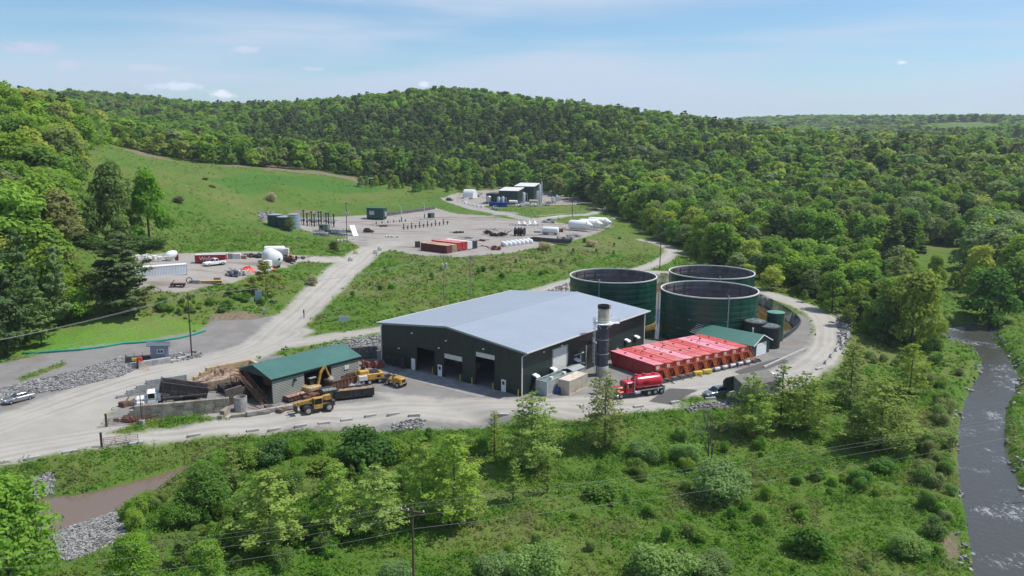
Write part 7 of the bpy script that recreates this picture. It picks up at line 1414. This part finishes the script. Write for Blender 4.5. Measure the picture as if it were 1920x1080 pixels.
T1('pin', 793, 975, 822, (.14,.19,.045), 'Yellow green tree behind the near reddish pole', w=95, vi=1)
T1('pin', 708, 1005, 872, (.14,.20,.055), 'Pale yellow green tree left of the near reddish pole', w=110, vi=2)
T1('pin', 634, 1010, 868, (.145,.205,.045), 'Feathery yellow tree in the lower left meadow, second from the left of its line', w=110, vi=3)
T1('pin', 508, 1030, 882, (.15,.215,.05), 'Widest feathery yellow tree in the lower left meadow', w=150, vi=4)
T1('slim', 962, 942, 862, PO, 'Thin young tree in front of the layered olive tree, left of two', w=40); T1('slim', 1026, 925, 850, PO, 'Thin young tree in front of the layered olive tree, right of two', w=30, vi=1)
T1('pin', 1407, 815, 700, PO, 'Olive layered tree in front of the fabric shelter', w=95, vi=1); T1('slim', 1462, 806, 676, PO, 'Thin tall nearly bare tree between two layered trees below the ring road', w=55); T1('pin', 1505, 806, 698, (.15,.19,.05), 'Yellow green layered tree right of the thin bare one', w=110, vi=2)
T1('pin', 1592, 765, 645, (.12,.155,.05), 'Greyish layered tree below the white barriers', w=85, vi=3); T1('pin', 1648, 842, 708, (.13,.175,.045), 'Broad olive layered tree in the right meadow', w=150, vi=0); T1('pin', 1705, 738, 642, (.16,.20,.04), 'Yellow layered tree at the river bend', w=80, vi=4); T1('pin', 1600, 838, 762, PO, 'Small layered tree left of the broad olive one', w=55, vi=2)
gl = Vector((*U(22, 1128, -4.4), -4.4)); T1('lush', 22, 1180, 925, (.115,.19,.03), 'Big lime green tree filling the lower left corner', w=215, loc=gl)
T1('lush', 250, 1105, 985, (.115,.20,.03), 'Lime green maple at the bottom left beside the stone bar', w=105, vi=1); T1('lush', 390, 1110, 1000, (.12,.20,.03), 'Second lime green maple at the bottom, right of the first', w=90, vi=2)
T1('lush', 388, 965, 862, (.075,.14,.03), 'Mid green bushy tree on the creek bank', w=110, vi=3); T1('slim', 437, 930, 832, (.13,.165,.05), 'Pale slim tree behind the bushy creek tree', w=45, vi=2)
for a in [(690,872,788,(.045,.10,.025),'Dark green big bush below the lower road, left of the stone gabion',130),(505,868,812,(.05,.10,.03),'Dark green bush on the bank under the shed',80),(735,862,815,(.10,.17,.025),'Bright bush leaning on the dark big bush',70),(1198,888,853,(.10,.15,.035),'Round yellow green shrub alone in the near meadow',50),(1127,934,893,(.085,.14,.03),'Wide shrub with bright tips near the round one',82),(1515,1035,972,(.075,.135,.025),'Dark leafy shrub in the lower right meadow',100),(1612,905,872,(.06,.12,.025),'Low dark shrub in the right meadow, left of two',60),(1655,885,850,(.06,.12,.025),'Low dark shrub in the right meadow, right of two',60),(420,920,880,(.06,.12,.03),'Dark bush right of the bushy creek tree',80),(600,880,850,(.12,.17,.03),'Yellow green low bush under the road bank',90),(470,965,925,(.08,.13,.04),'Olive brush between creek and yellow trees',90)]:
    T1('shrub', a[0], a[1], a[2], a[3], a[4], name='shrub', cat='shrub', w=a[5])
for a in [(1350,938,850,'Grey green rounded willow shrub left of the broad meadow',140),(1002,1098,1005,'Grey green dense shrub at the bottom centre',130),(1235,1090,1008,'Grey green dense shrub at the bottom, right of centre',150),(1330,1082,1030,'Low grey green shrub at the bottom right of centre',100),(925,1075,1030,'Pale brown grey shrub left of the dense bottom shrub',90),(1205,862,818,'Grey green brush on the bank below the tanker truck',80),(1285,862,822,'Greyish brush left of the dead tree',80),(1700,1040,990,'Grey green brush near the river at the bottom',90),(745,1090,1045,'Greyish brush under the power pole',80)]:
    T1('fineshrub', a[0], a[1], a[2], (.11,.165,.055), a[3], name='shrub', cat='shrub', w=a[4])
# bare dead tree
g = G(1327, 872); t = thing('dead_tree', 'bare grey dead tree with thin upright branches in the near meadow', 'tree', g); R = np.random.RandomState(2); m = MB(); hh0 = pxh(g, 120)
def br(p, d, l, r, k):
    q = p+d*l; m.cyl(p, q, r, r*.6, 5, False)
    if k == 0: return
    for i in range(3 if k > 1 else 4):
        dd = (d+Vector(R.normal(size=3)*.38)); dd.z = abs(dd.z)+.25; dd.normalize(); br(q if i else p+d*l*.6, dd, l*R.uniform(.6,.8), r*.55, k-1)
for dx in (0, .35): br(Vector((dx,0,-.3)), Vector((dx*.3,.02,1)).normalized(), hh0*.33, .15, 4)
m.build('trunk', M('dead_wood', (.10,.085,.075), .9), t)
# left side: clump and pines
T1('broad', 212, 462, 298, (.075,.105,.030), 'Tall olive tree in the clump on the meadow, left of two big ones', w=100, vi=0); T1('broad', 281, 455, 302, (.075,.155,.018), 'Tall bright green tree in the clump on the meadow, right of two big ones', w=92, vi=2)
T1('slim', 247, 450, 335, (.09,.12,.04), 'Slim tree between the two big clump trees', w=36); T1('broad', 160, 460, 362, (.05,.08,.022), 'Dark low tree left of the clump', w=80, vi=1); T1('mid', 128, 452, 385, (.08,.12,.03), 'Small olive tree at the left end of the clump', w=60); T1('shrub', 240, 468, 432, (.055,.09,.03), 'Dark brush under the clump trees', name='shrub', cat='shrub', w=110)
T1('pine', 237, 592, 438, (.095,.12,.05), 'Large soft needled pine in front of the white container', w=125, vi=0); T1('pine', 205, 588, 472, (.085,.11,.05), 'Pine just left of the large soft one', w=70, vi=2)
for i, a in enumerate([(50,640,432,85,'pine'),(112,612,448,62,'pine'),(15,668,478,90,'pine'),(78,648,540,62,'pine'),(-30,672,440,90,'pine')]):
    T1('pine', a[0], a[1], a[2], LC['pine'] if i % 2 else (.07,.11,.045), 'Dark pine at the left edge above the mound, '+['second tallest','right of the group','front left','lowest in front','half outside the frame'][i], w=a[3], vi=i, group='dark pines above the mound')
T1('mid', 150, 600, 532, (.12,.20,.03), 'Small bright green tree right of the dark pines', w=60); T1('mid', 172, 560, 500, (.10,.15,.03), 'Light green sapling between pines', w=50)
T1('open', 498, 562, 488, (.13,.135,.035), 'Olive tree with yellow fringe behind the notice boards', w=72); T1('mid', 626, 474, 450, (.05,.08,.025), 'Small dark round tree left of the uphill road', w=26); T1('mid', 543, 434, 404, (.09,.11,.05), 'Small grey green tree in front of the dark round tanks', w=30)
for a in [(508,377,355,'Cream flowering shrub on the green meadow',28),(586,535,510,'Pale flowering shrub left of the uphill road',26),(1021,470,450,'Pale flowering shrub at the pad edge below the black pipes',30),(1108,462,446,'Pale shrub on the bank below the silos',28)]: T1('fineshrub', a[0], a[1], a[2], (.22,.21,.14), a[3], name='shrub', cat='shrub', w=a[4])
T1('shrub', 335, 380, 364, (.12,.12,.08), 'Greyish shrub on the meadow right of the clump', name='shrub', cat='shrub', w=28); T1('shrub', 385, 338, 331, (.06,.08,.03), 'Tiny dark bush high on the meadow, left', name='shrub', cat='shrub', w=14); T1('shrub', 398, 352, 345, (.06,.10,.02), 'Tiny green bush high on the meadow, right', name='shrub', cat='shrub', w=18)
# yellow trees by the winding road, river side trees
T1('mid', 1250, 452, 392, (.16,.20,.03), 'Yellow green tree left of the wood by the winding road', w=50); T1('mid', 1218, 440, 385, (.15,.19,.035), 'Yellow green tree beside the first, farther left', w=45, vi=2); T1('mid', 1195, 415, 372, (.13,.13,.05), 'Olive brown small tree at the wood corner', w=36)
T1('broad', 1708, 650, 500, (.125,.165,.035), 'Big yellow green tree left of the river bend', w=115, vi=1); T1('broad', 1662, 632, 520, (.10,.15,.035), 'Green tree next to the big yellow green one', w=80, vi=3); T1('broad', 1855, 612, 488, (.045,.09,.025), 'Big dark rounded tree beyond the river bend', w=125, vi=4); T1('mid', 1752, 540, 470, (.12,.175,.03), 'Small bright tree on the far meadow', w=44); T1('mid', 1790, 545, 505, (.12,.17,.03), 'Tiny bright tree on the far meadow', w=30, vi=3)
T1('open', 1600, 615, 530, (.11,.15,.035), 'Loose green tree behind the rock edge of the bend', w=70); T1('mid', 1560, 585, 500, (.10,.15,.03), 'Green tree just beyond the ring road', w=70)
RS2 = np.random.RandomState(44)
def shrubs(n, poly, keys, cols, hr, name, label, group, mind=1.5):
    P = []; xs = [p[0] for p in poly]; ys = [p[1] for p in poly]; k = 0
    while len(P) < n and k < n*40:
        k += 1; px, py = RS2.uniform(min(xs), max(xs)), RS2.uniform(min(ys), max(ys))
        if sdf(poly, [px], [py])[0] < 0: continue
        g = G(px, py)
        r_, p_, *_x = zones(np.array([g.x]), np.array([g.y]))
        if max(r_[0], p_[0]) > -1.5 or max(sdf(RIVER, [g.x], [g.y])[0], sdf(CREEK, [g.x], [g.y])[0]) > -1: continue
        P.append(1); h = RS2.uniform(*hr); tree(keys[RS2.randint(len(keys))], g, h*10/7, cols[RS2.randint(len(cols))], name, label, 'shrub', group, RS2.uniform(.7, 1.2), sink=.15)
GRN = [(.08,.15,.025),(.10,.18,.03),(.07,.13,.025),(.12,.18,.035),(.10,.15,.04)]
shrubs(26, [(820,490),(1010,470),(1120,445),(1190,440),(1180,480),(1060,515),(900,530),(700,575),(620,560),(700,510)], ['shrub','mid'], GRN[:3], (.8,1.9), 'shrub', 'Small green shrub on the bank below the upper gravel pad', 'shrubs on the bank below the upper pad')
shrubs(50, [(1010,930),(1250,820),(1500,830),(1740,850),(1790,1000),(1780,1075),(1100,1078),(900,1060)], ['shrub','fineshrub'], GRN+[(.105,.16,.05)], (.8,2.0), 'shrub', 'Small shrub among the weeds of the lower right meadow', 'shrubs in the lower right meadow')
shrubs(46, [(1620,650),(1740,620),(1800,700),(1770,830),(1800,1000),(1740,1010),(1710,860),(1720,760),(1640,700)], ['fineshrub','shrub'], [(.105,.16,.05),(.10,.15,.04),(.12,.15,.06)], (1.2,2.8), 'shrub', 'Grey green shrub along the near bank of the river', 'shrubs on the river bank')
shrubs(85, [(250,960),(420,860),(760,830),(900,820),(920,900),(760,940),(600,1070),(420,1075),(230,1040)], ['shrub','fineshrub','mid'], GRN, (1.0,2.8), 'shrub', 'Shrub in the thicket between the creek and the lower road', 'shrubs in the lower left thicket')
shrubs(26, [(1430,545),(1560,560),(1620,620),(1600,700),(1520,760),(1600,700),(1640,560),(1500,530)], ['shrub'], GRN, (1.0,2.6), 'shrub', 'Shrub on the outer side of the ring road bend', 'shrubs outside the ring road bend')
shrubs(30, [(300,560),(460,545),(560,540),(480,580),(330,592),(280,580)], ['shrub'], GRN, (.8,2.2), 'shrub', 'Shrub on the slope between the small lot and the mound', 'shrubs below the small lot')
shrubs(30, [(640,345),(860,350),(1000,352),(1000,358),(870,364),(700,356)], ['mid','broad'], GRN+[(.15,.19,.03)], (2.0,5.0), 'young_tree', 'Young tree in the loose line at the foot of the wooded hill', 'young trees at the foot of the hill')
# ---------------------------------------------------------------- undergrowth and stones: nobody could count these
RU = np.random.RandomState(77)
def under(n, x0, x1, y0, y1, size, k, hgt):
    x = RU.uniform(x0, x1, n); y = RU.uniform(y0, y1, n); px = x/y*1540+960
    ok = (px > -80) & (px < 2000); x, y = x[ok], y[ok]
    road, pad, st, br_, bank, mnd = zones(x, y); wt = np.maximum(sdf(RIVER, x, y), sdf(CREEK, x, y))
    ok = (np.maximum(road, pad) < -.5+.5*RU.normal(size=len(x))) & (st < -.2) & (wt < -.25) & (sdf(PIT, x, y) < -1.5) & (br_ < 0) & (mnd < .5); x, y, bank, mnd = x[ok], y[ok], bank[ok], mnd[ok]
    cl = fbm(x, y, 14, 5, 4); ok = (RU.rand(len(x)) < .35+.5*(cl > -.2)); x, y, cl, bank, mnd = x[ok], y[ok], cl[ok], bank[ok], mnd[ok]
    z = height(x, y); z += fbm(x, y, 9, 3)*.16
    n = len(x); s = RU.uniform(.6, 1.4, n)*(1+.5*(cl > .5)); s = np.where(mnd > 0, s*.6, s)
    P = np.repeat(np.stack([x, y, z], 1), k, 0); S = np.repeat(s, k); d = RU.normal(size=(n*k, 3)); d[:, 2] = np.abs(d[:, 2]); d /= np.linalg.norm(d, axis=1, keepdims=True)
    q = leaf_cloud(RU, P+d*S[:, None]*np.array([.42, .42, hgt]), d, size, up=.6)
    pal = np.array([(.145,.30,.035),(.12,.26,.035),(.175,.29,.045),(.20,.26,.065),(.21,.225,.10),(.095,.21,.035)])
    c2 = fbm(x, y, 30, 8, 4); idx = np.where(c2 > .6, 4, np.where(c2 > .25, 3, np.where(cl > .5, 5, np.where(cl < -.4, 2, RU.randint(0, 2, n))))); idx = np.where((bank > -2) & (RU.rand(n) < .45), RU.choice([3, 4], n), idx); idx = np.where(RU.rand(n) < .12, RU.randint(0, 6, n), idx); idx = np.where(mnd > 0, RU.randint(0, 3, n), idx)
    c = pal[idx]*RU.uniform(.8, 1.2, (n, 1)); return q, RU.normal(size=n*k)*.7, np.repeat(c, k, 0)
A_ = [under(90000, -110, 110, 70, 150, .25, 7, .5), under(40000, -165, 165, 150, 290, .5, 5, .45), under(11000, -330, 90, 290, 520, .55, 4, .3)]
me = leaf_mesh('undergrowth', np.concatenate([a[0] for a in A_]), np.concatenate([a[1] for a in A_]), LS, np.concatenate([a[2] for a in A_])); o = bpy.data.objects.new('undergrowth', me); COL.objects.link(o); tag(o, 'rough green weeds and grass covering the meadows and banks', 'undergrowth', None, 'stuff')
V = []; Fc = []; nv = 0; RK = np.random.RandomState(5)
cube = np.array([(-1,-1,-1),(1,-1,-1),(1,1,-1),(-1,1,-1),(-1,-1,1),(1,-1,1),(1,1,1),(-1,1,1)], float)*.5; cf = np.array([(0,3,2,1),(4,5,6,7),(0,1,5,4),(1,2,6,5),(2,3,7,6),(3,0,4,7)])
for poly, n, s0, s1 in [(STONE[0],5200,.16,.42),(STONE[1],3400,.12,.30),(STONE[2],500,.12,.3),(STONE[3],700,.25,.6),(STONE[4],500,.3,.6),(STONE[5],420,.5,1.1),(STONE[6],160,.25,.5),(STONE[7],140,.2,.45),(STONE[8],240,.3,.7),(STONE[9],160,.3,.7),('river',1300,.2,.7)]:
    P = RIVER if poly == 'river' else poly; xs = [p[0] for p in P]; ys = [p[1] for p in P]; x = RK.uniform(min(xs)-2, max(xs)+2, n*9); y = RK.uniform(min(ys)-2, max(ys)+2, n*9); s = sdf(P, x, y)
    ok = (s > -.3) if poly != 'river' else (s > -1.3) & (s < .5) & (fbm(x, y, 11, 2, 3) > .15); x, y = x[ok][:n], y[ok][:n]; z = height(x, y); n2 = len(x)
    sc = RK.uniform(s0, s1, (n2, 1, 1))*RK.uniform(.6, 1.1, (n2, 1, 3)); v = (cube[None]+RK.uniform(-.22, .22, (n2, 8, 3)))*sc; a = RK.uniform(0, 6.28, n2); ca, sa = np.cos(a)[:, None], np.sin(a)[:, None]
    v = np.stack([v[..., 0]*ca-v[..., 1]*sa+x[:, None], v[..., 0]*sa+v[..., 1]*ca+y[:, None], v[..., 2]+z[:, None]+sc[:, :, 2]*.15], -1)
    V.append(v.reshape(-1, 3)); Fc.append((cf[None]+(nv+np.arange(n2)*8)[:, None, None]).reshape(-1, 4)); nv += n2*8
me = bpy.data.meshes.new('loose_stones'); me.from_pydata(np.concatenate(V).tolist(), [], np.concatenate(Fc).tolist()); me.update(); bm_fix(me)
sm = bpy.data.materials.new('stone'); sm.use_nodes = True; nt = sm.node_tree; b = nt.nodes['Principled BSDF']; b.inputs['Roughness'].default_value = .9
g_ = nt.nodes.new('ShaderNodeNewGeometry'); rr = nt.nodes.new('ShaderNodeValToRGB'); rr.color_ramp.elements[0].color = (.14,.137,.132,1); rr.color_ramp.elements[1].color = (.36,.35,.34,1); nt.links.new(g_.outputs['Random Per Island'], rr.inputs[0]); nt.links.new(rr.outputs[0], b.inputs['Base Color'])
me.materials.append(sm); o = bpy.data.objects.new('loose_stones', me); COL.objects.link(o); tag(o, 'loose grey rocks and river stones on banks and bars', 'stones', None, 'stuff')

for a in [(175,470,440,'left end of',60),(225,472,436,'under the olive tree in',70),(290,466,438,'right end of',60)]: T1('shrub', a[0], a[1], a[2], (.06,.10,.03), 'Dark brush '+('' if a[3].startswith('under') else 'at the ')+a[3]+' the clump on the meadow', name='shrub', cat='shrub', w=a[4])
# ================================================================ light summer haze
m = MB(); m.box(-2600, 2600, -400, 4050, -12, 190); hz = bpy.data.materials.new('haze_air'); hz.use_nodes = True; nt = hz.node_tree
for n in list(nt.nodes):
    if n.type != 'OUTPUT_MATERIAL': nt.nodes.remove(n)
pv_ = nt.nodes.new('ShaderNodeVolumePrincipled'); pv_.inputs['Color'].default_value = (.80, .88, 1, 1); pv_.inputs['Density'].default_value = .00010; pv_.inputs['Anisotropy'].default_value = .2
nt.links.new(pv_.outputs[0], [n for n in nt.nodes if n.type == 'OUTPUT_MATERIAL'][0].inputs['Volume'])
o = m.build('haze', hz); tag(o, 'thin pale haze over the distant wooded hills', 'haze', None, 'stuff')
SC.cycles.volume_bounces = 0
